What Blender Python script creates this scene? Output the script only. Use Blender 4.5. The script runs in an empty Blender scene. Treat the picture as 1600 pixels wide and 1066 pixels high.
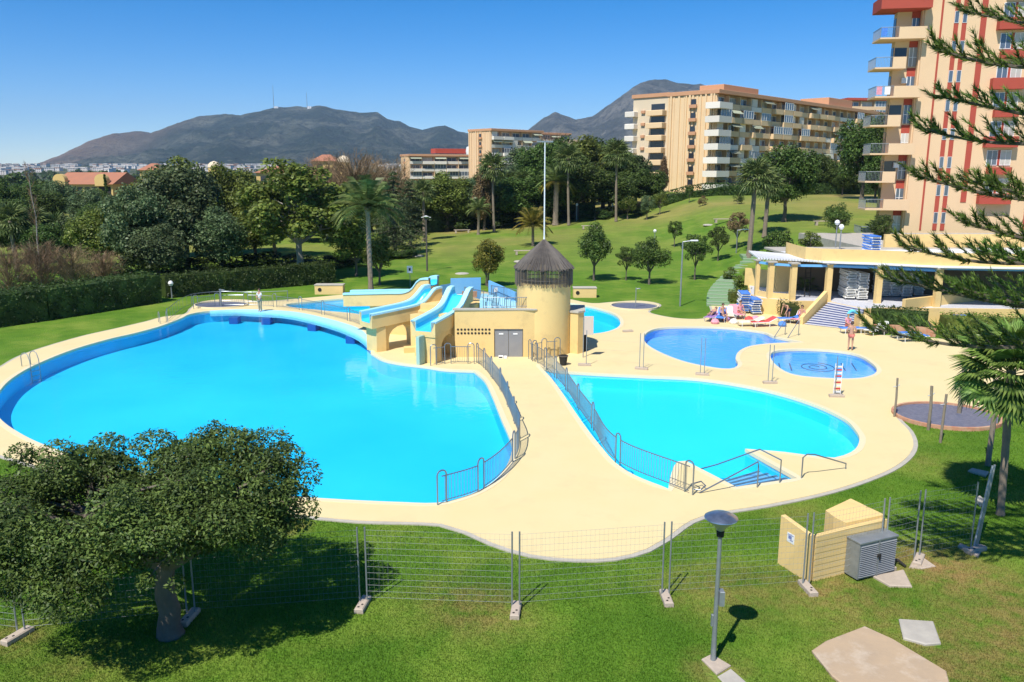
import bpy, bmesh, math, random
import numpy as np
from mathutils import Vector, Matrix, noise, geometry

sc = bpy.context.scene
# ---------------------------------------------------------------- camera, sky, sun, exposure
CAMH = 10.3
PITCH = math.radians(11.9)
FPX = 1260.0
cam_d = bpy.data.cameras.new('camera')
cam_d.sensor_width = 36.0
cam_d.lens = FPX / 1600 * 36.0
cam_d.clip_start = 0.2
cam_d.clip_end = 60000
cam = bpy.data.objects.new('camera', cam_d)
sc.collection.objects.link(cam)
cam.location = (0, 0, CAMH)
cam.rotation_euler = (math.pi / 2 - PITCH, 0, 0)
sc.camera = cam

SUN_EL = math.radians(55)
SUN_DIR = Vector((-0.52 * math.cos(SUN_EL), -0.854 * math.cos(SUN_EL), math.sin(SUN_EL))).normalized()
world = bpy.data.worlds.new('World')
sc.world = world
world.use_nodes = True
wn = world.node_tree.nodes; wl = world.node_tree.links
wn.clear()
sky = wn.new('ShaderNodeTexSky'); sky.sky_type = 'NISHITA'; sky.sun_disc = False
sky.sun_elevation = SUN_EL
sky.sun_rotation = math.atan2(SUN_DIR.x, SUN_DIR.y) % (2 * math.pi)
sky.altitude = 0; sky.air_density = 0.75; sky.dust_density = 0.0; sky.ozone_density = 3.0
hs = wn.new('ShaderNodeHueSaturation'); hs.inputs["Saturation"].default_value = 1.45
bg = wn.new('ShaderNodeBackground'); bg.inputs['Strength'].default_value = 0.108
wo = wn.new('ShaderNodeOutputWorld')
tint = wn.new('ShaderNodeMix'); tint.data_type = 'RGBA'; tint.blend_type = 'MULTIPLY'; tint.inputs[0].default_value = 1.0; tint.inputs[7].default_value = (0.97, 1.0, 1.09, 1)
wl.new(sky.outputs[0], tint.inputs[6]); wl.new(tint.outputs[2], hs.inputs['Color']); wl.new(hs.outputs[0], bg.inputs['Color']); wl.new(bg.outputs[0], wo.inputs['Surface'])

sl = bpy.data.lights.new('sun', 'SUN'); sl.energy = 4.8; sl.angle = math.radians(0.5); sl.color = (1.0, 0.955, 0.88)
so = bpy.data.objects.new('sun', sl); sc.collection.objects.link(so)
so.rotation_euler = SUN_DIR.to_track_quat('Z', 'Y').to_euler(); so.location = (-20, -30, 60)
sc.view_settings.view_transform = 'Standard'
sc.view_settings.look = 'None'
sc.view_settings.exposure = 0.34
sc.view_settings.gamma = 1.0
sc.view_settings.use_curve_mapping = False
sc.cycles.max_bounces = 8
sc.cycles.transparent_max_bounces = 24
sc.cycles.diffuse_bounces = 3
sc.cycles.glossy_bounces = 3

# ---------------------------------------------------------------- geometry helpers
COL = sc.collection
RND = random.Random(7)

def ray(x, y):
    a = (x - 800) / FPX; b = (533 - y) / FPX
    return Vector((a, math.cos(PITCH) + b * math.sin(PITCH), -math.sin(PITCH) + b * math.cos(PITCH)))
def P(x, y, z=0.0):
    d = ray(x, y); t = (z - CAMH) / d.z
    return Vector((d.x * t, d.y * t, z))
def at(x, y, Y):
    d = ray(x, y); t = Y / d.y
    return Vector((d.x * t, Y, CAMH + d.z * t))
def ss(a, b, v):
    t = min(1.0, max(0.0, (v - a) / (b - a))); return t * t * (3 - 2 * t)
def hgt(X, Y):
    h = 4.2 * ss(68, 150, Y) * ss(-25, 35, X)
    h += 7.5 * ss(190, 330, Y) * ss(-60, 20, X)
    h += 26 * ss(900, 2600, Y)
    h += 2.9 * ss(69, 77, Y) * ss(19, 33, X) * (1-ss(110, 170, Y)*.5)
    return h
def G(x, y):
    """ground point seen at this direction"""
    d = ray(x, y); t = 5.0
    while t < 1500:
        p = Vector((0, 0, CAMH)) + d * t
        if p.z <= hgt(p.x, p.y): return Vector((p.x, p.y, hgt(p.x, p.y)))
        t += 0.25
    return p

class MB:
    def __init__(s): s.v = []; s.f = []; s.m = []; s.M = None; s.mi = 0
    def _a(s, vs, fs):
        b = len(s.v)
        if s.M is not None: vs = [s.M @ Vector(v) for v in vs]
        s.v += [tuple(v) for v in vs]
        s.f += [tuple(i + b for i in f) for f in fs]; s.m += [s.mi] * len(fs)
    def box(s, x0, x1, y0, y1, z0, z1, bev=0.0):
        if x1 < x0: x0, x1 = x1, x0
        if y1 < y0: y0, y1 = y1, y0
        b = min(bev, (x1-x0)*.45, (y1-y0)*.45, (z1-z0)*.45)
        if b <= 0:
            vs = [(x0,y0,z0),(x1,y0,z0),(x1,y1,z0),(x0,y1,z0),(x0,y0,z1),(x1,y0,z1),(x1,y1,z1),(x0,y1,z1)]
            fs = [(0,3,2,1),(4,5,6,7),(0,1,5,4),(1,2,6,5),(2,3,7,6),(3,0,4,7)]
        else:
            vs = []
            for (zz, i) in ((z0, 0), (z1 - b, 0), (z1, b)):
                vs += [(x0+i,y0+i,zz),(x1-i,y0+i,zz),(x1-i,y1-i,zz),(x0+i,y1-i,zz)]
            fs = [(0,3,2,1),(8,9,10,11)]
            for k in (0, 4):
                for j in range(4): fs.append((k+j, k+(j+1)%4, k+4+(j+1)%4, k+4+j))
        s._a(vs, fs); return s
    def obox(s, p0, p1, w, z0, z1):
        """box along the ground line p0-p1 of width w"""
        d = Vector((p1[0]-p0[0], p1[1]-p0[1], 0)); d.normalize(); n = Vector((-d.y, d.x, 0)) * w / 2
        a, b = Vector((p0[0], p0[1], 0)), Vector((p1[0], p1[1], 0))
        q = [a-n, b-n, b+n, a+n]
        s._a([(v.x, v.y, z0) for v in q] + [(v.x, v.y, z1) for v in q], [(0,3,2,1),(4,5,6,7),(0,1,5,4),(1,2,6,5),(2,3,7,6),(3,0,4,7)]); return s
    def prism(s, poly, z0, z1, top=True, bottom=True):
        n = len(poly)
        vs = [(p[0], p[1], z0 if not callable(z0) else z0(p)) for p in poly] + [(p[0], p[1], z1 if not callable(z1) else z1(p)) for p in poly]
        fs = [(i, (i+1) % n, n+(i+1) % n, n+i) for i in range(n)]
        if top: fs.append(tuple(range(n, 2*n)))
        if bottom: fs.append(tuple(range(n-1, -1, -1)))
        s._a(vs, fs); return s
    def tube(s, pts, r, n=6, cap=True, closed=False):
        pts = [Vector(p) for p in pts]; k = len(pts)
        rs = r if isinstance(r, (list, tuple)) else [r] * k
        vs = []; up = None
        for i, p in enumerate(pts):
            if closed: t = pts[(i+1) % k] - pts[i-1]
            else: t = pts[min(i+1, k-1)] - pts[max(i-1, 0)]
            if t.length < 1e-9: t = Vector((0,0,1))
            t.normalize()
            if up is None:
                up = Vector((0,0,1)) if abs(t.z) < 0.9 else Vector((1,0,0))
            a = t.cross(up)
            if a.length < 1e-5: a = t.cross(Vector((0.3,1,0.2)))
            a.normalize(); b = a.cross(t); up = b.cross(Vector((0,0,0))) if False else b
            for j in range(n):
                an = 2*math.pi*j/n
                vs.append(p + (a*math.cos(an) + b*math.sin(an)) * rs[i])
        fs = []
        for i in range(k if closed else k-1):
            for j in range(n):
                i2 = (i+1) % k
                fs.append((i*n+j, i*n+(j+1) % n, i2*n+(j+1) % n, i2*n+j))
        if cap and not closed:
            fs.append(tuple(range(n-1, -1, -1))); fs.append(tuple((k-1)*n+j for j in range(n)))
        s._a(vs, fs); return s
    def cyl(s, x, y, z0, z1, r0, r1=None, n=16):
        r1 = r0 if r1 is None else r1
        vs = [(x+r0*math.cos(2*math.pi*j/n), y+r0*math.sin(2*math.pi*j/n), z0) for j in range(n)] + [(x+r1*math.cos(2*math.pi*j/n), y+r1*math.sin(2*math.pi*j/n), z1) for j in range(n)]
        fs = [(j, (j+1) % n, n+(j+1) % n, n+j) for j in range(n)] + [tuple(range(n-1,-1,-1)), tuple(range(n, 2*n))]
        s._a(vs, fs); return s
    def lathe(s, prof, n=20, x=0, y=0):
        vs = []; fs = []
        for (r, z) in prof:
            for j in range(n): vs.append((x+r*math.cos(2*math.pi*j/n), y+r*math.sin(2*math.pi*j/n), z))
        for i in range(len(prof)-1):
            for j in range(n): fs.append((i*n+j, i*n+(j+1) % n, (i+1)*n+(j+1) % n, (i+1)*n+j))
        s._a(vs, fs); return s
    def quad(s, a, b, c, d): s._a([a, b, c, d], [(0,1,2,3)]); return s
    def mesh(s, name, mats, smooth=False):
        me = bpy.data.meshes.new(name); me.from_pydata(s.v, [], s.f)
        for m in (mats if isinstance(mats, (list, tuple)) else [mats]): me.materials.append(m)
        if any(s.m): me.polygons.foreach_set('material_index', s.m)
        if smooth:
            me.polygons.foreach_set('use_smooth', [True] * len(s.f))
            try: me.set_sharp_from_angle(angle=math.radians(40))
            except Exception: pass
        me.update(); return me
    def obj(s, name, mats, parent=None, loc=(0,0,0), rotz=0, smooth=False):
        return inst(name, s.mesh(name, mats, smooth), parent, loc, rotz)

def inst(name, me, parent=None, loc=(0,0,0), rotz=0, rot=None, scale=None):
    o = bpy.data.objects.new(name, me); COL.objects.link(o)
    o.location = loc; o.rotation_euler = rot if rot is not None else (0, 0, rotz)
    if scale is not None: o.scale = scale if isinstance(scale, (tuple, list, Vector)) else (scale,)*3
    if parent is not None: o.parent = parent
    return o
def tag(o, label=None, cat=None, group=None, kind=None):
    if label: o['label'] = label
    if cat: o['category'] = cat
    if group: o['group'] = group
    if kind: o['kind'] = kind
    return o
def thing(name, label, cat, loc=(0,0,0), rotz=0, group=None):
    o = bpy.data.objects.new(name, None); COL.objects.link(o); o.empty_display_size = 0.3
    o.location = loc; o.rotation_euler = (0, 0, rotz)
    return tag(o, label, cat, group)
def dup(root, loc, rotz=None, label=None, group=None, scale=None):
    r = root.copy(); COL.objects.link(r); r.location = loc
    if rotz is not None: r.rotation_euler = (0, 0, rotz)
    if scale is not None: r.scale = scale if isinstance(scale, (tuple, list)) else (scale,)*3
    if label: r['label'] = label
    if group: r['group'] = group
    for ch in KIDS.get(root.name, []):
        c = ch.copy(); COL.objects.link(c); c.parent = r; KIDS.setdefault(r.name, []).append(c)
        for g in KIDS.get(ch.name, []):
            d = g.copy(); COL.objects.link(d); d.parent = c; KIDS.setdefault(c.name, []).append(d)
    return r
KIDS = {}
_inst = inst
def inst(name, me, parent=None, loc=(0,0,0), rotz=0, rot=None, scale=None):
    o = _inst(name, me, parent, loc, rotz, rot, scale)
    if parent is not None: KIDS.setdefault(parent.name, []).append(o)
    return o

def np_mesh(name, V, F, mats, mi=None, smooth=False):
    """V (n,3), F (m,k) numpy"""
    me = bpy.data.meshes.new(name)
    n, m, k = len(V), len(F), F.shape[1]
    me.vertices.add(n); me.vertices.foreach_set('co', np.asarray(V, dtype=np.float32).ravel())
    me.loops.add(m*k); me.loops.foreach_set('vertex_index', np.asarray(F, dtype=np.int32).ravel())
    me.polygons.add(m); me.polygons.foreach_set('loop_start', np.arange(0, m*k, k, dtype=np.int32))
    for mt in (mats if isinstance(mats, (list, tuple)) else [mats]): me.materials.append(mt)
    if mi is not None: me.polygons.foreach_set('material_index', np.asarray(mi, dtype=np.int32))
    if smooth: me.polygons.foreach_set('use_smooth', np.ones(m, dtype=bool))
    me.update(calc_edges=True); return me

def smooth_poly(pts, closed=True, step=0.5):
    """pts: list of (Vector, corner flag); hermite through them"""
    n = len(pts); out = []
    def tan(i, side):
        p, c = pts[i]
        if c or (not closed and i in (0, n-1)):
            q = pts[(i+1) % n][0] if side > 0 else pts[i-1][0]
            if not closed and i == n-1: q = pts[i-1][0]; side = -1
            if not closed and i == 0: q = pts[1][0]; side = 1
            return ((q - p) * side).normalized()
        return (pts[(i+1) % n][0] - pts[i-1][0]).normalized()
    for i in range(n if closed else n-1):
        a, b = pts[i][0], pts[(i+1) % n][0]; L = (b-a).length
        if L < 1e-6: continue
        m0, m1 = tan(i, 1)*L, tan((i+1) % n, -1)*L
        k = max(1, int(L/step))
        for j in range(k):
            t = j/k; t2 = t*t; t3 = t2*t
            out.append(a*(2*t3-3*t2+1) + m0*(t3-2*t2+t) + b*(-2*t3+3*t2) + m1*(t3-t2))
    if not closed: out.append(pts[-1][0].copy())
    return out
def pxpoly(lst, z=0.0, closed=True, step=0.5):
    return smooth_poly([(P(q[0], q[1], z), len(q) > 2) for q in lst], closed, step)
def area(poly):
    return 0.5*sum(poly[i-1].x*poly[i].y - poly[i].x*poly[i-1].y for i in range(len(poly)))
def ccw(poly): return poly if area(poly) > 0 else poly[::-1]
def offset(poly, d):
    """positive d grows a ccw polygon"""
    n = len(poly); out = []
    for i in range(n):
        t = (poly[(i+1) % n] - poly[i-1]); t.normalize()
        out.append(poly[i] + Vector((t.y, -t.x, 0))*d)
    return out
def inpoly(px, py, poly):
    px = np.asarray(px); py = np.asarray(py); r = np.zeros(px.shape, bool)
    n = len(poly)
    for i in range(n):
        x0, y0 = poly[i-1][0], poly[i-1][1]; x1, y1 = poly[i][0], poly[i][1]
        if y0 == y1: continue
        c = ((y0 > py) != (y1 > py)) & (px < (x1-x0)*(py-y0)/(y1-y0) + x0)
        r ^= c
    return r
def fill(outer, holes=(), z=0.0, extra=()):
    vs = []; es = []
    for lp in [outer] + list(holes):
        b = len(vs); k = len(lp)
        vs += [Vector((p[0], p[1])) for p in lp]; es += [(b+i, b+(i+1) % k) for i in range(k)]
    vs += [Vector(e) for e in extra]
    V, E, F, *_ = geometry.delaunay_2d_cdt(vs, es, [], 0, 1e-5)
    cx = [sum(V[i].x for i in f)/3 for f in F]; cy = [sum(V[i].y for i in f)/3 for f in F]
    ok = inpoly(cx, cy, outer)
    for h in holes: ok &= ~inpoly(cx, cy, h)
    zz = z if callable(z) else (lambda x, y: z)
    return [(v.x, v.y, zz(v.x, v.y)) for v in V], [tuple(f) for f, k in zip(F, ok) if k]

# ---------------------------------------------------------------- materials
def nt(m): return m.node_tree.nodes, m.node_tree.links
def M_(name, col, rough=0.6, col2=None, nscale=3.0, nmix=0.5, bump=0.0, bscale=20.0, metal=0.0, spec=0.5, island=0.0, objr=0.0, stain=None, stainscale=0.6, stainamt=0.4):
    m = bpy.data.materials.new(name); m.use_nodes = True; N, L = nt(m)
    b = N['Principled BSDF']; b.inputs['Roughness'].default_value = rough; b.inputs['Metallic'].default_value = metal
    b.inputs['Specular IOR Level'].default_value = spec
    c4 = (*col, 1); tc = N.new('ShaderNodeTexCoord'); out = None
    if col2 is not None:
        n = N.new('ShaderNodeTexNoise'); n.inputs['Scale'].default_value = nscale; n.inputs['Detail'].default_value = 6; n.inputs['Roughness'].default_value = 0.6
        L.new(tc.outputs['Object'], n.inputs['Vector'])
        r = N.new('ShaderNodeMapRange'); r.inputs[1].default_value = 0.5-nmix/2; r.inputs[2].default_value = 0.5+nmix/2
        L.new(n.outputs[0], r.inputs[0])
        mx = N.new('ShaderNodeMix'); mx.data_type = 'RGBA'; mx.inputs[6].default_value = c4; mx.inputs[7].default_value = (*col2, 1)
        L.new(r.outputs[0], mx.inputs[0]); out = mx.outputs[2]
    if stain is not None:
        n = N.new('ShaderNodeTexNoise'); n.inputs['Scale'].default_value = stainscale; n.inputs['Detail'].default_value = 8; n.inputs['Roughness'].default_value = 0.7
        L.new(tc.outputs['Object'], n.inputs['Vector'])
        r = N.new('ShaderNodeMapRange'); r.inputs[1].default_value = 0.52; r.inputs[2].default_value = 0.75; r.inputs[4].default_value = stainamt
        L.new(n.outputs[0], r.inputs[0])
        mx = N.new('ShaderNodeMix'); mx.data_type = 'RGBA'; mx.inputs[7].default_value = (*stain, 1)
        if out: L.new(out, mx.inputs[6])
        else: mx.inputs[6].default_value = c4
        L.new(r.outputs[0], mx.inputs[0]); out = mx.outputs[2]
    if island or objr:
        h = N.new('ShaderNodeHueSaturation')
        if out: L.new(out, h.inputs['Color'])
        else: h.inputs['Color'].default_value = c4
        src = []
        if island:
            g = N.new('ShaderNodeNewGeometry'); r = N.new('ShaderNodeMapRange'); r.inputs[3].default_value = 1-island; r.inputs[4].default_value = 1+island
            L.new(g.outputs['Random Per Island'], r.inputs[0]); src.append(r.outputs[0])
        if objr:
            g = N.new('ShaderNodeObjectInfo'); r = N.new('ShaderNodeMapRange'); r.inputs[3].default_value = 1-objr; r.inputs[4].default_value = 1+objr
            L.new(g.outputs['Random'], r.inputs[0]); src.append(r.outputs[0])
        if len(src) == 2:
            mm = N.new('ShaderNodeMath'); mm.operation = 'MULTIPLY'; L.new(src[0], mm.inputs[0]); L.new(src[1], mm.inputs[1]); src = [mm.outputs[0]]
        L.new(src[0], h.inputs['Value']); out = h.outputs[0]
    if out: L.new(out, b.inputs['Base Color'])
    else: b.inputs['Base Color'].default_value = c4
    if bump:
        n = N.new('ShaderNodeTexNoise'); n.inputs['Scale'].default_value = bscale; n.inputs['Detail'].default_value = 4
        L.new(tc.outputs['Object'], n.inputs['Vector'])
        bp = N.new('ShaderNodeBump'); bp.inputs['Strength'].default_value = bump; bp.inputs['Distance'].default_value = 0.02
        L.new(n.outputs[0], bp.inputs['Height']); L.new(bp.outputs[0], b.inputs['Normal'])
    return m
def leafmat(name, c1, c2, rough=0.45, trans=0.3, objr=0.18, island=0.35):
    m = bpy.data.materials.new(name); m.use_nodes = True; N, L = nt(m)
    b = N['Principled BSDF']; b.inputs['Roughness'].default_value = rough; b.inputs['Specular IOR Level'].default_value = 0.22
    g = N.new('ShaderNodeNewGeometry'); mx = N.new('ShaderNodeMix'); mx.data_type = 'RGBA'
    mx.inputs[6].default_value = (*c1, 1); mx.inputs[7].default_value = (*c2, 1)
    L.new(g.outputs['Random Per Island'], mx.inputs[0])
    oi = N.new('ShaderNodeObjectInfo'); r = N.new('ShaderNodeMapRange'); r.inputs[3].default_value = 1-objr; r.inputs[4].default_value = 1+objr
    L.new(oi.outputs['Random'], r.inputs[0])
    r2 = N.new('ShaderNodeMapRange'); r2.inputs[3].default_value = 0.485; r2.inputs[4].default_value = 0.515
    L.new(oi.outputs['Random'], r2.inputs[0])
    tc = N.new('ShaderNodeTexCoord'); nz_ = N.new('ShaderNodeTexNoise'); nz_.inputs['Scale'].default_value = 1.1; nz_.inputs['Detail'].default_value = 3; L.new(tc.outputs['Object'], nz_.inputs['Vector'])
    rr = N.new('ShaderNodeMapRange'); rr.inputs[1].default_value = .35; rr.inputs[2].default_value = .65; rr.inputs[3].default_value = .62; rr.inputs[4].default_value = 1.38; L.new(nz_.outputs[0], rr.inputs[0])
    m3 = N.new('ShaderNodeMath'); m3.operation = 'MULTIPLY'; L.new(r.outputs[0], m3.inputs[0]); L.new(rr.outputs[0], m3.inputs[1]); r = m3
    h = N.new('ShaderNodeHueSaturation'); L.new(mx.outputs[2], h.inputs['Color']); L.new(r.outputs[0], h.inputs['Value']); L.new(r2.outputs[0], h.inputs['Hue'])
    tr = N.new('ShaderNodeBsdfTranslucent'); ms = N.new('ShaderNodeMixShader'); ms.inputs[0].default_value = trans
    L.new(h.outputs[0], b.inputs['Base Color']); L.new(h.outputs[0], tr.inputs['Color'])
    L.new(b.outputs[0], ms.inputs[1]); L.new(tr.outputs[0], ms.inputs[2])
    L.new(ms.outputs[0], N['Material Output'].inputs['Surface'])
    return m

def grass_material(name, blades=False):
    m = bpy.data.materials.new(name); m.use_nodes = True; N, L = nt(m)
    b = N['Principled BSDF']; b.inputs['Roughness'].default_value = 0.85; b.inputs['Specular IOR Level'].default_value = 0.15
    g = N.new('ShaderNodeNewGeometry')
    def noise_(scale, detail, lo, hi, tomax=1.0, rough=0.6, stretch=None):
        n = N.new('ShaderNodeTexNoise'); n.inputs['Scale'].default_value = scale; n.inputs['Detail'].default_value = detail; n.inputs['Roughness'].default_value = rough
        src = g.outputs['Position']
        if stretch:
            mp = N.new('ShaderNodeMapping'); mp.inputs['Scale'].default_value = stretch; L.new(src, mp.inputs['Vector']); src = mp.outputs[0]
        L.new(src, n.inputs['Vector'])
        r = N.new('ShaderNodeMapRange'); r.inputs[1].default_value = lo; r.inputs[2].default_value = hi; r.inputs[4].default_value = tomax
        L.new(n.outputs[0], r.inputs[0]); return r.outputs[0]
    def mix(a, b_, f):
        mx = N.new('ShaderNodeMix'); mx.data_type = 'RGBA'
        for s, i in ((a, 6), (b_, 7)):
            if isinstance(s, tuple): mx.inputs[i].default_value = (*s, 1)
            else: L.new(s, mx.inputs[i])
        if isinstance(f, float): mx.inputs[0].default_value = f
        else: L.new(f, mx.inputs[0])
        return mx.outputs[2]
    c = mix((0.080, 0.180, 0.014), (0.145, 0.262, 0.024), noise_(0.45, 6, 0.35, 0.68))
    c = mix(c, (0.050, 0.130, 0.010), noise_(9.0, 5, 0.42, 0.75, 0.75, 0.75))
    c = mix(c, (0.25, 0.31, 0.05), noise_(0.23, 6, 0.48, 0.68, 0.75, 0.7))
    c = mix(c, (0.16, 0.27, 0.03), noise_(38.0, 3, 0.5, 0.8, 0.6))
    # worn, dry spots
    SP = [(P(765, 958), 1.5, .6), (P(700, 940), 1.6, .35), (P(1130, 925), 2.0, .55), (P(1300, 925), 1.8, .8), (P(1500, 890), 1.6, .7), (P(1440, 880), 1.6, .9), (P(1570, 1000), 2.6, .65), (P(1590, 940), 2.2, .5), (P(1430, 1040), 2.4, .7), (P(20, 1000), 1.0, .7), (P(450, 825), 0.8, .8), (P(1120, 1045), 0.9, .6), (P(110, 1050), 1.6, .35), (P(1240, 800), 1.3, .35), (P(1440, 720), 2.0, .3)]
    for (q, rad, amt) in SP:
        vm = N.new('ShaderNodeVectorMath'); vm.operation = 'DISTANCE'; vm.inputs[1].default_value = (q.x, q.y, 0); L.new(g.outputs['Position'], vm.inputs[0])
        r = N.new('ShaderNodeMapRange'); r.inputs[1].default_value = rad*1.1; r.inputs[2].default_value = rad*0.1; r.inputs[4].default_value = amt; L.new(vm.outputs['Value'], r.inputs[0])
        mm = N.new('ShaderNodeMath'); mm.operation = 'MULTIPLY'; L.new(r.outputs[0], mm.inputs[0]); L.new(noise_(2.2, 6, 0.3, 0.6), mm.inputs[1])
        c = mix(c, (0.33, 0.21, 0.085), mm.outputs[0])
    # the park slope further off is drier
    sx = N.new('ShaderNodeSeparateXYZ'); L.new(g.outputs['Position'], sx.inputs[0])
    r = N.new('ShaderNodeMapRange'); r.inputs[1].default_value = 80; r.inputs[2].default_value = 130; L.new(sx.outputs['Y'], r.inputs[0])
    mm = N.new('ShaderNodeMath'); mm.operation = 'MULTIPLY'; L.new(r.outputs[0], mm.inputs[0]); L.new(noise_(0.035, 5, 0.36, 0.62, 0.85), mm.inputs[1])
    c = mix(c, (0.36, 0.27, 0.095), mm.outputs[0])
    r = N.new('ShaderNodeMapRange'); r.inputs[1].default_value = 260; r.inputs[2].default_value = 500; L.new(sx.outputs['Y'], r.inputs[0])
    c = mix(c, mix((0.03, 0.05, 0.018), (0.13, 0.12, 0.06), noise_(0.02, 8, 0.4, 0.65)), r.outputs[0])
    if blades:
        h = N.new('ShaderNodeHueSaturation'); r = N.new('ShaderNodeMapRange'); r.inputs[3].default_value = 0.75; r.inputs[4].default_value = 1.5
        L.new(g.outputs['Random Per Island'], r.inputs[0]); L.new(r.outputs[0], h.inputs['Value']); L.new(c, h.inputs['Color']); c = h.outputs[0]
        tr = N.new('ShaderNodeBsdfTranslucent'); ms = N.new('ShaderNodeMixShader'); ms.inputs[0].default_value = 0.3
        L.new(c, tr.inputs[0]); L.new(b.outputs[0], ms.inputs[1]); L.new(tr.outputs[0], ms.inputs[2]); L.new(ms.outputs[0], N['Material Output'].inputs['Surface'])
    else:
        n = N.new('ShaderNodeTexNoise'); n.inputs['Scale'].default_value = 14; n.inputs['Detail'].default_value = 5; L.new(g.outputs['Position'], n.inputs['Vector'])
        bp = N.new('ShaderNodeBump'); bp.inputs['Strength'].default_value = 0.9; bp.inputs['Distance'].default_value = 0.08
        L.new(n.outputs[0], bp.inputs['Height']); L.new(bp.outputs[0], b.inputs['Normal'])
    L.new(c, b.inputs['Base Color'])
    return m
def water_material():
    m = bpy.data.materials.new('pool_water'); m.use_nodes = True; N, L = nt(m); N.remove(N['Principled BSDF'])
    tr = N.new('ShaderNodeBsdfTransparent'); tr.inputs[0].default_value = (0.80, 0.965, 0.985, 1)
    gl = N.new('ShaderNodeBsdfGlossy'); gl.inputs['Roughness'].default_value = 0.03
    fr = N.new('ShaderNodeFresnel'); fr.inputs[0].default_value = 1.33
    g = N.new('ShaderNodeNewGeometry'); n = N.new('ShaderNodeTexNoise'); n.inputs['Scale'].default_value = 2.6; n.inputs['Detail'].default_value = 4; L.new(g.outputs['Position'], n.inputs['Vector'])
    n2 = N.new('ShaderNodeTexNoise'); n2.inputs['Scale'].default_value = 0.35; L.new(g.outputs['Position'], n2.inputs['Vector'])
    ad = N.new('ShaderNodeMath'); L.new(n.outputs[0], ad.inputs[0]); L.new(n2.outputs[0], ad.inputs[1])
    bp = N.new('ShaderNodeBump'); bp.inputs['Strength'].default_value = 0.5; bp.inputs['Distance'].default_value = 0.025
    L.new(ad.outputs[0], bp.inputs['Height']); L.new(bp.outputs[0], gl.inputs['Normal']); L.new(bp.outputs[0], fr.inputs['Normal'])
    ms = N.new('ShaderNodeMixShader'); L.new(fr.outputs[0], ms.inputs[0]); L.new(tr.outputs[0], ms.inputs[1]); L.new(gl.outputs[0], ms.inputs[2])
    L.new(ms.outputs[0], N['Material Output'].inputs['Surface']); return m

MT = dict(
    grass=grass_material('grass'), blades=grass_material('grass_blades', True), water=water_material(),
    deck=M_('deck_paint', (0.70, 0.565, 0.285), 0.75, (0.73, 0.60, 0.33), 0.5, 0.6, 0.12, 30, stain=(0.56, 0.45, 0.25), stainscale=0.45, stainamt=0.42, spec=0.2),
    kerb=M_('kerb_concrete', (0.50, 0.46, 0.38), 0.85, (0.40, 0.37, 0.30), 3, 0.5, 0.2),
    coping=M_('coping', (0.74, 0.64, 0.40), 0.6, (0.72, 0.62, 0.41), 2, 0.5, spec=0.2),
    bluecoping=M_('blue_coping', (0.42, 0.76, 0.86), 0.6, (0.36, 0.68, 0.82), 2, 0.5),
    paint_main=M_('pool_paint_main', (0.014, 0.50, 0.86), 0.7, (0.045, 0.64, 0.92), 0.10, 0.5, spec=0.1),
    paint_wall=M_('pool_paint_wall', (0.02, 0.24, 0.72), 0.7, (0.02, 0.29, 0.76), 0.5, 0.5, spec=0.1),
    paint_dark=M_('pool_pier_tile', (0.02, 0.11, 0.42), 0.5),
    paint_right=M_('pool_paint_right', (0.045, 0.70, 0.97), 0.7, (0.03, 0.66, 0.95), 0.15, 0.5, spec=0.1),
    paint_kids=M_('pool_paint_kids', (0.13, 0.42, 0.86), 0.7, (0.18, 0.48, 0.88), 0.5, 0.5, spec=0.1),
    plaster=M_('yellow_plaster', (0.79, 0.57, 0.245), 0.8, (0.75, 0.53, 0.215), 0.7, 0.6, 0.15, 25, stain=(0.50, 0.35, 0.17), stainscale=1.3, stainamt=0.5, spec=0.2),
    bluepaint=M_('blue_paint', (0.36, 0.70, 0.82), 0.55, (0.44, 0.76, 0.85), 1.5, 0.6, stain=(0.5, 0.7, 0.8), stainamt=0.3),
    bluewall=M_('blue_wall_paint', (0.13, 0.40, 0.74), 0.6, (0.17, 0.45, 0.76), 1.0, 0.6),
    slide=M_('slide_blue', (0.05, 0.60, 0.85), 0.35),
    tile=M_('shower_tile', (0.10, 0.11, 0.16), 0.5, (0.17, 0.18, 0.23), 8, 0.3),
    metal=M_('rail_steel', (0.30, 0.34, 0.38), 0.38, (0.22, 0.26, 0.30), 2, 0.6, metal=0.75),
    galv=M_('galvanised_steel', (0.36, 0.39, 0.40), 0.5, (0.24, 0.26, 0.27), 5, 0.6, metal=0.5),
    darkrod=M_('thatch_rod', (0.07, 0.06, 0.055), 0.7, (0.13, 0.11, 0.09), 4, 0.5),
    lightrod=M_('straw_rod', (0.25, 0.20, 0.12), 0.7, (0.14, 0.11, 0.08), 4, 0.5),
    door=M_('grey_door', (0.27, 0.27, 0.27), 0.5, (0.23, 0.23, 0.24), 2, 0.6),
    dark=M_('dark_hole', (0.02, 0.018, 0.015), 0.8),
    white=M_('white_paint', (0.80, 0.80, 0.78), 0.5),
    concrete=M_('concrete', (0.50, 0.46, 0.38), 0.9, (0.36, 0.33, 0.28), 2.5, 0.5, 0.3, 15),
    foot=M_('concrete_foot', (0.52, 0.42, 0.32), 0.9, (0.40, 0.33, 0.26), 6, 0.5, 0.4, 15),
    sandstone=M_('sandstone', (0.50, 0.36, 0.22), 0.85, (0.40, 0.30, 0.20), 1.3, 0.5, 0.4, 9, stain=(0.62, 0.52, 0.40), stainscale=1.5, stainamt=0.7),
)
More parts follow.
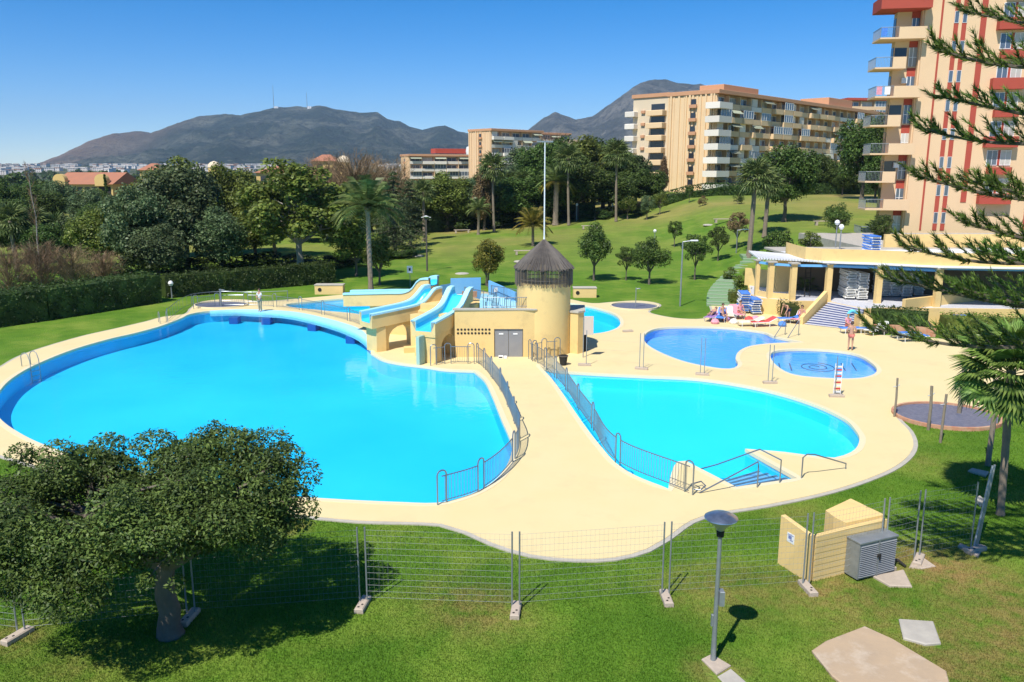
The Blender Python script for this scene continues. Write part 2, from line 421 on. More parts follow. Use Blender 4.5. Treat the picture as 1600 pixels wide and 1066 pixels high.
# leaves
MT.update(
    leaf_a=leafmat('leaf_dark_evergreen', (0.036, 0.072, 0.015), (0.130, 0.185, 0.042)),
    leaf_b=leafmat('leaf_olive', (0.075, 0.110, 0.018), (0.215, 0.255, 0.050)),
    leaf_c=leafmat('leaf_bluish', (0.050, 0.088, 0.034), (0.175, 0.225, 0.095)),
    leaf_y=leafmat('leaf_yellowing', (0.10, 0.10, 0.02), (0.22, 0.18, 0.03)),
    leaf_n=leafmat('leaf_near', (0.024, 0.056, 0.011), (0.125, 0.190, 0.040), 0.5, 0.10, 0.0),
    leaf_pine=leafmat('leaf_needle', (0.060, 0.120, 0.018), (0.20, 0.29, 0.055), 0.5, 0.15),
    leaf_palm=leafmat('leaf_palm', (0.080, 0.115, 0.030), (0.21, 0.26, 0.085), 0.4, 0.25),
    leaf_palmy=leafmat('leaf_palm_yellow', (0.16, 0.14, 0.03), (0.26, 0.21, 0.04), 0.4, 0.25),
    leaf_fan=leafmat('leaf_fan', (0.085, 0.150, 0.025), (0.24, 0.33, 0.08), 0.35, 0.25),
    leaf_dead=leafmat('leaf_dead', (0.16, 0.11, 0.05), (0.26, 0.19, 0.09), 0.7, 0.2),
    twig=leafmat('bare_twig', (0.22, 0.15, 0.085), (0.32, 0.21, 0.12), 0.8, 0.1),
    hedge=leafmat('leaf_hedge', (0.025, 0.050, 0.012), (0.080, 0.125, 0.030)),
    bark=M_('bark', (0.10, 0.08, 0.06), 0.9, (0.17, 0.14, 0.11), 3, 0.5, 0.8, 12),
    barklight=M_('bark_light', (0.34, 0.31, 0.26), 0.9, (0.20, 0.18, 0.15), 3, 0.5, 0.5, 12),
    palmtrunk=M_('palm_trunk', (0.19, 0.15, 0.11), 0.9, (0.27, 0.21, 0.15), 5, 0.5, 1.0, 8),
)
# ---------------------------------------------------------------- ground, deck, pools
DECK = [(-45,600),(0,576),(29,559),(66,545),(131,526),(184,514),(231,503),(257,496),(289,492),(300,482),(318,472),(345,469),(378,469),(405,472),(440,470),(487,466),(544,461),(600,458),(700,456),(800,459),(885,468),(925,475),(958,473),(1000,471),(1030,477),(1012,488),(1030,494),(1064,499),(1100,499),(1113,490),(1111,478,1),(1154,478,1),(1160,486,1),(1182,486,1),(1227,495,1),(1262,508,1),(1345,519,1),(1360,524,1),(1460,530),(1700,545,1),(1800,600),(1700,640),(1560,640),(1480,631),(1422,633),(1396,643),(1402,656),(1420,675),(1427,697),(1415,718),(1380,740),(1300,768),(1200,790),(1120,803),(1080,815),(1040,843),(1010,860),(960,873),(900,875),(830,868),(770,850),(730,832),(690,820),(560,815),(455,805),(330,792),(200,768),(100,742),(40,724),(0,712),(-45,692),(-75,655)]
POOL_MAIN = [(0,611),(18,593),(52,573),(113,548),(171,531),(210,522),(250,511),(284,498),(297,492),(328,487),(370,485),(420,486),(460,489),(505,498),(544,509),(563,517),(576,529),(582,542),(580,553,1),(600,564),(630,570),(663,574),(697,579),(741,581,1),(757,595),(768,616),(778,640),(786,660),(795,680),(801,700),(796,724),(780,748),(752,768),(720,781),(684,789),(628,788),(540,784),(452,778),(350,768),(250,750),(150,724),(80,702),(35,682),(0,657),(-10,633)]
POOL_RIGHT = [(841,571,1),(862,580),(889,583,1),(940,586),(1000,589),(1094,594),(1187,609),(1262,630),(1319,656),(1341,679),(1344,690),(1337,705),(1320,714),(1304,718),(1262,714),(1225,709),(1165,704,1),(1247,750,1),(1150,764,1),(1086,731),(1071,723),(1060,724),(1052,737),(1048,752),(1045,767,1),(992,746),(961,726),(937,699),(921,679),(897,645),(867,601)]
POOL_KIDS = [(1006,528),(1012,520),(1030,514),(1064,512),(1103,512),(1143,514),(1169,517),(1195,521),(1208,527),(1253,536,1),(1206,538),(1174,542),(1156,550),(1150,562),(1154,571),(1140,578),(1103,574),(1064,565),(1027,550),(1009,538)]
POOL_OVAL = [(1203,558),(1211,550),(1245,547),(1298,549),(1337,555),(1363,569),(1371,580),(1363,588),(1337,593),(1285,592),(1240,587),(1214,574)]
POOL_BACK = [(446,478),(487,472),(544,467),(600,464),(700,462),(800,465),(893,475),(930,482),(960,492),(970,505),(960,516),(925,523),(860,521),(780,518),(700,516),(655,514),(610,503),(560,492),(500,486)]
deck = ccw(pxpoly(DECK)); pools = {}
for nm, l in (('main', POOL_MAIN), ('right', POOL_RIGHT), ('kids', POOL_KIDS), ('oval', POOL_OVAL), ('back', POOL_BACK)):
    pools[nm] = ccw(pxpoly(l, step=0.35))
DECKZ = 0.05
v, f = fill(deck, pools.values(), DECKZ)
mb = MB(); mb._a(v, f)
n = len(deck)
mb._a([(p.x, p.y, DECKZ) for p in deck] + [(p.x, p.y, -0.1) for p in deck], [((i+1) % n, i, n+i, n+(i+1) % n) for i in range(n)])
tag(mb.obj('pool_deck', MT['deck']), kind='structure')
# pale concrete kerb round the deck
ko = offset(deck, 0.16)
mb = MB(); mb._a([(p.x, p.y, DECKZ-0.015) for p in deck] + [(p.x, p.y, DECKZ-0.015) for p in ko] + [(p.x, p.y, -0.1) for p in ko],
    [(i, n+i, n+(i+1) % n, (i+1) % n) for i in range(n)] + [(n+i, 2*n+i, 2*n+(i+1) % n, n+(i+1) % n) for i in range(n)])
tag(mb.obj('deck_kerb', MT['kerb']), kind='structure')

RX0, RX1, RY0, RY1 = -70.0, 60.0, 6.0, 68.0
rect = [(RX0,RY0)] + [(x, RY0) for x in range(-65, 60, 5)] + [(RX1,RY0)] + [(RX1,RY0+6.2*k) for k in range(1,10)] + [(RX1,RY1)] + [(x, RY1) for x in range(55, -70, -5)] + [(RX0,RY1)] + [(RX0, RY1-6.2*k) for k in range(1,10)]
gh = offset(deck, -0.05)
v, f = fill([Vector((a, b, 0)) for a, b in rect], [gh], lambda x, y: 0.0)
gm = MB(); gm._a(v, f)
xs = sorted(set([-6800,-5000,-3000,-2000,-1400,-1000,-700,-500,-380,-300,-250,-200,-170,-150,-130,-115,-100,-90,-80] + list(range(-70, 61, 5)) + [66,72,80,90,100,110,120,130,140,150,165,180,200,230,260,300,350,420,500,700,1000,1500,2000,3000,5000,6800]))
ys = sorted(set([-420,-200,-60,-20, 6.0] + [RY0+6.2*k for k in range(1, 11)] + list(range(71, 200, 4)) + list(range(200, 400, 12)) + [400,450,500,600,700,800,900,1000,1200,1400,1600,1800,2000,2300,2600,3000,3600,4500,6000,9000]))
vi = {}
vs = []; fs = []
def gv(i, j):
    if (i, j) not in vi:
        x, y = xs[i], ys[j]
        z = hgt(x, y)
        if 70 < y < 400: z += 0.25*noise.noise(Vector((x*0.05, y*0.05, 0)))*ss(70, 90, y)
        vi[(i, j)] = len(vs); vs.append((x, y, z))
    return vi[(i, j)]
for i in range(len(xs)-1):
    for j in range(len(ys)-1):
        cx, cy = (xs[i]+xs[i+1])/2, (ys[j]+ys[j+1])/2
        if RX0 < cx < RX1 and RY0 < cy < RY1: continue
        fs.append((gv(i,j), gv(i+1,j), gv(i+1,j+1), gv(i,j+1)))
gm._a(vs, fs)
ground = gm.obj('ground', MT['grass']); tag(ground, kind='structure')
bm = bmesh.new(); bm.from_mesh(ground.data); bmesh.ops.remove_doubles(bm, verts=bm.verts, dist=0.003); bmesh.ops.recalc_face_normals(bm, faces=bm.faces)
bm.to_mesh(ground.data); bm.free()
for p_ in ground.data.polygons: p_.use_smooth = True

def basin(nm, depth, floor, wall, wz, slope=1.2, cop='coping', skirt=0.0):
    poly = pools[nm]; n = len(poly)
    inner = offset(poly, -slope)
    # wall then a battered foot then floor
    mb = MB(); mb.mi = 1
    mb._a([(p.x, p.y, 0.03) for p in poly] + [(p.x, p.y, -depth) for p in poly], [((i+1) % n, i, n+i, n+(i+1) % n)[::-1] for i in range(n)])
    mb.mi = 0
    v, f = fill(poly, (), -depth)
    mb._a(v, f)
    tag(mb.obj('pool_basin', [MT[floor], MT[wall]]), kind='structure')
    v, f = fill(offset(poly, -0.002), (), wz)
    mb = MB(); mb._a(v, f)
    tag(mb.obj('pool_water', MT['water']), kind='structure')
    a, b, c = offset(poly, -0.03), offset(poly, 0.20), None
    mb = MB()
    z1 = DECKZ + 0.012
    mb._a([(p.x, p.y, z1) for p in a] + [(p.x, p.y, z1) for p in b] + [(p.x, p.y, -0.07) for p in a] + [(p.x, p.y, DECKZ-.01) for p in b],
          [(i, n+i, n+(i+1) % n, (i+1) % n) for i in range(n)] + [(2*n+i, i, (i+1) % n, 2*n+(i+1) % n) for i in range(n)] + [(n+i, 3*n+i, 3*n+(i+1) % n, n+(i+1) % n) for i in range(n)])
    tag(mb.obj('pool_coping', MT[cop]), kind='structure')
basin('main', 0.82, 'paint_main', 'paint_main', -0.05)
basin('right', 0.70, 'paint_right', 'paint_right', -0.06)
basin('kids', 0.55, 'paint_kids', 'paint_kids', -0.06)
basin('oval', 0.28, 'paint_kids', 'paint_kids', -0.05)
basin('back', 0.9, 'paint_right', 'paint_right', -0.06)
# ---------------------------------------------------------------- grass blades near the camera
def lawn_blades():
    rs = np.random.RandomState(3)
    n = 620000
    Y = 13.0 + 26.0*rs.rand(n)**1.25
    X = (rs.rand(n)*2-1)*(Y*0.66+1.5)
    ok = ~inpoly(X, Y, [(p.x, p.y) for p in offset(deck, 0.2)])
    for q in BLADE_HOLES: ok &= ~inpoly(X, Y, q)
    X, Y = X[ok], Y[ok]; n = len(X)
    h = (0.030+0.035*rs.rand(n)); a = rs.rand(n)*6.283; w = 0.006+0.006*rs.rand(n); l = rs.rand(n)*0.035; b = rs.rand(n)*6.283
    V = np.zeros((n, 3, 3)); V[:,0] = np.c_[X-np.cos(a)*w, Y-np.sin(a)*w, np.full(n,-0.004)]; V[:,1] = np.c_[X+np.cos(a)*w, Y+np.sin(a)*w, np.full(n,-0.004)]
    V[:,2] = np.c_[X+np.cos(b)*l, Y+np.sin(b)*l, h]
    me = np_mesh('grass', V.reshape(-1,3), np.arange(3*n).reshape(-1,3), MT['blades'])
    tag(inst('grass', me), kind='stuff')

# ---------------------------------------------------------------- foliage
def leaf_quads(C, N, size, aspect, rs, fold=0.0):
    """C centres, N rough normals -> rhombic leaves"""
    n = len(C)
    N = N + rs.normal(0, 0.55, (n, 3)); N /= np.linalg.norm(N, axis=1)[:,None]+1e-9
    T = rs.normal(0, 1, (n, 3)); T -= (T*N).sum(1)[:,None]*N; T /= np.linalg.norm(T, axis=1)[:,None]+1e-9
    B = np.cross(N, T); s = size*(0.65+0.7*rs.rand(n))[:,None]
    V = np.stack([C-T*s*0.5, C+B*s*aspect*0.5+N*s*0.06, C+T*s*0.5, C-B*s*aspect*0.5+N*s*0.06], 1)
    return V.reshape(-1, 3)
def blob_crown(rx, rz, nclump, nleaf, size, seed, cz=0.0, aspect=0.45, clumpr=0.34, flat=0.75, inner=0.35, taper=0.0, bottom=-0.75):
    rs = np.random.RandomState(seed); cl = []
    tries = 0
    while len(cl) < nclump and tries < 20000:
        tries += 1
        d = rs.normal(0, 1, 3); d /= np.linalg.norm(d); r = (0.35+0.65*rs.rand()**0.5)
        if d[2]*r < bottom: continue
        p = d*r*(1-clumpr*0.7); wd = 1.0 - taper*max(0, (p[2]+0.3))
        rr = clumpr*(0.65+0.6*rs.rand())
        cl.append((p[0]*rx*wd, p[1]*rx*wd, p[2]*rz+cz, rr*rx*(1-0.4*taper*max(0,p[2])), rr*rz*flat*1.15))
    cl = np.array(cl); wt = (cl[:,3]**2); wt /= wt.sum()
    k = rs.choice(len(cl), nleaf, p=wt)
    d = rs.normal(0, 1, (nleaf, 3)); d[:,2] += 0.18; d /= np.linalg.norm(d, axis=1)[:,None]
    r = (inner+(1-inner)*rs.rand(nleaf)**0.45)*(1+0.18*rs.normal(0, 1, nleaf).clip(-1, 2)*0.6)
    C = cl[k,:3] + d*np.stack([cl[k,3], cl[k,3], cl[k,4]], 1)*r[:,None]
    Nn = d*0.8; Nn[:,2] += 0.45
    V = leaf_quads(C, Nn, size, aspect, rs)
    return V, cl
def crown_mesh(name, mat, V):
    return np_mesh(name, V, np.arange(len(V)).reshape(-1, 4), mat)
def limb_mesh(name, mat, h0, cl, r0, seed, nb=7, lean=0.0, n=7):
    """trunk to height h0 then limbs to some clumps"""
    rs = random.Random(seed); mb = MB(); lx = lean
    top = Vector((lx, rs.uniform(-.1,.1)*h0*0.3, h0))
    k = 5; tr = [Vector((top.x*(i/k)**1.5+rs.uniform(-1,1)*r0*0.25*(0 < i), top.y*(i/k), -0.15 + (h0+0.15)*i/k)) for i in range(k+1)]
    mb.tube(tr, [r0*(1.45 if i == 0 else 1.12-0.35*i/k) for i in range(k+1)], n)
    ids = sorted(range(len(cl)), key=lambda _: rs.random())[:nb]
    for i in ids:
        e = Vector(cl[i][:3]); s = tr[-1] + Vector((0,0,-r0*0.3)); m = s.lerp(e, 0.5) + Vector((rs.uniform(-.1,.1), rs.uniform(-.1,.1), 0.02))*(e-s).length*1.0 + Vector((0,0,(e-s).length*0.08))
        mb.tube([s, s.lerp(m, .5), m, e], [r0*0.6, r0*0.45, r0*0.33, r0*0.12], 5)
        for q in range(2):
            j = rs.choice(range(len(cl))); e2 = Vector(cl[j][:3])
            if (e2-m).length < (e-s).length*0.9: mb.tube([m, m.lerp(e2, .5)+Vector((0,0,.1)), e2], [r0*0.26, r0*0.18, r0*0.06], 4)
    return mb.mesh(name, mat, True)

TREES = {}
DIM = dict(twig=(9.4, 4.4), twigthin=(12.4, 1.9), cedar=(11.0, 4.4), cypress=(9.0, 1.4))
def def_tree(key, h0, cz, rx, rz, nclump, nleaf, size, mat, seed, r0, bark='bark', nb=8, **kw):
    DIM[key] = (cz+rz, rx)
    V, cl = blob_crown(rx, rz, nclump, nleaf, size, seed, cz=cz, **kw)
    TREES[key] = (crown_mesh('crown', MT[mat], V), limb_mesh('trunk', MT[bark], h0, cl, r0, seed, nb))
def tree(key, x, y, s=1.0, rz=None, name='tree', label=None, cat='tree', group=None, mat=None, z=None, sz=None):
    zz = hgt(x, y) if z is None else z
    t = thing(name, label, cat, (x, y, zz), RND.uniform(0, 6.28) if rz is None else rz, group)
    t.scale = (s, s, sz if sz else s)
    cm, tm = TREES[key]
    if mat:
        k2 = (key, mat)
        if k2 not in TREES:
            c2 = cm.copy(); c2.materials.clear(); c2.materials.append(MT[mat]); TREES[k2] = c2
        cm = TREES[k2]
    inst('trunk', tm, t); inst('crown', cm, t); return t
# big park trees (10 to 13 m), leaf clumps about 30 cm
for i in range(4):
    def_tree('big%d' % i, 3.0, 6.9, 4.8, 5.2, 60+8*i, 16000, 0.36, 'leaf_a', 20+i, 0.30, aspect=0.6, clumpr=0.27, inner=0.55)
def_tree('tall0', 2.6, 9.0, 3.4, 7.8, 56, 12000, 0.42, 'leaf_a', 31, 0.30, aspect=0.55, clumpr=0.27, taper=0.35, inner=0.55)
def_tree('tall1', 1.6, 7.4, 2.6, 7.2, 50, 10000, 0.36, 'leaf_a', 32, 0.22, aspect=0.55, clumpr=0.27, taper=0.5, inner=0.55)
# small lawn trees (3.5 to 4.5 m)
for i in range(3):
    def_tree('small%d' % i, 1.1, 2.7, 1.75, 1.75, 30, 5200, 0.17, 'leaf_a', 41+i, 0.10, aspect=0.5, clumpr=0.3, nb=9, inner=0.45)
def_tree('loose0', 1.3, 3.1, 1.7, 1.7, 22, 3000, 0.19, 'leaf_a', 51, 0.08, aspect=0.5, clumpr=0.24, nb=10)
def_tree('shrub', 0.2, 0.8, 0.95, 0.85, 16, 1800, 0.12, 'hedge', 55, 0.05, aspect=0.5, clumpr=0.34, nb=5)

# bare twiggy trees
def twig_tree(key, H, spread, mat, seed, nbr=160, levels=3, trunk_r=0.12, w=0.05):
    rs = random.Random(seed); mb = MB(); tm = MB()
    pts = [Vector((0,0,-.1))]
    for i in range(6): pts.append(Vector((rs.uniform(-.12,.12)*H*.1, rs.uniform(-.12,.12)*H*.1, H*(i+1)/6*0.8)))
    tm.tube(pts, [trunk_r*(1.1-i*0.15) for i in range(7)], 6)
    for b in range(nbr):
        t = rs.uniform(0.22, 1.0); s = pts[0].lerp(pts[-1], t)
        an = rs.uniform(0, 6.28); L = spread*(1.15-0.6*t)*rs.uniform(.6, 1)
        d = Vector((math.cos(an), math.sin(an), rs.uniform(.5, 1.5))).normalized()
        m = s + d*L*0.5 + Vector((0,0,L*0.06)); e = s + d*L + Vector((0,0,L*0.22))
        mb.tube([s, m, e], [w*.55, w*.4, w*.15], 3, cap=False)
        for q in range(5):
            s2 = m.lerp(e, rs.random()*1.0-0.3*0); d2 = (d + Vector((rs.uniform(-.8,.8), rs.uniform(-.8,.8), rs.uniform(-.1,.8)))).normalized()
            e2 = s2 + d2*L*rs.uniform(.25,.5); mb.tube([s2, e2], [w*.32, w*.12], 3, cap=False)
            for q2 in range(2):
                s3 = s2.lerp(e2, rs.uniform(.3,1)); d3 = (d2 + Vector((rs.uniform(-.9,.9), rs.uniform(-.9,.9), rs.uniform(0,.8)))).normalized()
                mb.tube([s3, s3+d3*L*rs.uniform(.12,.25)], [w*.22, w*.1], 3, cap=False)
    TREES[key] = (mb.mesh('crown', MT[mat]), tm.mesh('trunk', MT['barklight'], True))

# conifer with drooping horizontal tiers
def conifer(key, H, R, mat, seed, tiers=16, per=9, leaf=0.34):
    rs = np.random.RandomState(seed); r2 = random.Random(seed); C = []; Nn = []; tm = MB()
    tm.tube([(0,0,-.1), (0.1,0,H*.3), (0,0.05,H*.6), (0,0,H*.98)], [0.28, .22, .14, .03], 7)
    for t in range(tiers):
        z = H*(0.14+0.86*t/tiers); L = R*(1-(t/tiers)**1.3)*r2.uniform(.75, 1.1)+.3
        for b in range(per):
            an = r2.uniform(0, 6.28); l = L*r2.uniform(.6, 1.1); n = int(26*l/R*3)+6
            u = rs.rand(n)**0.7; rad = u*l; side = rs.normal(0, 0.14, n)*l*(0.3+u)
            x = np.cos(an)*rad - np.sin(an)*side; y = np.sin(an)*rad + np.cos(an)*side; zz = z + 0.10*l*u - 0.35*l*u*u + rs.normal(0, .08, n)
            C.append(np.c_[x, y, zz]); Nn.append(np.tile([0, 0, 1.0], (n, 1)))
            tm.tube([(0,0,z), (math.cos(an)*l*.9, math.sin(an)*l*.9, z-.2*l)], [.05, .02], 3, cap=False)
    V = leaf_quads(np.concatenate(C), np.concatenate(Nn), leaf, 0.45, rs)
    TREES[key] = (crown_mesh('crown', MT[mat], V), tm.mesh('trunk', MT['bark'], True))

# palms: every frond a part
def feather_frond(name, L, mat, droop=0.55, nl=16, ll=0.50, w=0.13):
    mb = MB(); pts = []
    for i in range(9):
        t = i/8; pts.append(Vector((L*(t-0.18*t*t*t), 0, L*(0.35*t - droop*t*t*0.9))))
    mb.tube(pts, [0.03*(1.1-.9*i/8)*L/2.5 for i in range(9)], 3, cap=False)
    for i in range(2, nl*2):
        t = (i+1)/(nl*2+1); a = pts[min(7, int(t*8))].lerp(pts[min(8, int(t*8)+1)], t*8-int(t*8)); s = 1 if i % 2 else -1
        le = ll*L/2.5*(1.15-0.8*abs(t-.45))*1.6; e = a + Vector((le*.55, s*le*.75, -le*(.25+.3*t)))
        mb._a([a, a+Vector((w*L/2.5,0,0)), e+Vector((0,0,0))], [(0,1,2)])
    return mb.mesh(name, MT[mat])
def fan_leaf(name, R, mat, seg=22, stalk=0.8, dead=False, seed=0):
    """fan of folded pointed segments at the end of a stalk, along +x"""
    mb = MB(); rr = random.Random(seed)
    mb.tube([(0,0,0), (stalk*.5,0,.04), (stalk,0,0.0)], [.016,.013,.011], 4, cap=False)
    c = Vector((stalk, 0, 0))
    for i in range(seg):
        a = math.radians(-115 + 230*i/(seg-1)); l = R*(0.72+0.28*math.cos(a*0.7))*rr.uniform(.93,1.04)
        d = Vector((math.cos(a), math.sin(a), 0)); n = Vector((-d.y, d.x, 0)); w = R*0.055
        dz = rr.uniform(.75, 1.25)
        m = c + d*l*.55 + Vector((0,0,0.03*R)); e = c + d*l*(.93) + Vector((0,0,-0.26*R*dz))
        f = Vector((0,0,-0.035*R))
        mb._a([c, m-n*w+f, m, m+n*w+f, e], [(0,1,2), (0,2,3), (1,4,2), (2,4,3)])
    return mb.mesh(name, MT[mat])
FEATHER = {k: [feather_frond('frond', 2.6, m, d, nl=18) for d in (0.25, 0.55, 0.85)] for k, m in (('g', 'leaf_palm'), ('y', 'leaf_palmy'))}
FAN_S = [fan_leaf('frond', 0.85, 'leaf_palm', 14, 0.6, seed=1)]
DEAD_S = fan_leaf('dead_frond', 0.7, 'leaf_dead', 9, 0.4, seed=2)
def palm(x, y, H, R, kind='g', fan=False, label=None, nf=26, tr=0.22, group=None, name='palm_tree', z=None, low=None):
    zz = hgt(x, y) if z is None else z
    t = thing(name, label, 'palm', (x, y, zz), RND.uniform(0, 6), group)
    mb = MB(); k = 14
    mb.tube([(0.05*H*math.sin(i/k*1.5)*.5, 0, -.1+(H+.1)*i/k) for i in range(k+1)], [tr*(1.35 if i == 0 else (1.0 + (.08 if i % 2 else -.04)-.15*i/k)) for i in range(k+1)], 8)
    if not fan: mb.cyl(0.05*H*math.sin(1.5)*.5, 0, H-.5, H+.15, tr*.9, tr*1.5, 8)
    mb.obj('trunk', MT['palmtrunk'], t, smooth=True)
    tx = 0.05*H*math.sin(1.5)*.5
    for i in range(nf):
        an = i*2.39996+RND.uniform(-.15,.15); u = i/nf
        if fan:
            pit = math.radians(-78 + 125*u)   # negative is up
            inst('frond', FAN_S[0], t, (tx, 0, H-.15*u), rot=(0, pit, an), scale=R/1.45)
        else:
            me = FEATHER['y' if (kind == 'y' or (kind == 'my' and u > .72)) else 'g'][min(2, int(u*3))]
            inst('frond', me, t, (tx, 0, H), rot=(0, math.radians(-62+72*u), an), scale=R/2.5*RND.uniform(.88, 1.05))
    return t
BLADE_HOLES = [[tuple(P(*q)[:2]) for q in L] for L in (
    [(1268,1022),(1350,978),(1482,1055),(1490,1080),(1330,1080)], [(1403,968),(1462,975),(1472,1015),(1412,1003)],
    [(1093,1030),(1140,1040),(1180,1075),(1110,1075)], [(1360,895),(1415,890),(1428,920),(1370,916)])]
lawn_blades()
# ---------------------------------------------------------------- tree planting
twig_tree('twig', 9.0, 4.2, 'twig', 3, nbr=200)
twig_tree('twigthin', 12.0, 1.3, 'twig', 5, nbr=60, trunk_r=0.14, w=0.04)
conifer('cedar', 11.0, 4.2, 'leaf_c', 9)
conifer('cypress', 9.0, 1.3, 'leaf_a', 12, tiers=22, per=8, leaf=0.3)
def_tree('plane', 3.6, 7.2, 5.2, 5.0, 64, 15000, 0.36, 'leaf_b', 61, 0.28, 'barklight', nb=16, aspect=0.6, clumpr=0.22, inner=0.5)

def T(key, px, Y, s, label, mat=None, name='tree', group=None, cat='tree', sz=None, rz=None):
    x = (px-800)/FPX*(Y*math.cos(PITCH)+(CAMH-hgt(0,Y))*math.sin(PITCH)); 
    return tree(key, x, Y, s, rz, name, label, cat, group, mat, sz=sz)
def TT(key, px, Y, topy, wpx, label, mat=None, name='tree', group=None, cat='tree'):
    x = at(px, 400, Y).x; H0, rx = DIM[key]; g = hgt(x, Y); H = at(px, topy, Y).z - g
    return tree(key, x, Y, 1.1*wpx/FPX*Y/(2*rx), None, name, label, cat, group, mat, sz=1.1*H/H0)
# left belt of park trees, near to far
TT('big0', 222, 76, 300, 105, 'blue-green tree behind the hedge, right of the yellow villa', 'leaf_c')
TT('big1', 292, 82, 262, 135, 'largest blue-green tree of the left belt, behind the round shower tray', 'leaf_c')
TT('big3', 282, 98, 256, 120, 'dark crown rising behind the largest blue-green tree', 'leaf_b')
TT('big2', 368, 102, 262, 100, 'dark evergreen with an olive top left of the plane tree', 'leaf_b')
TT('plane', 468, 79, 264, 195, 'light olive plane tree with forked pale trunk near the back pool', 'leaf_b')
TT('big0', 400, 86, 292, 90, 'olive green tree filling the gap left of the plane tree', 'leaf_b')
TT('big3', 345, 80, 330, 90, 'low bluish tree in front of the olive-topped evergreen', 'leaf_c')
TT('big2', 160, 80, 326, 100, 'mid green tree with its crown below the yellow villa windows', 'leaf_b')
TT('big1', 112, 88, 340, 70, 'rounded grey-green tree under the left end of the yellow villa', 'leaf_c')
TT('big0', 190, 90, 312, 70, 'darker tree in front of the right end of the yellow villa', 'leaf_c')
TT('big3', 25, 92, 322, 90, 'dark tree at the far left edge of the park', 'leaf_a')
TT('tall1', -8, 100, 305, 50, 'narrow dark tree at the left picture edge behind the brown bushes', 'leaf_a')
TT('cypress', 176, 120, 280, 12, 'slim dark cypress in front of the yellow villa', 'leaf_a')
TT('big1', 70, 84, 352, 70, 'dark low tree behind the thin leafless tree', 'leaf_a')
TT('twig', 60, 62, 385, 100, 'leafless brown bushy tree behind the left end of the hedge')
TT('twig', 110, 64, 392, 90, 'leafless brown bushy tree behind the middle of the hedge')
TT('twig', 160, 68, 398, 80, 'leafless brown bush at the foot of the mid green tree')
TT('twig', 8, 60, 392, 90, 'leafless brown bush cut by the left picture edge')
TT('twigthin', 62, 63, 232, 40, 'tall thin leafless tree with pale trunk standing against the sky')
TT('twig', 560, 118, 250, 150, 'orange-brown leafless tree crown behind the feather palm')
TT('twig', 515, 124, 256, 130, 'orange-brown leafless tree crown behind the plane tree')
TT('twig', 610, 128, 258, 120, 'yellowish leafless tree crown right behind the cedar')
TT('big1', 560, 112, 285, 90, 'dull green tree below the orange-brown bare crowns', 'leaf_b')
TT('cedar', 618, 100, 276, 95, 'layered grey-green cedar at the edge of the park lawn')
TT('cedar', 642, 110, 290, 80, 'smaller cedar behind and right of the layered cedar')
TT('small1', 592, 74, 372, 60, 'bushy green tree right behind the trunk of the feather palm', 'leaf_b')
TT('small0', 556, 80, 352, 75, 'low olive tree between the plane tree and the feather palm', 'leaf_b')
TT('big2', 535, 92, 300, 85, 'dark tree in the shade between plane tree and feather palm', 'leaf_a')
TT('big0', 430, 98, 290, 90, 'dark tree in the shade behind the plane tree', 'leaf_a')
TT('big2', 245, 74, 352, 90, 'lower grey-green tree hanging over the end of the long hedge', 'leaf_c')
for i, (px, Y, ty, w) in enumerate(((100,70,420,90),(150,71,410,80),(205,72,395,90),(258,76,400,90),(300,78,402,90),(345,80,398,90),(385,82,396,90),(425,84,392,90),(470,88,396,90),(515,88,398,90),(550,90,396,80),(590,96,390,80),(628,98,384,70),(30,66,428,90))):
    TT('shrub', px, Y, ty, w, 'dark shady shrub of the undergrowth beneath the left belt of trees', 'hedge', 'shrub', 'undergrowth shrubs beneath the left tree belt', 'shrub')
# dense wood along the top of the park
row = [(650,138,285,70,'big0','green tree between the cedar and the first wood palm'),(690,142,284,80,'big1','grey-green wood tree left of the brown conical tree'),(722,136,282,70,'big2','wood tree directly left of the very tall slim palm'),(748,150,278,70,'big3','wood tree behind the short light green palm'),(795,146,272,60,'tall0','wood tree right of the very tall slim palm'),(826,150,256,75,'big0','wood tree left of the mast, below the bare slope'),(852,140,226,80,'big1','dark wood tree directly behind the mast'),(880,152,219,85,'big2','highest wood tree right of the mast'),(910,146,220,85,'big3','dark wood tree left of the tallest fan palm'),(940,154,226,80,'big0','dark wood tree behind the tallest fan palm'),(965,147,240,70,'big1','wood tree just right of the tallest fan palm'),(990,150,246,55,'tall0','last tall tree at the right end of the wood'),(1008,142,266,55,'big2','lower tree in front of the apartment corner'),(700,160,287,90,'big3',None),(765,165,282,90,'tall0',None),(840,172,228,90,'big2',None),(925,174,222,90,'big3',None),(670,170,282,90,'big2',None),(640,160,285,80,'big1',None),(810,134,280,80,'big1','low wood tree left of the mast, above the yellow palm'),(900,136,250,80,'big0','low wood tree between the mast and the tallest palm'),(700,134,275,75,'big0','low wood tree above the stone bench'),(950,138,268,75,'big2','low wood tree under the tallest fan palm'),(865,135,262,75,'big3','low wood tree behind the yellow-skirted palm'),(745,138,290,70,'big1','low wood tree beside the short light green palm'),(668,134,285,60,'big2','low wood tree right of the smaller cedar')]
mats = ['leaf_c','leaf_c','leaf_c','leaf_a','leaf_a','leaf_c','leaf_a','leaf_a','leaf_b','leaf_a','leaf_a','leaf_c','leaf_a']
for i, (px, Y, ty, w, k, lb) in enumerate(row):
    TT(k, px, Y, ty, w*1.15, lb or 'dark tree in the back row of the dense wood, mostly hidden', mats[i % len(mats)], 'wood_tree', 'trees of the dense wood above the park lawn')
for i in range(16):
    TT('shrub', 640+24*i, 133+3*(i % 3), 322+(i*7) % 9, 50, 'dark undergrowth shrub at the foot of the dense wood', 'hedge', 'shrub', 'undergrowth shrubs of the dense wood', 'shrub')
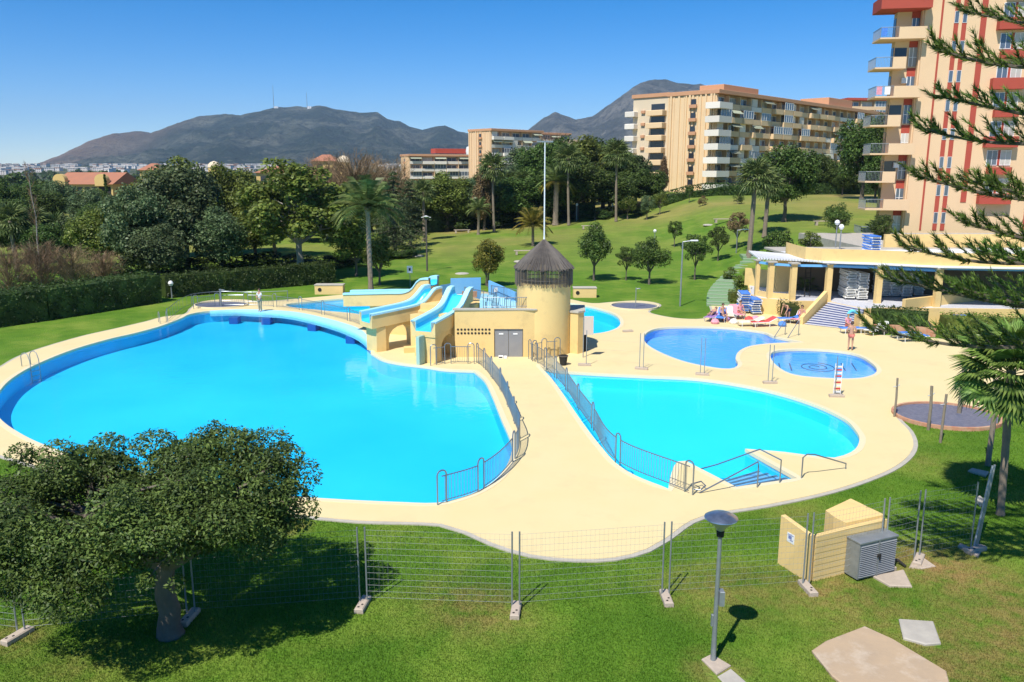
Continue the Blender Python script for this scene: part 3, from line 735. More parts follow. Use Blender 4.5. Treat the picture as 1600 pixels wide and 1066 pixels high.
TT('tall0', 757, 132, 262, 45, 'brown-green conical tree beside the tall palm at the wood edge', 'leaf_dead')
TT('twig', 828, 200, 240, 70, 'bare brown tree on the slope below the cream apartment block')
TT('twig', 860, 205, 218, 80, 'bare brown tree above the wood, right of the cream apartment block')
# trees at the big apartment block and the tower
T('big1', 1222, 100, 0.80, 'dark evergreen with bare forked trunk in front of the apartment block', 'leaf_a')
TT('big2', 1338, 128, 186, 85, 'tall dark evergreen behind the balconies of the red-striped tower', 'leaf_a')
T('tall1', 1362, 120, 0.9, 'narrow dark evergreen beside the lowest balconies of the tower', 'leaf_a')
T('big2', 1278, 150, 0.66, 'round dark tree below the apartment block, left of the tall evergreen', 'leaf_a')
T('big0', 1312, 140, 0.42, 'small round tree standing on the upper lawn beside the tower', 'leaf_a')
T('big3', 1240, 172, 0.72, 'green tree against the apartment block facade', 'leaf_b')
T('tall1', 1035, 168, 0.55, 'brownish tree at the lower left corner of the apartment block', 'leaf_dead')
T('small2', 1302, 84, 0.9, 'small dark tree beside the globe lamps above the terrace', 'leaf_a')
T('small0', 1372, 76, 0.8, 'dark shrub tree behind the terrace parapet', 'leaf_a')
T('loose0', 1213, 72, 1.1, 'small dark tree with thin trunk behind the pergola', 'leaf_a')
T('loose0', 1262, 74, 0.8, 'sparse young tree behind the terrace, right of the pergola', 'leaf_b')
# single lawn trees
T('small1', 928, 76.5, 1.25, 'round dark green tree on the lawn right of the tower roof', 'leaf_a')
T('small2', 1014, 74.0, 1.05, 'dark tree with uneven crown and white-painted trunk on the lawn', 'leaf_a')
T('loose0', 978, 76.5, 0.72, 'small loose tree between the two round lawn trees', 'leaf_a')
T('small0', 763, 72.5, 1.02, 'yellowing round tree on the lawn behind the blue walls', 'leaf_y')
T('small0', 760, 73.2, 0.85, 'green inner crown behind the yellowing tree', 'leaf_b')
T('loose0', 1085, 76.5, 0.98, 'slim young dark tree left of the green steps', 'leaf_a')
T('loose0', 1121, 86, 0.85, 'young dark tree beside the top of the green steps', 'leaf_a')
T('loose0', 1053, 99, 0.72, 'little palm-like tree on the middle of the slope', 'leaf_a')
T('loose0', 1075, 132, 0.55, 'tiny tree on the upper lawn under the hedge', 'leaf_a')
T('shrub', 1096, 124, 0.95, 'round reddish brown shrub on the upper lawn', 'leaf_dead', 'shrub', cat='shrub')
T('shrub', 1150, 120, 1.0, 'low green shrub on the upper lawn beside the palms', 'hedge', 'shrub', cat='shrub')
T('loose0', 1150, 90, 0.9, 'sparse reddish tree beside the green steps', 'leaf_dead')
T('shrub', 1165, 70, 1.25, 'grey-green shrub at the foot of the tall palm by the pergola', 'leaf_b', 'shrub', cat='shrub')
T('shrub', 1140, 76, 0.85, 'grey shrub between the green steps and the palm', 'leaf_b', 'shrub', cat='shrub')
T('small2', 980, 130, 0.9, 'round light green tree at the right end of the dense wood', 'leaf_b')
T('small0', 1010, 126, 0.85, 'light green shrubby tree below the hedge of the upper lawn', 'leaf_c')
T('small1', 1030, 128, 0.8, 'bushy tree at the left end of the upper hedge', 'leaf_b')
def PT(px, Y, topy, R, label, **kw):
    x = (px-800)/FPX*(Y*math.cos(PITCH)+CAMH*math.sin(PITCH)*.6)
    H = at(px, topy, Y).z - hgt(x, Y)
    return palm(x, Y, H, R, label=label, **kw)
PT(577, 70, 326, 3.3, 'tall feather palm with arching fronds in front of the cedar', nf=38)
PT(772, 128, 262, 3.0, 'very tall fan palm with slim trunk at the edge of the dense wood', fan=True, nf=34, tr=.2)
PT(963, 128, 242, 3.0, 'tallest fan palm, standing clear of the right end of the wood', fan=True, nf=34, tr=.2)
PT(889, 128, 248, 3.0, 'tall fan palm behind the flagpole, one trunk right of the yellow-skirted palm', fan=True, nf=34, tr=.2)
PT(868, 130, 285, 3.2, 'feather palm with a yellow skirt of old fronds', kind='my', nf=30, tr=.45)
PT(662, 118, 300, 2.3, 'fan palm between the cedar and the dense wood', fan=True, nf=30)
PT(747, 124, 328, 2.3, 'short light green feather palm at the wood edge', nf=24)
PT(833, 104, 352, 2.7, 'short yellow feather palm on the lawn beside the flagpole', kind='y', nf=34, tr=.2)
PT(818, 136, 285, 2.6, 'fan palm half hidden in the wood left of the flagpole', fan=True, nf=30)
PT(1172, 84, 278, 2.5, 'tall fan palm rising beside the pergola', fan=True, nf=40, tr=.26)
PT(1195, 92, 290, 2.2, 'fan palm just right of the tall palm beside the pergola', fan=True, nf=34, tr=.24)
PT(20, 84, 345, 2.4, 'fan palm at the left picture edge with a brown skirt', fan=True, nf=28)
PT(52, 86, 350, 2.3, 'fan palm at the left, right of the thin leafless tree', fan=True, nf=28)
PT(88, 88, 358, 2.3, 'fan palm at the left below the end of the yellow villa', fan=True, nf=28)
PT(1262, 62, 452, 1.3, 'young feather palm in the planter above the striped stairs', nf=14, tr=.14)
# rocks and low plants in the wood bed

r_ = random.Random(21)
for i in range(64):
    Y = r_.uniform(112, 230); px = r_.uniform(-60, 640)
    TT('big%d' % (i % 4), px, Y, r_.uniform(283, 318), r_.uniform(50, 80)*110/Y*1.3, 'dark tree of the woodland behind the left tree belt', ('leaf_a','leaf_b','leaf_c')[i % 3], 'woodland_tree', 'trees of the woodland behind the left belt')

TT('big0', 1368, 118, 214, 60, 'broad dark tree tucked behind the tower balconies', 'leaf_a')
TT('big1', 1300, 150, 262, 80, 'bushy dark tree at the foot of the apartment block, left of the tallest evergreen', 'leaf_a')
TT('big3', 1395, 112, 250, 60, 'dark tree against the lower left edge of the striped tower', 'leaf_a')
TT('big3', 1262, 158, 252, 75, 'green tree against the middle of the apartment facade', 'leaf_b')
# ---------------------------------------------------------------- foreground tree
def near_tree():
    b = P(268, 992)
    t = thing('foreground_tree', 'broad dark evergreen tree on the front lawn with a short thick trunk', 'tree', (b.x, b.y, 0))
    rs = np.random.RandomState(5)
    cl = []
    for i in range(112):
        a = rs.rand()*6.283; r = rs.rand()**0.5
        x = math.cos(a)*r*3.15; y = math.sin(a)*r*2.5
        z = 2.35 + rs.rand()*1.75*(1-0.3*r) + (0.4 if x > 0 else -0.1)*r
        cl.append((x-0.35, y+0.1, z, 0.32+0.38*rs.rand(), 0.26+0.22*rs.rand()))
    cl += [(-3.3,-0.2,2.3,.7,.5), (-2.7,-1.4,2.2,.7,.45), (-1.5,-1.9,2.3,.7,.45), (2.9,.3,2.9,.5,.5), (3.0,.6,3.6,.42,.4), (2.6,.6,4.0,.45,.35), (1.6,1.0,4.2,.45,.3), (.6,1.1,4.0,.45,.3), (-3.4,.8,4.0,.3,.3), (-.5,1.1,4.15,.5,.3), (2.3,.2,2.5,.5,.45), (2.5,-.3,3.4,.55,.5), (-1.6,1.2,4.05,.45,.3), (-2.6,.9,3.9,.5,.4), (-2.2,.2,3.8,.5,.4), (-2.9,.1,3.5,.55,.4), (-2.4,1.4,3.7,.4,.3)] + [(3.1*math.cos(a_)*rs.uniform(.9,1.12)-.35, 2.5*math.sin(a_)*rs.uniform(.9,1.1)+.1, rs.uniform(2.4,4.0), .2, .16) for a_ in [6.283*k_/34 for k_ in range(34)]]
    cl = np.array(cl); wt = cl[:,3]**2; wt /= wt.sum(); n = 125000
    k = rs.choice(len(cl), n, p=wt); d = rs.normal(0, 1, (n, 3)); d[:,2] += .15; d /= np.linalg.norm(d, axis=1)[:,None]
    r = 0.62+0.42*rs.rand(n)**0.6 + 0.10*rs.normal(0,1,n).clip(0,3)
    C = cl[k,:3] + d*np.stack([cl[k,3], cl[k,3], cl[k,4]], 1)*r[:,None]
    N = d*.6; N[:,2] += .6
    V = leaf_quads(C, N, 0.092, 0.42, rs)
    inst('crown', crown_mesh('crown', MT['leaf_n'], V), t)
    inst('trunk', limb_mesh('trunk', MT['bark'], 1.75, cl, 0.24, 8, nb=22, n=12), t)
near_tree()

# ---------------------------------------------------------------- near fan palm and leaning trunk
def near_palm():
    b = P(1563, 805); X, Y = b.x, b.y
    t = thing('near_fan_palm', 'fan palm with full green crown on the lawn at the right edge', 'palm', (X, Y, 0))
    top = at(1580, 578, Y+0.3); tx, tz = top.x-X, top.z
    mb = MB(); k = 16
    mb.tube([(tx*(i/k)**1.3, 0.3*i/k, -.1+(tz+.1)*i/k) for i in range(k+1)], [0.10*(1.5 if i == 0 else 1.05+(.08 if i % 2 else -.04)+.3*(i/k)**3) for i in range(k+1)], 9)
    mb.obj('trunk', MT['palmtrunk'], t, smooth=True)
    ms = [fan_leaf('leaf', 0.95, 'leaf_fan', 26, 0.95, seed=s) for s in (11, 12, 13)]
    for i in range(58):
        u = i/58; an = i*2.39996+RND.uniform(-.2,.2)
        inst('leaf', ms[i % 3], t, (tx, .3, tz-.25*u), rot=(RND.uniform(-.3,.3), math.radians(-80+118*u), an), scale=RND.uniform(.85,1.08))
    md = fan_leaf('dead_leaf', 0.6, 'leaf_dead', 12, 0.6, seed=4)
    for i in range(20):
        inst('dead_leaf', md, t, (tx, .3, tz-.3), rot=(RND.uniform(-.3,.3), math.radians(RND.uniform(55, 82)), RND.uniform(0, 6.28)), scale=RND.uniform(.7,1))
near_palm()

# ---------------------------------------------------------------- araucaria: tiers of long boughs
def bough_mesh(L, seed, nb=17):
    rs = np.random.RandomState(seed); mb = MB(); tris = []
    pts = [Vector((L*t, 0, L*(-0.16*t + 0.19*t*t + .02*math.sin(t*5+seed)))) for t in [i/10 for i in range(11)]]
    mb.tube(pts, [0.045*(1-.8*i/10)+.006 for i in range(11)], 5)
    Vn = []
    def tuft(a, b, n, ln):
        d = np.array(b-a); dn = d/np.linalg.norm(d); u = rs.rand(n)[:,None]; base = np.array(a)+d*u
        s = rs.normal(0, 1, (n,3)); s -= (s@dn)[:,None]*dn; s /= np.linalg.norm(s, axis=1)[:,None]
        tip = base + dn*ln*.75 + s*ln*.5; w = np.cross(s, dn)*0.0095
        Vn.append(np.stack([base-w, base+w, tip], 1))
    for i in range(nb*2):
        t = 0.16+0.84*(i//2+rs.rand()*.6)/nb; t = min(t, .99); a = pts[int(t*10)].lerp(pts[min(10, int(t*10)+1)], t*10-int(t*10))
        s = 1 if i % 2 else -1; l = (0.30+.30*math.sin(math.pi*min(1,t*1.05)))*(0.8+.4*rs.rand())*L/4
        d = Vector((0.7, s*0.75*(1-.35*t), 0.1+.6*rs.rand())).normalized()
        m = a + d*l*.5 + Vector((0,0,-.03)); e = a + d*l + Vector((.1*l,0,.16*l))
        mb.tube([a, m, e], [.010,.007,.004], 3, cap=False)
        tuft(a, m, 34, .13); tuft(m, e, 46, .14)
    tuft(pts[9], pts[10], 60, .1)
    V = np.concatenate(Vn).reshape(-1,3)
    me = mb.mesh('bough', [MT['bark'], MT['leaf_pine']]); nv = len(me.vertices)
    allv = [tuple(v.co) for v in me.vertices] + [tuple(v) for v in V]
    fs = [tuple(p.vertices) for p in me.polygons] + [(nv+3*i, nv+3*i+1, nv+3*i+2) for i in range(len(V)//3)]
    m2 = bpy.data.meshes.new('bough'); m2.from_pydata(allv, [], fs); m2.materials.append(MT['bark']); m2.materials.append(MT['leaf_pine'])
    m2.polygons.foreach_set('material_index', [0]*(len(fs)-len(V)//3) + [1]*(len(V)//3)); m2.update(); return m2
def araucaria():
    X, Y = 13.5, 16.2
    t = thing('araucaria', 'tall araucaria with long tiered boughs reaching in from the right edge', 'tree', (X, Y, 0))
    mb = MB(); k = 18; mb.tube([(0,0,-.1+17.5*i/k) for i in range(k+1)], [.24*(1-.85*i/k) for i in range(k+1)], 10); mb.obj('trunk', MT['bark'], t, smooth=True)
    bm_ = [bough_mesh(4.0, s) for s in (1, 2, 3)]
    # boughs seen in the picture: tip pixel, tip distance, scale follows from the trunk distance
    tips = [(1458,72,19.0),(1500,20,20.5),(1462,158,19.6),(1430,196,20.2),(1426,278,19.4),(1520,292,18.2),(1405,380,20.0),(1500,350,18.2),(1378,440,21.0),(1350,505,20.5),(1490,452,18.4),(1530,400,18.0)]
    for i, (px, py, Yt) in enumerate(tips):
        p = at(px, py, Yt*.85); d = Vector((p.x-X, p.y-Y, 0)); L = d.length
        z0 = p.z - 0.03*L*1.0
        inst('bough', bm_[i % 3], t, (0, 0, z0), rot=(0, 0, math.atan2(d.y, d.x)), scale=L/4.0)
    for j in range(6):
        z = 6.4+1.9*j; L = 4.4*(1-.6*((j)/16)**1.3)
        for q in range(3):
            inst('bough', bm_[(j+q) % 3], t, (0, 0, z+RND.uniform(-.15,.15)), rot=(0, 0, -1.3+1.0*q+RND.uniform(-.4,.4)), scale=L/4.0*RND.uniform(.85,1))
araucaria()

# ---------------------------------------------------------------- hedges
def hedge(pts, w, h, label, mat='hedge', dens=90, size=0.16, seed=1, name='hedge', z=None):
    rs = np.random.RandomState(seed); pts = [Vector((p[0], p[1], 0)) for p in pts]; Cs = []; Ns = []
    core = MB()
    for a, b in zip(pts[:-1], pts[1:]):
        d = b-a; L = d.length; d.normalize(); nrm = Vector((-d.y, d.x, 0)); n = int(dens*L*(2*h+w))
        u = rs.rand(n)*L; per = rs.rand(n)*(2*h+w)
        off = np.where(per < h, -w/2, np.where(per < h+w, per-h-w/2, w/2)); zz = np.where(per < h, per, np.where(per < h+w, h, 2*h+w-per))
        bumpy = np.array([0.16*noise.noise(Vector((uu*0.9+a.x, oo*1.3, z_*1.2))) for uu, oo, z_ in zip(u, off, zz)])
        nx = np.where(per < h, -1, np.where(per < h+w, 0, 1)); nz = np.where((per >= h) & (per < h+w), 1, 0)
        off = off + nx*bumpy + rs.normal(0, .05, n); zz = zz + nz*(bumpy+0.02) + rs.normal(0, .05, n)
        gx = a.x+d.x*u+nrm.x*off; gy = a.y+d.y*u+nrm.y*off
        gz = np.array([hgt(p, q) if z is None else z for p, q in zip(gx, gy)])
        Cs.append(np.c_[gx, gy, gz+zz]); Ns.append(np.c_[nrm.x*nx, nrm.y*nx, nz+.3])
        za = (hgt(a.x, a.y) if z is None else z); zb = (hgt(b.x, b.y) if z is None else z)
        q = [a-nrm*(w/2-.12), b-nrm*(w/2-.12), b+nrm*(w/2-.12), a+nrm*(w/2-.12)]; zl = [za, zb, zb, za]
        core._a([(v.x, v.y, l-.1) for v, l in zip(q, zl)] + [(v.x, v.y, l+h-.14) for v, l in zip(q, zl)], [(0,3,2,1),(4,5,6,7),(0,1,5,4),(1,2,6,5),(2,3,7,6),(3,0,4,7)])
    V = leaf_quads(np.concatenate(Cs), np.concatenate(Ns), size, 0.55, rs)
    nv = len(core.v); me = bpy.data.meshes.new(name)
    allv = core.v + [tuple(v) for v in V]; fs = core.f + [(nv+4*i, nv+4*i+1, nv+4*i+2, nv+4*i+3) for i in range(len(V)//4)]
    me.from_pydata(allv, [], fs); me.materials.append(MT[mat]); me.update()
    return tag(inst(name, me), label, 'hedge')
hedge([(-50, 36), (-38, 50), (-33.5, 56.5), (-29.0, 64.5)], 2.4, 2.3, 'long clipped dark hedge along the left lawn', dens=55, size=.2, seed=2)
hedge([(-29.0, 66.5), (-23, 71.5), (-17, 76)], 1.6, 1.9, 'dark hedge in the shade behind the round shower tray', dens=45, size=.2, seed=3)
a_, b_ = G(1035, 334), G(1160, 322)
hedge([(a_.x, 137), (a_.x+16, 142), (a_.x+40, 150)], 2.2, 2.0, 'clipped hedge at the foot of the apartment block', dens=22, size=.3, seed=4)
hedge([(46, 148), (62, 156), (84, 160)], 3.0, 3.0, 'rough hedge behind the upper lawn, left of the tower', dens=18, size=.34, seed=5)
hedge([(-22, 132), (-4, 137), (14, 139)], 2.0, 2.4, 'dark hedge under the dense wood', dens=20, size=.3, seed=6)
# ---------------------------------------------------------------- footbridge face and piers of the main pool
def bridge_face():
    top = smooth_poly([(P(*q), False) for q in [(328,487),(370,485),(420,486),(460,489),(505,498),(544,509),(563,517),(576,529),(581,541)]], False, 0.4)
    n = len(top)
    mb = MB(); V = []
    for p in top:
        u = Vector((p.x, p.y, 0)); i = top.index(p); t = (top[min(i+1, n-1)]-top[max(i-1, 0)]).normalized(); nn = Vector((t.y, -t.x, 0))
        V.append((u+nn*0.03, u+nn*(0.12+.63*min(1, i/8, (n-1-i)/12))))
    vs = []; 
    for a, b in V: vs += [(b.x, b.y, DECKZ+.02), (b.x, b.y, -0.34), (a.x-(b-a).x*.1, a.y-(b-a).y*.1, -0.34), (a.x-(b-a).x*.1, a.y-(b-a).y*.1, DECKZ+.02)]
    fs = []
    for i in range(n-1):
        for j in range(4): fs.append((4*i+j, 4*i+(j+1)%4, 4*i+4+(j+1)%4, 4*i+4+j))
    fs += [(0,1,2,3), (4*n-1,4*n-2,4*n-3,4*n-4)]
    mb._a(vs, fs)
    t = thing('footbridge_edge', 'light blue footbridge edge beam on dark piers at the far end of the main pool', 'bridge')
    mb.obj('edge_beam', MT['bluecoping'], t)
    pm = MB().box(-.32, .32, -.55, .22, -.81, -.34).mesh('pier', MT['paint_dark'])
    for px, py in ((369,487),(419,488),(493,497),(553,515)):
        q = P(px, py); inst('pier', pm, t, (q.x, q.y-.22, 0), -0.25 if px > 450 else 0)
bridge_face()

# ---------------------------------------------------------------- tube railings
def railing(px, label, H=0.92, hoops=None, name='railing', z0=DECKZ, closed=False, world_pts=None, spacing=0.115, hoop=True, inset=0.0, group=None):
    """px: list of ground points; a hooped post stands at each, bar panels run between"""
    pts = world_pts or [P(a, b) for a, b in px]
    o = pts[0].copy(); t = thing(name, label, 'railing', (o.x, o.y, z0), 0, group)
    path = smooth_poly([(p, False) for p in pts], False, 0.12)
    cum = [0]
    for a, b in zip(path[:-1], path[1:]): cum.append(cum[-1]+(b-a).length)
    def pos(s):
        s = min(max(s, 0), cum[-1]-1e-6); lo, hi = 0, len(cum)-1
        while hi-lo > 1:
            m = (lo+hi)//2
            if cum[m] <= s: lo = m
            else: hi = m
        k = (s-cum[lo])/max(1e-9, cum[hi]-cum[lo]); return path[lo].lerp(path[hi], k)-o
    ps = []
    for p in pts:
        ps.append(min(range(len(path)), key=lambda i: (path[i]-p).length))
    ps = [cum[i] for i in ps]
    hw = 0.17; zz = lambda v: Vector((0,0,v))
    for i, s in enumerate(ps):
        first, last = i == 0, i == len(ps)-1
        if hoop:
            a, b = (pos(s), pos(s+2*hw)) if first else ((pos(s-2*hw), pos(s)) if last else (pos(s-hw), pos(s+hw)))
            Ht = H+.20; loop = [a+zz(-.04), a+zz(Ht-.14)]
            for k in range(1, 6):
                an = math.pi*k/6; c = a.lerp(b, 0.5-0.5*math.cos(an)); loop.append(c+zz(Ht-.14+.14*math.sin(an)))
            loop += [b+zz(Ht-.14), b+zz(-.04)]
            MB().tube(loop, .026, 6).obj('hoop', MT['metal'], t, smooth=True)
        else:
            MB().tube([pos(s)+zz(-.04), pos(s)+zz(H+.04)], .026, 6).obj('post', MT['metal'], t, smooth=True)
    for s0, s1 in zip(ps[:-1], ps[1:]):
        a, b = (s0+hw, s1-hw) if hoop else (s0, s1)
        if b-a < .2: continue
        n = max(2, int((b-a)/.25)); pp = [pos(a+(b-a)*k/n) for k in range(n+1)]
        MB().tube([q+zz(H) for q in pp], .02, 5).tube([q+zz(.10) for q in pp], .016, 5).obj('rail', MT['metal'], t, smooth=True)
        mb = MB(); k = max(2, int((b-a)/spacing))
        for j in range(1, k):
            q = pos(a+(b-a)*j/k); mb.tube([q+zz(.10), q+zz(H)], .0085, 4, cap=False)
        mb.obj('bars', MT['metal'], t)
    return t
railing([(684,792),(752,769),(803,722),(812,690),(803,662),(793,636),(782,612),(768,592),(757,578),(745,568)], 'steel hoop railing along the main pool side of the walkway, bending at its near end')
railing([(1082,776),(965,726),(926,672),(903,640),(885,612),(868,592),(852,577),(838,568),(826,562)], 'steel hoop railing along the right pool side of the walkway')
railing([(741,570),(700,570),(673,573)], 'short steel railing in front of the third slide pillar', H=0.95)
railing([(875,560),(850,562),(832,566)], 'short steel railing at the foot of the round tower', H=0.95)
railing([(303,484),(340,480),(385,479),(430,481),(470,486),(505,493),(545,503),(568,512),(578,524),(584,540)], 'long thin railing along the pool edge of the footbridge', H=0.85, spacing=.14)
railing([(262,503),(300,478),(345,473),(395,474),(450,472)], 'thin railing on the lawn side of the round shower tray', H=0.85, hoop=False, spacing=.8)
# handrails beside the wading steps
def handrail(label, loc, pts, r=.024, z=DECKZ):
    a = P(*loc); t = thing('handrail', label, 'handrail', (a.x, a.y, z))
    MB().tube([Vector(p)-Vector((a.x, a.y, z)) for p in pts], r, 7).obj('tube', MT['metal'], t, smooth=True); return t
def up(px, py, h, z=0.0): q = P(px, py, z+h); return (q.x, q.y, q.z)
def gp(px, py, h=0.0): q = P(px, py); return (q.x, q.y, h)
handrail('long slanting handrail nearest the front railing at the wading steps', (1092,773), [gp(1092,773,.05), (*P(1182,764)[:2], .95), (*P(1183,764)[:2], .75), gp(1183,764,.0)])
handrail('high handrail over the middle of the wading steps', (1218,757), [gp(1218,757,0), (*P(1218,757)[:2], .86), (*P(1185,735)[:2], .78), (*P(1120,726)[:2], .0), (*P(1090,730)[:2], -.1)])
handrail('low handrail on the yellow tongue right of the wading steps', (1252,750), [gp(1252,750,0), (*P(1252,750)[:2], .8), (*P(1258,748)[:2], .88), (*P(1270,747)[:2], .85), gp(1321,735,.25), gp(1321,735,.03)])
handrail('curled steel hoop lying at the foot of the front railing', (1086,770), [gp(1079,768,.25), gp(1095,762,.22), gp(1102,768,.2), gp(1094,774,.18), gp(1082,772,.16)])
# wading steps under water
a, b, c, d = P(1150,764), P(1247,750), P(1165,704), P(1086,731)
t = thing('pool_step', 'light blue wading steps under water between the yellow tongues of the right pool', 'steps', (a.x, a.y, 0))
MT['step_tile'] = M_('step_tile', (0.20, 0.42, 0.72), 0.6, (0.28, 0.50, 0.78), 12, 0.4)
for i in range(4):
    u0, u1 = .05+.17*i, .22+.17*i
    poly = [a.lerp(d, u0), b.lerp(c, u0), b.lerp(c, u1), a.lerp(d, u1)]
    poly = [Vector((p.x-a.x, p.y-a.y, 0)) for p in poly]
    MB().prism(poly, -0.68, -.16-.11*i).obj('tread', MT['step_tile'], t)
    MB().prism([poly[3].lerp(poly[0], .3), poly[2].lerp(poly[1], .3), poly[2].lerp(poly[1], .05), poly[3].lerp(poly[0], .05)], -.155-.11*i, -.15-.11*i).obj('nosing_strip', MT['tile'], t)
# pool ladders
def ladder(px, py, ang, label, group='ladders at the pool edges'):
    q = P(px, py); t = thing('pool_ladder', label, 'pool ladder', (q.x, q.y, DECKZ), ang)
    for s in (-.25, .25):
        MB().tube([(s,-.55,-.03),(s,-.55,.55),(s,-.42,.72),(s,-.2,.78),(s,.02,.68),(s,.14,.35),(s,.16,-.9)], .022, 7).obj('rail', MT['galv'], t, smooth=True)
    for z in (-.25,-.5,-.75): MB().box(-.25,.25,.13,.19,z,z+.03).obj('rung', MT['galv'], t)
ladder(52, 574, -2.0, 'steel ladder at the far left edge of the main pool')
ladder(256, 506, -2.6, 'steel ladder where the lawn meets the left end of the footbridge')

# ---------------------------------------------------------------- slides, platform and round tower
def profile_wall(poly, a, b, w, name, mat, parent, org):
    """poly in (s along a->b, z), extruded to width w"""
    d = Vector((b[0]-a[0], b[1]-a[1], 0)).normalized(); nn = Vector((-d.y, d.x, 0))*w/2; A = Vector((a[0], a[1], 0))-org
    v, f = fill([Vector((p[0], p[1], 0)) for p in poly], ())
    mb = MB()
    mb._a([A+d*x+nn+Vector((0,0,z)) for x, z, _ in v], f); mb._a([A+d*x-nn+Vector((0,0,z)) for x, z, _ in v], [q[::-1] for q in f])
    n = len(poly); mb._a([A+d*p[0]+nn+Vector((0,0,p[1])) for p in poly]+[A+d*p[0]-nn+Vector((0,0,p[1])) for p in poly], [(i,(i+1)%n,n+(i+1)%n,n+i) for i in range(n)])
    o = mb.obj(name, mat, parent)
    bm = bmesh.new(); bm.from_mesh(o.data); bmesh.ops.remove_doubles(bm, verts=bm.verts, dist=.001); bmesh.ops.recalc_face_normals(bm, faces=bm.faces); bm.to_mesh(o.data); bm.free()
    return o
def arch(s0, s1, h, n=8):
    m = (s0+s1)/2; r = (s1-s0)/2; return [(s0, 0.0)] + [(m-r*math.cos(math.pi*k/n), h-r*.75+r*.75*math.sin(math.pi*k/n)) for k in range(n+1)] + [(s1, 0.0)]
def slide(label, pts, w, org, parent_name='water_slide', wall=.25, h=.48, supports=None):
    """pts world, from top to exit; returns thing"""
    t = thing('water_slide', label, 'water slide', org)
    pts = smooth_poly([(Vector(p), False) for p in pts], False, .22); n = len(pts)
    def sweep(sec, name, mat):
        vs = []; m = len(sec)
        for i, p in enumerate(pts):
            tt = pts[min(i+1,n-1)]-pts[max(i-1,0)]; tt.z = 0; tt.normalize(); nn = Vector((-tt.y, tt.x, 0))
            for (u, z) in sec: vs.append(p-org+nn*u+Vector((0,0,z)))
        fs = [(i*m+j, i*m+(j+1)%m, (i+1)*m+(j+1)%m, (i+1)*m+j) for i in range(n-1) for j in range(m)]
        mb = MB(); mb._a(vs, fs); mb._a(vs[:m], [tuple(range(m))]); mb._a(vs[-m:], [tuple(range(m))[::-1]])
        mb.obj(name, mat, t)
    W = w/2
    sweep([(-W-wall,-.34),(-W-wall,h-.02),(-W-.005,h-.02),(-W-.005,-.04),(W+.005,-.04),(W+.005,h-.02),(W+wall,h-.02),(W+wall,-.34)], 'channel', MT['plaster'])
    sweep([(-W,-.03),(-W,h+.05),(-W-wall-.05,h+.05),(-W-wall-.05,h-.06),(-W-wall-.03,h-.06),(-W-wall-.03,h+.02),(-W+.02,h+.02)], 'rim', MT['bluepaint'])
    sweep([(W,-.03),(W-.02,h+.02),(W+wall+.03,h+.02),(W+wall+.03,h-.06),(W+wall+.05,h-.06),(W+wall+.05,h+.05),(W,h+.05)], 'rim', MT['bluepaint'])
    sweep([(-W+.002,-.035),(-W+.02,.30),(-W+.05,.10),(-W+.15,.01),(W-.15,.01),(W-.05,.10),(W-.02,.30),(W-.002,-.035)], 'flume', MT['slide'])
    return t
O0 = Vector((-5.0, 47.0, 0))
# slide A: long one over the back pool
tA = slide('longest water slide, its channel running left over the back pool', [(-4.9,50.3,3.3),(-5.4,50.5,3.25),(-5.8,50.7,2.85),(-6.2,50.85,2.48),(-6.7,51.05,2.32),(-7.8,51.35,2.26),(-8.6,51.5,2.22),(-10.7,51.9,2.12)], .95, O0)
profile_wall([(0.2,-.5),(4.3,-.5),(4.3,2.9),(3.8,2.7),(3.4,2.3),(2.6,2.05),(1.9,2.0),(0.2,1.95)] , (-9.2,51.6), (-4.9,50.4), .9, 'support_wall', MT['plaster'], tA, O0)
tB = slide('middle water slide ending above the arched pillar left of the equipment niche', [(-4.7,48.9,2.95),(-5.05,48.6,2.9),(-5.35,48.35,2.55),(-5.7,48.05,2.2),(-6.1,47.7,2.05),(-7.2,46.8,1.92),(-8.45,45.8,1.8)], .95, O0)
profile_wall([(0.15,-.02),(0.62,-.02)]+arch(.95,2.9,1.45)+[(3.5,0.0),(4.9,0.0),(4.9,2.6),(4.45,2.45),(3.95,2.0),(3.3,1.8),(1.6,1.62),(0.15,1.48)], (-8.3,45.95), (-4.6,49.0), 1.2, 'support_wall', MT['plaster'], tB, O0)
MB().box(-.30,.30,-.35,.30,-.02,1.5,.03).obj('pillar', MT['plaster'], tB, (-7.75-O0.x, 45.95-O0.y, 0), .6)
tC = slide('steep right-hand water slide ending above the near pillar', [(-2.95,47.1,3.15),(-3.1,46.75,3.1),(-3.3,46.3,2.7),(-3.5,45.85,2.32),(-3.75,45.3,2.12),(-4.2,44.25,1.98),(-4.8,42.85,1.84)], .95, O0)
profile_wall([(0.12,-.02),(0.62,-.02)]+arch(.82,2.5,1.4)+[(3.2,0.0),(4.4,0.0),(4.5,2.75),(4.0,2.5),(3.45,2.05),(2.8,1.82),(1.5,1.66),(0.12,1.5)], (-4.75,42.75), (-3.0,47.0), 1.2, 'support_wall', MT['plaster'], tC, O0)
MB().box(-.10,.10,-.3,.3,-.02,1.62,.02).obj('pillar_face', M_('green_plaster', (.36,.50,.38), .8), tC, (-4.95-O0.x, 42.55-O0.y, 0), -.4)
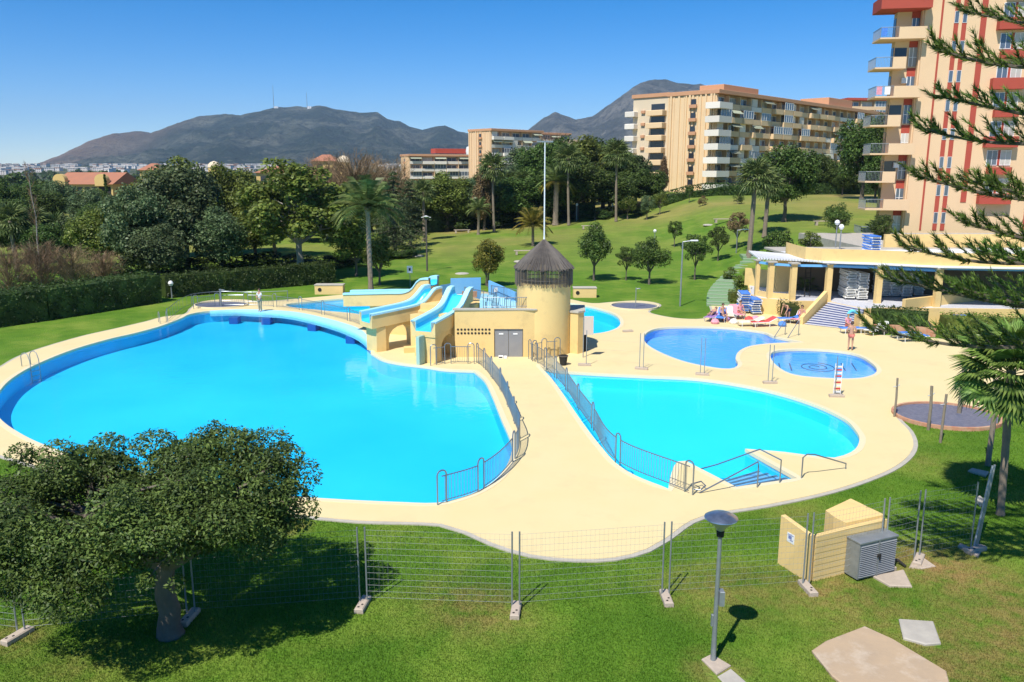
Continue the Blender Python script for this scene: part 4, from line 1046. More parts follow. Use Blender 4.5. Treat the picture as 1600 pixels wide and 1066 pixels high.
# platform building
tP = thing('slide_platform', 'yellow plastered slide platform with grey double door and vent holes', 'building', O0)
def pr(poly, z0, z1, name, mat):
    q = ccw([Vector((a-O0.x, b-O0.y, 0)) for a, b in poly]); return MB().prism(q, z0, z1).obj(name, MT[mat], tP)
FW = 44.25
pr([(-3.2,FW),(-1.0,FW),(-1.0,FW+.28),(-3.2,FW+.28)], -.02, 2.72, 'front_wall', 'plaster')
pr([(-1.0,FW+.001),(.62,FW+.001),(.62,FW+.281),(-1.0,FW+.281)], 1.66, 2.719, 'front_wall', 'plaster')
pr([(.62,FW),(1.4,FW+.1),(1.4,FW+.38),(.62,FW+.28)], -.02, 2.72, 'front_wall', 'plaster')
pr([(-5.9,46.0),(-3.2,44.9),(-3.0,45.2),(-5.6,46.3)], -.02, 2.2, 'back_wall', 'plaster')
pr([(-3.2,44.55),(1.5,44.55),(3.0,50.4),(-3.0,50.8),(-5.3,49.6),(-5.5,46.5)], -.02, 2.3, 'base_block', 'plaster')
pr([(-5.4,46.9),(-3.6,46.4),(-2.2,46.9),(-1.6,48.2),(-3.2,51.0),(-5.3,50.6)], 2.3, 2.62, 'upper_deck', 'plaster')
pr([(-3.3,FW-.06),(1.4,FW-.02),(1.4,FW+.36),(-3.3,FW+.32)], 2.725, 2.80, 'wall_capping', 'kerb')
for s in (0, 1):
    x = -.985+.8*s-O0.x
    MB().box(x, x+.78, FW+.08-O0.y, FW+.14-O0.y, -.01, 1.64, .01).obj('door_leaf', MT['door'], tP)
    MB().box(x+.25, x+.50, FW+.055-O0.y, FW+.079-O0.y, 1.33, 1.41).obj('door_vent', MT['white'], tP)
MB().box(-1.03-O0.x, .66-O0.x, FW+.02-O0.y, FW+.16-O0.y, 1.64, 1.70).obj('door_lintel', MT['door'], tP)
vm = MB(); vm.M = Matrix.Rotation(math.pi/2, 4, 'X'); vm.cyl(0, 0, -.02, .012, .065, n=10); vm = vm.mesh('vent_hole', MT['dark'])
for i in range(10):
    for j in range(2): inst('vent_hole', vm, tP, (-3.02+.195*i-O0.x, FW-.003-O0.y, 1.42+.21*j))
for i in range(2):
    for j in range(2): inst('vent_hole', vm, tP, (-3.62+.19*i-O0.x, 45.05-.08*i-O0.y, 1.42+.21*j))
# low bench blocks in the niche below the slides
pr([(-6.2,45.2),(-4.9,45.6),(-5.0,46.1),(-6.3,45.8)], -.01, .35, 'bench_block', 'plaster')
pr([(-5.5,44.5),(-4.4,44.2),(-4.2,45.2),(-5.2,45.5)], -.01, .55, 'bench_block', 'plaster')
pr([(-5.0,45.0),(-4.3,44.8),(-4.1,45.4),(-4.8,45.6)], .55, 1.25, 'bench_block', 'plaster')
# blue stair and walls behind the front wall
pr([(-3.9,50.9),(-2.0,51.3),(-2.0,51.45),(-3.9,51.05)], 1.2, 3.62, 'blue_wall', 'bluewall')
pr([(-4.5,50.2),(-3.95,50.9),(-3.85,51.0),(-4.4,50.35)], 2.2, 3.3, 'blue_wall', 'bluewall')
bw = [Vector((-1.45-O0.x, 50.9-O0.y, 0)), Vector((.25-O0.x, 49.5-O0.y, 0))]
mb = MB(); d = (bw[1]-bw[0]).normalized(); nn = Vector((-d.y, d.x, 0))*.07
mb._a([bw[0]-nn+Vector((0,0,2.0)), bw[1]-nn+Vector((0,0,2.0)), bw[1]+nn+Vector((0,0,2.0)), bw[0]+nn+Vector((0,0,2.0)), bw[0]-nn+Vector((0,0,3.5)), bw[1]-nn+Vector((0,0,2.95)), bw[1]+nn+Vector((0,0,2.95)), bw[0]+nn+Vector((0,0,3.5))], [(0,3,2,1),(4,5,6,7),(0,1,5,4),(1,2,6,5),(2,3,7,6),(3,0,4,7)])
mb.obj('blue_wall', MT['bluewall'], tP)
mb = MB().box(-1.15-O0.x,-.72-O0.x,50.36-O0.y,50.38-O0.y,2.85,3.12); mb.obj('warning_sign', MT['white'], tP, (0,0.0,0), 0)
for i in range(6):
    MB().box(-1.9+.35*i-O0.x, -1.5+.35*i-O0.x+.0, 46.9-O0.y, 49.6-O0.y, 2.30, 2.86-.09*i).obj('stair_tread', MT['bluepaint'], tP)
MB().box(-2.6-O0.x, 1.2-O0.x, 45.0-O0.y, 46.8-O0.y, 2.3, 2.36).obj('paddling_floor', MT['bluewall'], tP)
for i in range(4): MB().box(.35+.33*i-O0.x, .62+.33*i-O0.x, 48.6-.3*i-O0.y, 48.9-.3*i-O0.y, 2.3, 2.62-.05*i).obj('dark_step', MT['dark'], tP)
MB().box(-3.0-O0.x, -2.1-O0.x, 48.0-O0.y, 48.2-O0.y, 2.86, 3.22).obj('brick_panel', M_('brick', (.30,.15,.09), .85, (.40,.26,.17), 12, .3), tP)
railing(None, 'curved steel railing descending from the slide tops to the front wall', H=.85, z0=0, world_pts=[Vector((-5.0,50.4,2.95)), Vector((-4.2,49.2,2.9)), Vector((-3.2,47.6,2.85)), Vector((-2.2,46.2,2.82)), Vector((-1.6,44.7,2.80))], hoop=False)
railing(None, 'low steel railing on top of the front wall beside the round tower', H=.6, world_pts=[Vector((-1.6,44.5,0)), Vector((-.3,44.5,0)), Vector((.9,44.6,0))], hoop=False, z0=2.8)
railing(None, 'steel railing beside the blue stair behind the front wall', H=.8, z0=2.5, world_pts=[Vector((-2.9,49.2,0)), Vector((-1.7,47.6,0)), Vector((-.9,46.4,0))], hoop=False)
railing(None, 'steel railing on the sloping blue wall behind the platform', H=.75, z0=2.5, world_pts=[Vector((-1.3,50.4,0)), Vector((-.5,49.5,0)), Vector((.3,48.6,0))], hoop=False)
# round tower
TX, TY, TR = 1.82, 45.75, 1.53
tT = thing('round_tower', 'round yellow pool tower with a conical roof of dark rods and a tall white mast', 'tower', (TX, TY, 0))
MB().lathe([(TR+.0,-.05),(TR,4.15),(TR-.15,4.15),(TR-.15,3.9),(0,3.9)], 40).obj('tower_wall', MT['plaster'], tT, smooth=True)
mb = MB(); mb2 = MB(); r_ = random.Random(4)
for i in range(120):
    a = 2*math.pi*i/120; c, s = math.cos(a), math.sin(a); rr = TR+.10
    zb = 4.05+r_.uniform(-.12,.08)
    (mb if i % 3 else mb2).tube([(c*rr, s*rr, zb), (c*rr, s*rr, 5.0), (c*(rr-.25), s*(rr-.25), 5.25)], .022, 4, cap=False)
mb.obj('skirt_rods', MT['darkrod'], tT); mb2.obj('skirt_rods', MT['lightrod'], tT)
for z in (4.35, 4.95): MB().tube([(math.cos(2*math.pi*k/32)*(TR+.07), math.sin(2*math.pi*k/32)*(TR+.07), z) for k in range(32)], .03, 5, closed=True).obj('hoop_ring', MT['darkrod'], tT)
mb = MB()
for i in range(150):
    a = 2*math.pi*i/150+r_.uniform(-.01,.01); c, s = math.cos(a), math.sin(a); r0 = TR+.17+r_.uniform(-.03,.03)
    mb.tube([(c*r0, s*r0, 4.92+r_.uniform(-.05,.05)), (c*r0*.5, s*r0*.5, 5.80), (c*.05, s*.05, 6.52)], [.03,.026,.016], 4, cap=False)
mb.obj('roof_rods', MT['darkrod'], tT)
MB().lathe([(TR+.02,5.0),(TR*.5,5.74),(.03,6.46)], 32).obj('roof_cone', M_('roof_felt', (.085,.08,.075), .8, (.14,.13,.12), 5, .5), tT)
MB().tube([(0,0,6.35),(0,0,6.7),(0,0,11.9)], [.08,.04,.03], 8).obj('mast', MT['white'], tT, smooth=True)
MB().box(-.45,.45,-.03,.03,11.85,11.93).obj('mast_crossbar', MT['galv'], tT)
# annex right of the tower
tX = thing('tower_annex', 'low yellow annex with dark doorway attached right of the round tower', 'annex', (3.3, 46.0, 0))
MB().prism(ccw([Vector((-.6,-.35,0)), Vector((.45,-.95,0)), Vector((.82,-.6,0)), Vector((.95,1.3,0)), Vector((-.6,1.3,0))]), -.02, 2.42).obj('wall', MT['plaster'], tX)
MB().prism(ccw([Vector((-.65,-.40,0)), Vector((.45,-1.02,0)), Vector((.89,-.62,0)), Vector((1.02,1.35,0)), Vector((-.65,1.35,0))]), 2.42, 2.52).obj('capping', MT['kerb'], tX)
MB().box(.86,1.05,-.3,.4,-.01,1.55).obj('doorway', MT['dark'], tX)
q = P(911, 560); t = thing('notice_board', 'pale notice board on a post beside the tower annex', 'notice board', (q.x, q.y, DECKZ))
MB().tube([(0,0,-.03),(0,0,2.3)], .03, 6).obj('post', MT['galv'], t); MB().box(0.03,.55,-.02,.02,1.3,2.35,.01).obj('panel', M_('notice_panel', (.62,.52,.42), .6), t)
q = P(880, 572); t = thing('waste_bin', 'dark tapered bin beside the foot of the round tower', 'bin', (q.x, q.y, DECKZ))
MB().cyl(0,0,0,.5,.17,.24,14).obj('bucket', MT['dark'], t); MB().lathe([(.24,.48),(.27,.5),(.27,.54),(.22,.54)], 14).obj('rim', MT['darkrod'], t)
q = P(785, 561); t = thing('small_box', 'small white box standing at the foot of the grey door', 'box', (q.x, q.y, DECKZ)); MB().box(-.22,.05,-.1,.1,0,.14,.01).box(.08,.25,-.1,.1,0,.12,.01).obj('case', MT['white'], t); MB().box(-.2,0,-.105,-.1,.03,.1).obj('dark_opening', MT['dark'], t)

# ---------------------------------------------------------------- shower trays
def tray(cx, cy, rx, ry, label, kerb, n=40):
    q = P(cx, cy); e = P(cx+rx, cy); e2 = P(cx, cy-ry); a = e.x-q.x; b = abs(e2.y-q.y)
    t = thing('shower_tray', label, 'shower tray', (q.x, q.y, 0))
    el = lambda k, m: [Vector((math.cos(2*math.pi*i/n)*(a+k), math.sin(2*math.pi*i/n)*(b+k), 0)) for i in range(n)]
    MB().prism(el(0, 0), -.02, .075).obj('tiled_floor', MT['tile'], t)
    mb = MB(); A, B = el(-.02, 0), el(.10, 0)
    mb._a([(p.x,p.y,-.02) for p in A]+[(p.x,p.y,.15) for p in A]+[(p.x,p.y,.15) for p in B]+[(p.x,p.y,-.02) for p in B], [(i+n*j, (i+1)%n+n*j, (i+1)%n+n*(j+1), i+n*(j+1)) for i in range(n) for j in range(3)])
    mb.obj('kerb_ring', MT[kerb], t); return t
MT['orange'] = M_('orange_kerb', (0.48, 0.17, 0.09), 0.8, (0.55, 0.36, 0.22), 3, .4)
tray(346, 478, 40, 5, 'round tiled shower tray beside the left end of the footbridge', 'coping')
tray(991, 480, 36, 5.5, 'round tiled shower tray on the lawn edge right of the tower', 'coping')
tray(1478, 652, 76, 19, 'dark tiled shower tray with orange kerb behind the near fan palm', 'orange')
def shower(px, py, h, label, r=.05, head=True):
    q = P(px, py); t = thing('shower_post', label, 'shower post', (q.x, q.y, 0.05))
    MB().tube([(0,0,-.03),(0,0,h)], r, 8).obj('column', MT['galv'], t, smooth=True)
    if head: MB().tube([(0,0,h-.05),(.22,0,h)], .025, 5).cyl(.26,0,h-.05,h+.01,.08,n=8).cyl(0,0,h,h+.05,r*1.5,n=8).obj('shower_head', MT['galv'], t)
MT['wood'] = M_('weathered_post', (0.20,0.16,0.11), .85, (0.28,0.23,0.17), 5, .5, .4)
shower(346, 480, 1.3, 'short shower post in the left round tray', .07)
shower(993, 482, 1.5, 'thin shower post in the round tray right of the tower', .03)
def wpost(px, py, h, r, label, cap=False):
    q = P(px, py); t = thing('wooden_post', label, 'post', (q.x, q.y, 0))
    MB().tube([(0,0,-.1),(.01,0,h*.5),(RND.uniform(-.05,.05),0,h)], [r*1.05,r,r*.95], 9).obj('shaft', MT['wood'], t, smooth=True)
    if cap: MB().box(-.16,.16,-.06,.06,h,h+.09,.01).obj('cap', MT['wood'], t)
    else: MB().tube([(-.16,0,h*.78),(.0,-.02,h*.8),(.1,0,h*.84)], .02, 5).obj('hook', MT['galv'], t)
wpost(1498, 648, 2.35, .09, 'tallest weathered post with a flat cap, in the dark shower tray', True)
wpost(1397, 653, 1.75, .045, 'thin post at the tip of the orange kerb')
wpost(1450, 672, 1.85, .06, 'leaning wooden post in front of the dark shower tray')
wpost(1469, 692, 1.95, .05, 'second leaning post, just right of the hooked one in front of the dark tray')
wpost(1543, 728, 3.1, .09, 'dark trunk-like post in the shade behind the near fan palm', True)

# ---------------------------------------------------------------- temporary site fence
def foot(px, py, ang, label, group='concrete feet of the site fence'):
    q = P(px, py); t = thing('fence_weight', label, 'concrete foot', (q.x, q.y, DECKZ if inpoly([q.x],[q.y],deck)[0] else 0), ang)
    MB().box(-.11,.11,-.34,.34,0,.13,.025).obj('block', MT['foot'], t)
    MB().cyl(-.03,-.24,.128,.134,.03,n=8).cyl(.03,-.12,.128,.134,.03,n=8).obj('socket_hole', MT['dark'], t); return q
WM = {}
def fence_panel(a, b, label, H=1.95, mesh=True, lean=0.0, group='wire panels of the site fence', z=0.0):
    d = b-a; L = d.length; t = thing('site_fence', label, 'wire fence', (a.x, a.y, z+.05), math.atan2(d.y, d.x), group)
    for x in (.04, L-.04):
        MB().tube([(x,0,0),(x,lean,H)], .021, 7).obj('post', MT['galv'], t, smooth=True)
    mb = MB(); mb.M = Matrix.Shear('XZ', 4, (0, 0)) if False else None
    zs = [.14,.30,.46,.62,.78,.94,1.10,1.26,1.42,1.58,1.74,1.88] if mesh else [.3,.9,1.4]
    for k in zs: mb.tube([(.04,lean*k/H,k),(L*.5,lean*k/H+.01,k-.012),(L-.04,lean*k/H,k)], .0032 if mesh else .0022, 3, cap=False)
    if mesh:
        n = int(L/.11)
        for i in range(1, n): mb.tube([(L*i/n,lean*.07,.14),(L*i/n,lean*.96,1.88)], .0014, 3, cap=False)
        for x in (.10, .16): mb.tube([(L*x,0,.14),(L*x,lean*.95,1.88)], .0014, 3, cap=False)
    tag(mb.obj('wire_mesh', MT['galv'], t), kind='stuff'); return t
FT = [(-60,985,.3,'concrete fence foot beyond the left picture edge'),(28,997,-.35,'concrete fence foot in the left corner beside the big tree'),(296,968,-.1,'concrete fence foot in the shade right of the big tree trunk'),(567,948,-.12,'concrete fence foot at the edge of the big tree shadow'),(806,957,-.1,'concrete fence foot on the brown worn patch of lawn'),(1041,938,.02,'concrete fence foot left of the dish lamp'),(1262,922,.1,'concrete fence foot at the corner of the yellow enclosure'),(1380,893,-1.2,'concrete fence foot beside the grey cabinet'),(1435,878,-.6,'concrete fence foot on the flat slab right of the grey cabinet'),(1524,862,-1.1,'concrete fence foot beside the near fan palm trunk')]
fp = [foot(*f) for f in FT]
names = ['off the left edge','behind the big foreground tree','in the big tree shadow','between the tree shadow and the brown worn patch','in front of the deck tip','behind the dish lamp','in front of the yellow enclosure and cabinet','right of the grey cabinet','running to the near fan palm']
for i in range(len(fp)-1):
    a, b = fp[i].copy(), fp[i+1].copy(); a.z = b.z = 0
    d = (b-a).normalized(); fence_panel(a+d*.05+Vector((0,.12,0)), b-d*.05+Vector((0,.12,0)), 'wire fence panel ' + names[i], lean=0.02)
DP = [(913,573),(981,520),(1002,579),(1097,588),(1203,601),(1307,622)]
dq = [foot(px, py, RND.uniform(1.2,1.8), lb) for (px, py), lb in zip(DP, ['fence foot on the deck beside the notice board','fence foot left of the blue kidney pool','fence foot on the deck nearest the kidney pool','fence foot between kidney pool and right pool','fence foot left of the oval pool','fence foot under the red and white barrier'])]
for i, j, s in ((0,2,'beside the tower annex'),(2,3,'in front of the kidney pool'),(3,4,'between the kidney and oval pools'),(4,5,'in front of the oval pool')):
    a, b = dq[i], dq[j]; d = (b-a).normalized(); fence_panel(Vector((a.x,a.y,0))+d*.06, Vector((b.x,b.y,0))-d*.06, 'bare fence frame on the deck ' + s, 1.9, False, z=DECKZ)
# leaning bundle of spare posts by the palm
q = P(1521, 860); t = thing('post_bundle', 'bundle of spare grey fence posts leaning towards the near fan palm', 'post bundle', (q.x, q.y, 0.1))
for i in range(6): MB().tube([(.03*i,.02*i,0),(.42+.03*i,.35+.02*i,2.0+.12*(i%3))], .03, 6).obj('spare_post', MT['galv'], t, smooth=True)
# red and white barrier
q = P(1307, 620); t = thing('barrier', 'red and white striped barrier standing in front of the oval pool', 'barrier', (q.x, q.y, DECKZ+.1))
MT['red'] = M_('red_paint', (.60,.06,.05), .5)
for x in (-.16, .16): MB().tube([(x,0,0),(x,0,1.45)], .02, 6).obj('post', MT['white'], t)
for i in range(9): MB().box(-.16,.16,-.012,.012,.05+.15*i,.13+.15*i).obj('stripe_board', MT['red'] if i % 2 else MT['white'], t)

# ---------------------------------------------------------------- dish lamp in front
q = P(1114, 1034); t = thing('dish_lamp', 'garden lamp with a wide silver dish top on a grey pole', 'lamp post', (q.x, q.y, 0))
MB().tube([(0,0,0),(0,0,1.0),(0,0,2.93)], [.062,.050,.040], 12).obj('pole', MT['galv'], t, smooth=True)
MB().box(.045,.15,-.09,.09,1.35,1.68,.015).obj('junction_box', MT['galv'], t)
MB().box(-.09,-.045,-.03,.03,.85,1.12,.01).obj('pole_hatch', MT['galv'], t)
MB().box(-.13,.13,-.13,.13,0,.03,.005).obj('base_plate', MT['galv'], t)
MB().lathe([(.02,2.88),(.075,2.9),(.085,3.02),(.05,3.05)], 16).obj('collar', MT['dark'], t, smooth=True)
MB().lathe([(.07,3.03),(.13,3.12),(.34,3.30),(.33,3.31)], 28).obj('diffuser', M_('lamp_diffuser', (.42,.40,.33), .3), t, smooth=True)
MB().lathe([(.28,3.285),(.345,3.305),(.34,3.32),(.24,3.38),(.10,3.42),(0,3.43)], 32).obj('dish', M_('polished_dish', (.60,.61,.62), .28, (.35,.36,.37), 6, .4, metal=.9), t, smooth=True)
def slab(name, label, pts, h, mat, cat='slab'):
    q = P(*pts[0]); t = [P(*p)-q for p in pts]; poly = ccw([Vector((v.x, v.y, 0)) for v in t])
    inn = offset(poly, -.03)
    n = len(poly); mb = MB(); mb._a([(p.x,p.y,-.05) for p in poly]+[(p.x,p.y,h-.02) for p in poly]+[(p.x,p.y,h) for p in inn], [(i,(i+1)%n,n+(i+1)%n,n+i) for i in range(n)]+[(n+i,n+(i+1)%n,2*n+(i+1)%n,2*n+i) for i in range(n)]+[tuple(range(2*n,3*n))])
    return tag(mb.obj(name, MT[mat], None, (q.x,q.y,0)), label, cat)
slab('stone_slab', 'large cracked sandstone slab in the bottom right lawn', [(1268,1020),(1290,1005),(1350,982),(1395,1002),(1478,1052),(1484,1075),(1350,1100),(1300,1060)], .07, 'sandstone')
slab('concrete_slab', 'small pale concrete slab behind the large sandstone slab', [(1404,970),(1458,974),(1470,1008),(1446,1010),(1411,1000)], .06, 'concrete')
slab('lamp_footing', 'sandy footing slab under the dish lamp', [(1096,1032),(1112,1024),(1142,1042),(1120,1056)], .05, 'foot')
slab('path_slab', 'grey flat slab cut by the bottom edge below the dish lamp', [(1121,1058),(1142,1046),(1172,1072),(1150,1090)], .03, 'concrete')
slab('concrete_slab', 'light concrete slab at the foot of the grey cabinet', [(1362,902),(1384,898),(1412,893),(1425,919),(1390,918)], .06, 'foot')
slab('concrete_slab', 'flat slab under the fence right of the cabinet', [(1420,888),(1432,866),(1462,886),(1440,890)], .04, 'foot')
slab('stone_kerb', 'broken light kerb stone beside the post bundle', [(1496,856),(1500,852),(1532,866),(1528,872)], .08, 'foot')
slab('pale_stone', 'pale stone lying in the shade left of the near fan palm', [(1523,784),(1530,780),(1540,788),(1532,793)], .14, 'concrete')
slab('edging_stone', 'pale edging stones at the foot of the dark post in the shade', [(1512,738),(1518,734),(1545,740),(1540,746)], .08, 'foot')

# ---------------------------------------------------------------- yellow enclosure with grey cabinet
A, B, C_ = P(1219,880), P(1263,908), P(1378,880)
t = thing('utility_enclosure', 'low yellow plastered enclosure walls on the front lawn', 'enclosure', (B.x, B.y, 0))
O = Vector((B.x, B.y, 0)); d1 = (A-B); d2 = (C_-B)
def wallseg(a, b, w, z1a, z1b, nm, z0=-.05):
    d = (b-a).normalized(); nn = Vector((-d.y, d.x, 0))*w/2; q = [a-nn, b-nn, b+nn, a+nn]; zt = [z1a, z1b, z1b, z1a]
    MB()._a if False else None
    m = MB(); m._a([(v.x,v.y,z0) for v in q]+[(v.x,v.y,z) for v, z in zip(q, zt)], [(0,3,2,1),(4,5,6,7),(0,1,5,4),(1,2,6,5),(2,3,7,6),(3,0,4,7)])
    return m.obj(nm, MT['plaster'], t)
Z = Vector((0,0,0))
d1n, d2n = d1.normalized(), d2.normalized(); bk = Vector((-d2n.y, d2n.x, 0))
wallseg(Z-d2n*.0, d1*1.02, .14, 1.26, 1.38, 'side_wall')
wallseg(d2n*.08, d2*.98, .14, 1.24, 1.30, 'front_wall')
k0 = d2*.47; k1 = d2*1.0
m = MB(); poly = ccw([k0+bk*.08, k1+bk*.08, k1+bk*1.25, k0+bk*.9+d2n*.1, k0+bk*.5]); m.prism([Vector((v.x,v.y,0)) for v in poly], -.05, 1.30); m.obj('tank_housing', MT['plaster'], t)
m = MB(); m.prism([Vector((v.x,v.y,0)) for v in poly], 1.302, 1.36); m.obj('housing_lid', MT['plaster'], t)
nx = Vector((d1n.y, -d1n.x, 0)); nx = nx if nx.y < 0 else -nx
ang1 = math.atan2(-d1n.y, -d1n.x); sp = d1*.62 + nx*.075
MB().box(-.13,.13,-.006,.002,0.78,1.04).obj('sign_plate', MT['white'], t, sp, ang1)
MB().box(-.08,.04,-.010,-.0065,.88,.97).box(-.02,.09,-.010,-.0065,.84,.865).box(-.10,.10,-.010,-.0065,.985,1.005).obj('sign_print', M_('sign_print', (.16,.20,.42), .6), t, sp, ang1)
ang2 = math.atan2(d2n.y, d2n.x)
tc_ = thing('grey_cabinet', 'grey steel louvred cabinet standing against the yellow enclosure', 'cabinet', (B.x+d2.x*.44, B.y+d2.y*.44, 0), ang2)
cw = d2.length*.5
MB().box(0,cw,-.52,-.08,.06,1.04,.015).obj('case', MT['galv'], tc_)
MT['louvre'] = M_('louvre_grey', (.20,.21,.22), .5, (.28,.29,.30), 3, .5)
MB().box(-.02,cw+.02,-.555,-.08,1.04,1.085,.01).obj('lid', MT['galv'], tc_)
lv = MB(); lv.M = Matrix.Rotation(.5, 4, 'X'); lv.box(0,cw/2-.05,-.018,.018,-.006,.006); lv = lv.mesh('louvre', MT['louvre'])
for i in range(17):
    for s in (0,1): inst('louvre', lv, tc_, (.03+s*(cw/2), -.535, .12+.052*i))
MB().box(cw/2-.012,cw/2+.012,-.56,-.52,.07,1.03).obj('door_seam', MT['galv'], tc_)
MB().box(cw/2-.05,cw/2+.06,-.585,-.555,.60,.68,.01).box(cw/2+.02,cw/2+.04,-.59,-.56,.5,.6).obj('padlock', MT['dark'], tc_)
q = P(1398, 884); tag(MB().tube([(-.3,.1,.06),(-.1,.16,.14),(.12,.05,.12),(.22,-.14,.05)], .035, 6).obj('black_hose', MT['dark'], None, (q.x, q.y, 0), smooth=True), 'black hose curling on the ground right of the grey cabinet', 'hose')
# ---------------------------------------------------------------- terrace restaurant
TZ = 1.2
sbl, sbr = P(1257,508), P(1342,518)          # stair foot
stl, str_ = P(1296,472,TZ), P(1350,483,TZ)
MT['stripe'] = M_('stair_blue', (.10,.13,.30), .7); MT['marble'] = M_('stair_white', (.62,.62,.64), .6, (.5,.5,.55), 3, .5)
t = thing('striped_stairs', 'wide stairs with blue risers and white treads up to the terrace', 'stairs', (sbl.x, sbl.y, 0))
n = 11; o = Vector((sbl.x, sbl.y, 0))
for i in range(n):
    u0, u1 = i/n, (i+1)/n
    a, b = sbl.lerp(Vector((stl.x, stl.y, 0)), u0), sbr.lerp(Vector((str_.x, str_.y, 0)), u0)
    c, d = sbr.lerp(Vector((str_.x, str_.y, 0)), 1.02), sbl.lerp(Vector((stl.x, stl.y, 0)), 1.02)
    q = [Vector((v.x, v.y, 0))-o for v in (a, b, c, d)]; zt = TZ*(i+1)/n; zb = TZ*i/n
    MB().prism(q, zb-.02 if i == 0 else zb, zt-.03).obj('riser', MT['stripe'], t)
    f = (b-a).normalized(); back = Vector((-f.y, f.x, 0)); e = [q[0]-back*.03, q[1]-back*.03, q[1]+(c-b)*.9/(n-i)*1.0, q[0]+(d-a)*.9/(n-i)]
    MB().prism([Vector((v.x,v.y,0)) for v in e], zt-.03, zt).obj('tread', MT['marble'], t)
# cheek wall and planters
def lowwall(name, label, a, b, w, z0, z1, mat, cat='wall'):
    q = Vector((a.x, a.y, 0)); return tag(MB().obox((0,0,0), (b.x-a.x, b.y-a.y, 0), w, z0, z1).obj(name, MT[mat], None, q), label, cat)
m = MB(); a = Vector((sbl.x-.25, sbl.y, 0)); b = Vector((stl.x-.2, stl.y+.3, 0)); f = (b-a); nn = Vector((-f.y, f.x, 0)).normalized()*.13
m._a([(v.x-a.x, v.y-a.y, z) for v, z in ((a-nn,-.02),(b-nn,-.02),(b+nn,-.02),(a+nn,-.02),(a-nn,.55),(b-nn,TZ+.75),(b+nn,TZ+.75),(a+nn,.55))], [(0,3,2,1),(4,5,6,7),(0,1,5,4),(1,2,6,5),(2,3,7,6),(3,0,4,7)])
tag(m.obj('stair_wall', MT['plaster'], None, a), 'sloping yellow cheek wall left of the striped stairs', 'wall')
p0, p1, p2 = P(1183,483), P(1228,494), P(1256,505)
t = thing('planter', 'long planter with orange front left of the striped stairs', 'planter', (p0.x, p0.y, 0))
for a, b in ((p0,p1),(p1,p2)): MB().obox(a-p0, b-p0, .2, -.02, .45).obj('front', MT['orange'], t)
MB().prism(ccw([Vector((v.x-p0.x, v.y-p0.y, 0)) for v in (p0,p1,p2,Vector((p2.x+.3,p2.y+3,0)),Vector((p0.x+.5,p0.y+3,0)))]), -.02, .38).obj('soil', M_('soil', (.10,.07,.045), .9, (.16,.12,.08), 3, .5), t)
hedge([(p0.x+.2,p0.y+.9),(p1.x,p1.y+.9),(p2.x-.5,p2.y+.8)], 1.1, .85, 'clipped bush row in the orange-fronted planter', 'hedge', 90, .13, 7, z=.3)
hedge([(p0.x-1.6,p0.y+2.2),(p0.x+.2,p0.y+2.0)], 1.3, 1.0, 'bushy hedge end beside the green steps', 'leaf_b', 80, .15, 8, z=.1)
q = P(1352, 521); bx = MB().box(-.42,.42,0,.9,-.02,1.12,.02).obj('stair_pier', MT['plaster'], None, (q.x, q.y, 0)); tag(bx, 'square yellow pier at the right foot of the striped stairs', 'pier')
p3, p4, p5 = P(1364,520), P(1420,522), P(1462,527)
t = thing('planter', 'planter with orange front right of the striped stairs', 'planter', (p3.x, p3.y, 0))
for a, b in ((p3,p4),(p4,p5)): MB().obox(a-p3, b-p3, .2, -.02, .55).obj('front', MT['orange'], t)
MB().prism(ccw([Vector((v.x-p3.x, v.y-p3.y, 0)) for v in (p3,p4,p5,Vector((p5.x+1,p5.y+3,0)),Vector((p3.x+.5,p3.y+3,0)))]), -.02, .5).obj('soil', MT['dark'], t)
hedge([(p3.x+.3,p3.y+1.2),(p5.x,p5.y+1.2)], 1.6, 1.1, 'dense shrubs in the planter right of the striped stairs', 'hedge', 70, .15, 9, z=.4)
hedge([(p5.x+.5,p5.y+.3),(p5.x+9,p5.y-2.0)], 2.0, 1.4, 'dense green shrub bank behind the right end of the deck', 'leaf_b', 50, .17, 10, z=0)
m = MB(); m.obox(P(1430,520)-p3+Vector((0,1.9,0)), P(1500,505)-p3+Vector((2,2.2,0)), .25, 0, 1.9); tag(m.obj('yellow_wall', MT['plaster'], None, p3), 'low yellow wall behind the shrubs right of the stairs', 'wall')
# terrace body
pil = [P(x, y, TZ) for x, y in ((1202,466),(1237,469),(1292,470),(1370,474),(1462,480))]
tr = thing('terrace_building', 'yellow terrace building with pillars, white pergola slats and dark storage bays', 'building', (pil[0].x, pil[0].y, 0)); o = Vector((pil[0].x, pil[0].y, 0))
L0 = pil[0]+Vector((-.6,1.2,0)); fr = [Vector((-.75,.1,0)), pil[1]-o+Vector((-.1,-.35,0)), pil[2]-o+Vector((.3,-.35,0)), Vector((stl.x,stl.y,0))-o+Vector((0.02,.05,0)), Vector((str_.x,str_.y,0))-o+Vector((0,.05,0)), Vector((str_.x,str_.y,0))-o+Vector((1.2,.4,0)), pil[4]-o+Vector((0,-.5,0)), Vector((30,-6,0)), Vector((30,12,0)), Vector((1.0,9,0)), Vector((-.9,2,0))]
MB().prism(ccw([Vector((v.x,v.y,0)) for v in fr]), -.05, TZ).obj('terrace_floor', MT['plaster'], tr)
MB().prism(ccw([Vector((v.x,v.y,0)) for v in offset(ccw([Vector((v.x,v.y,0)) for v in fr]), -.15)]), TZ, TZ+.015).obj('floor_paving', MT['marble'], tr)
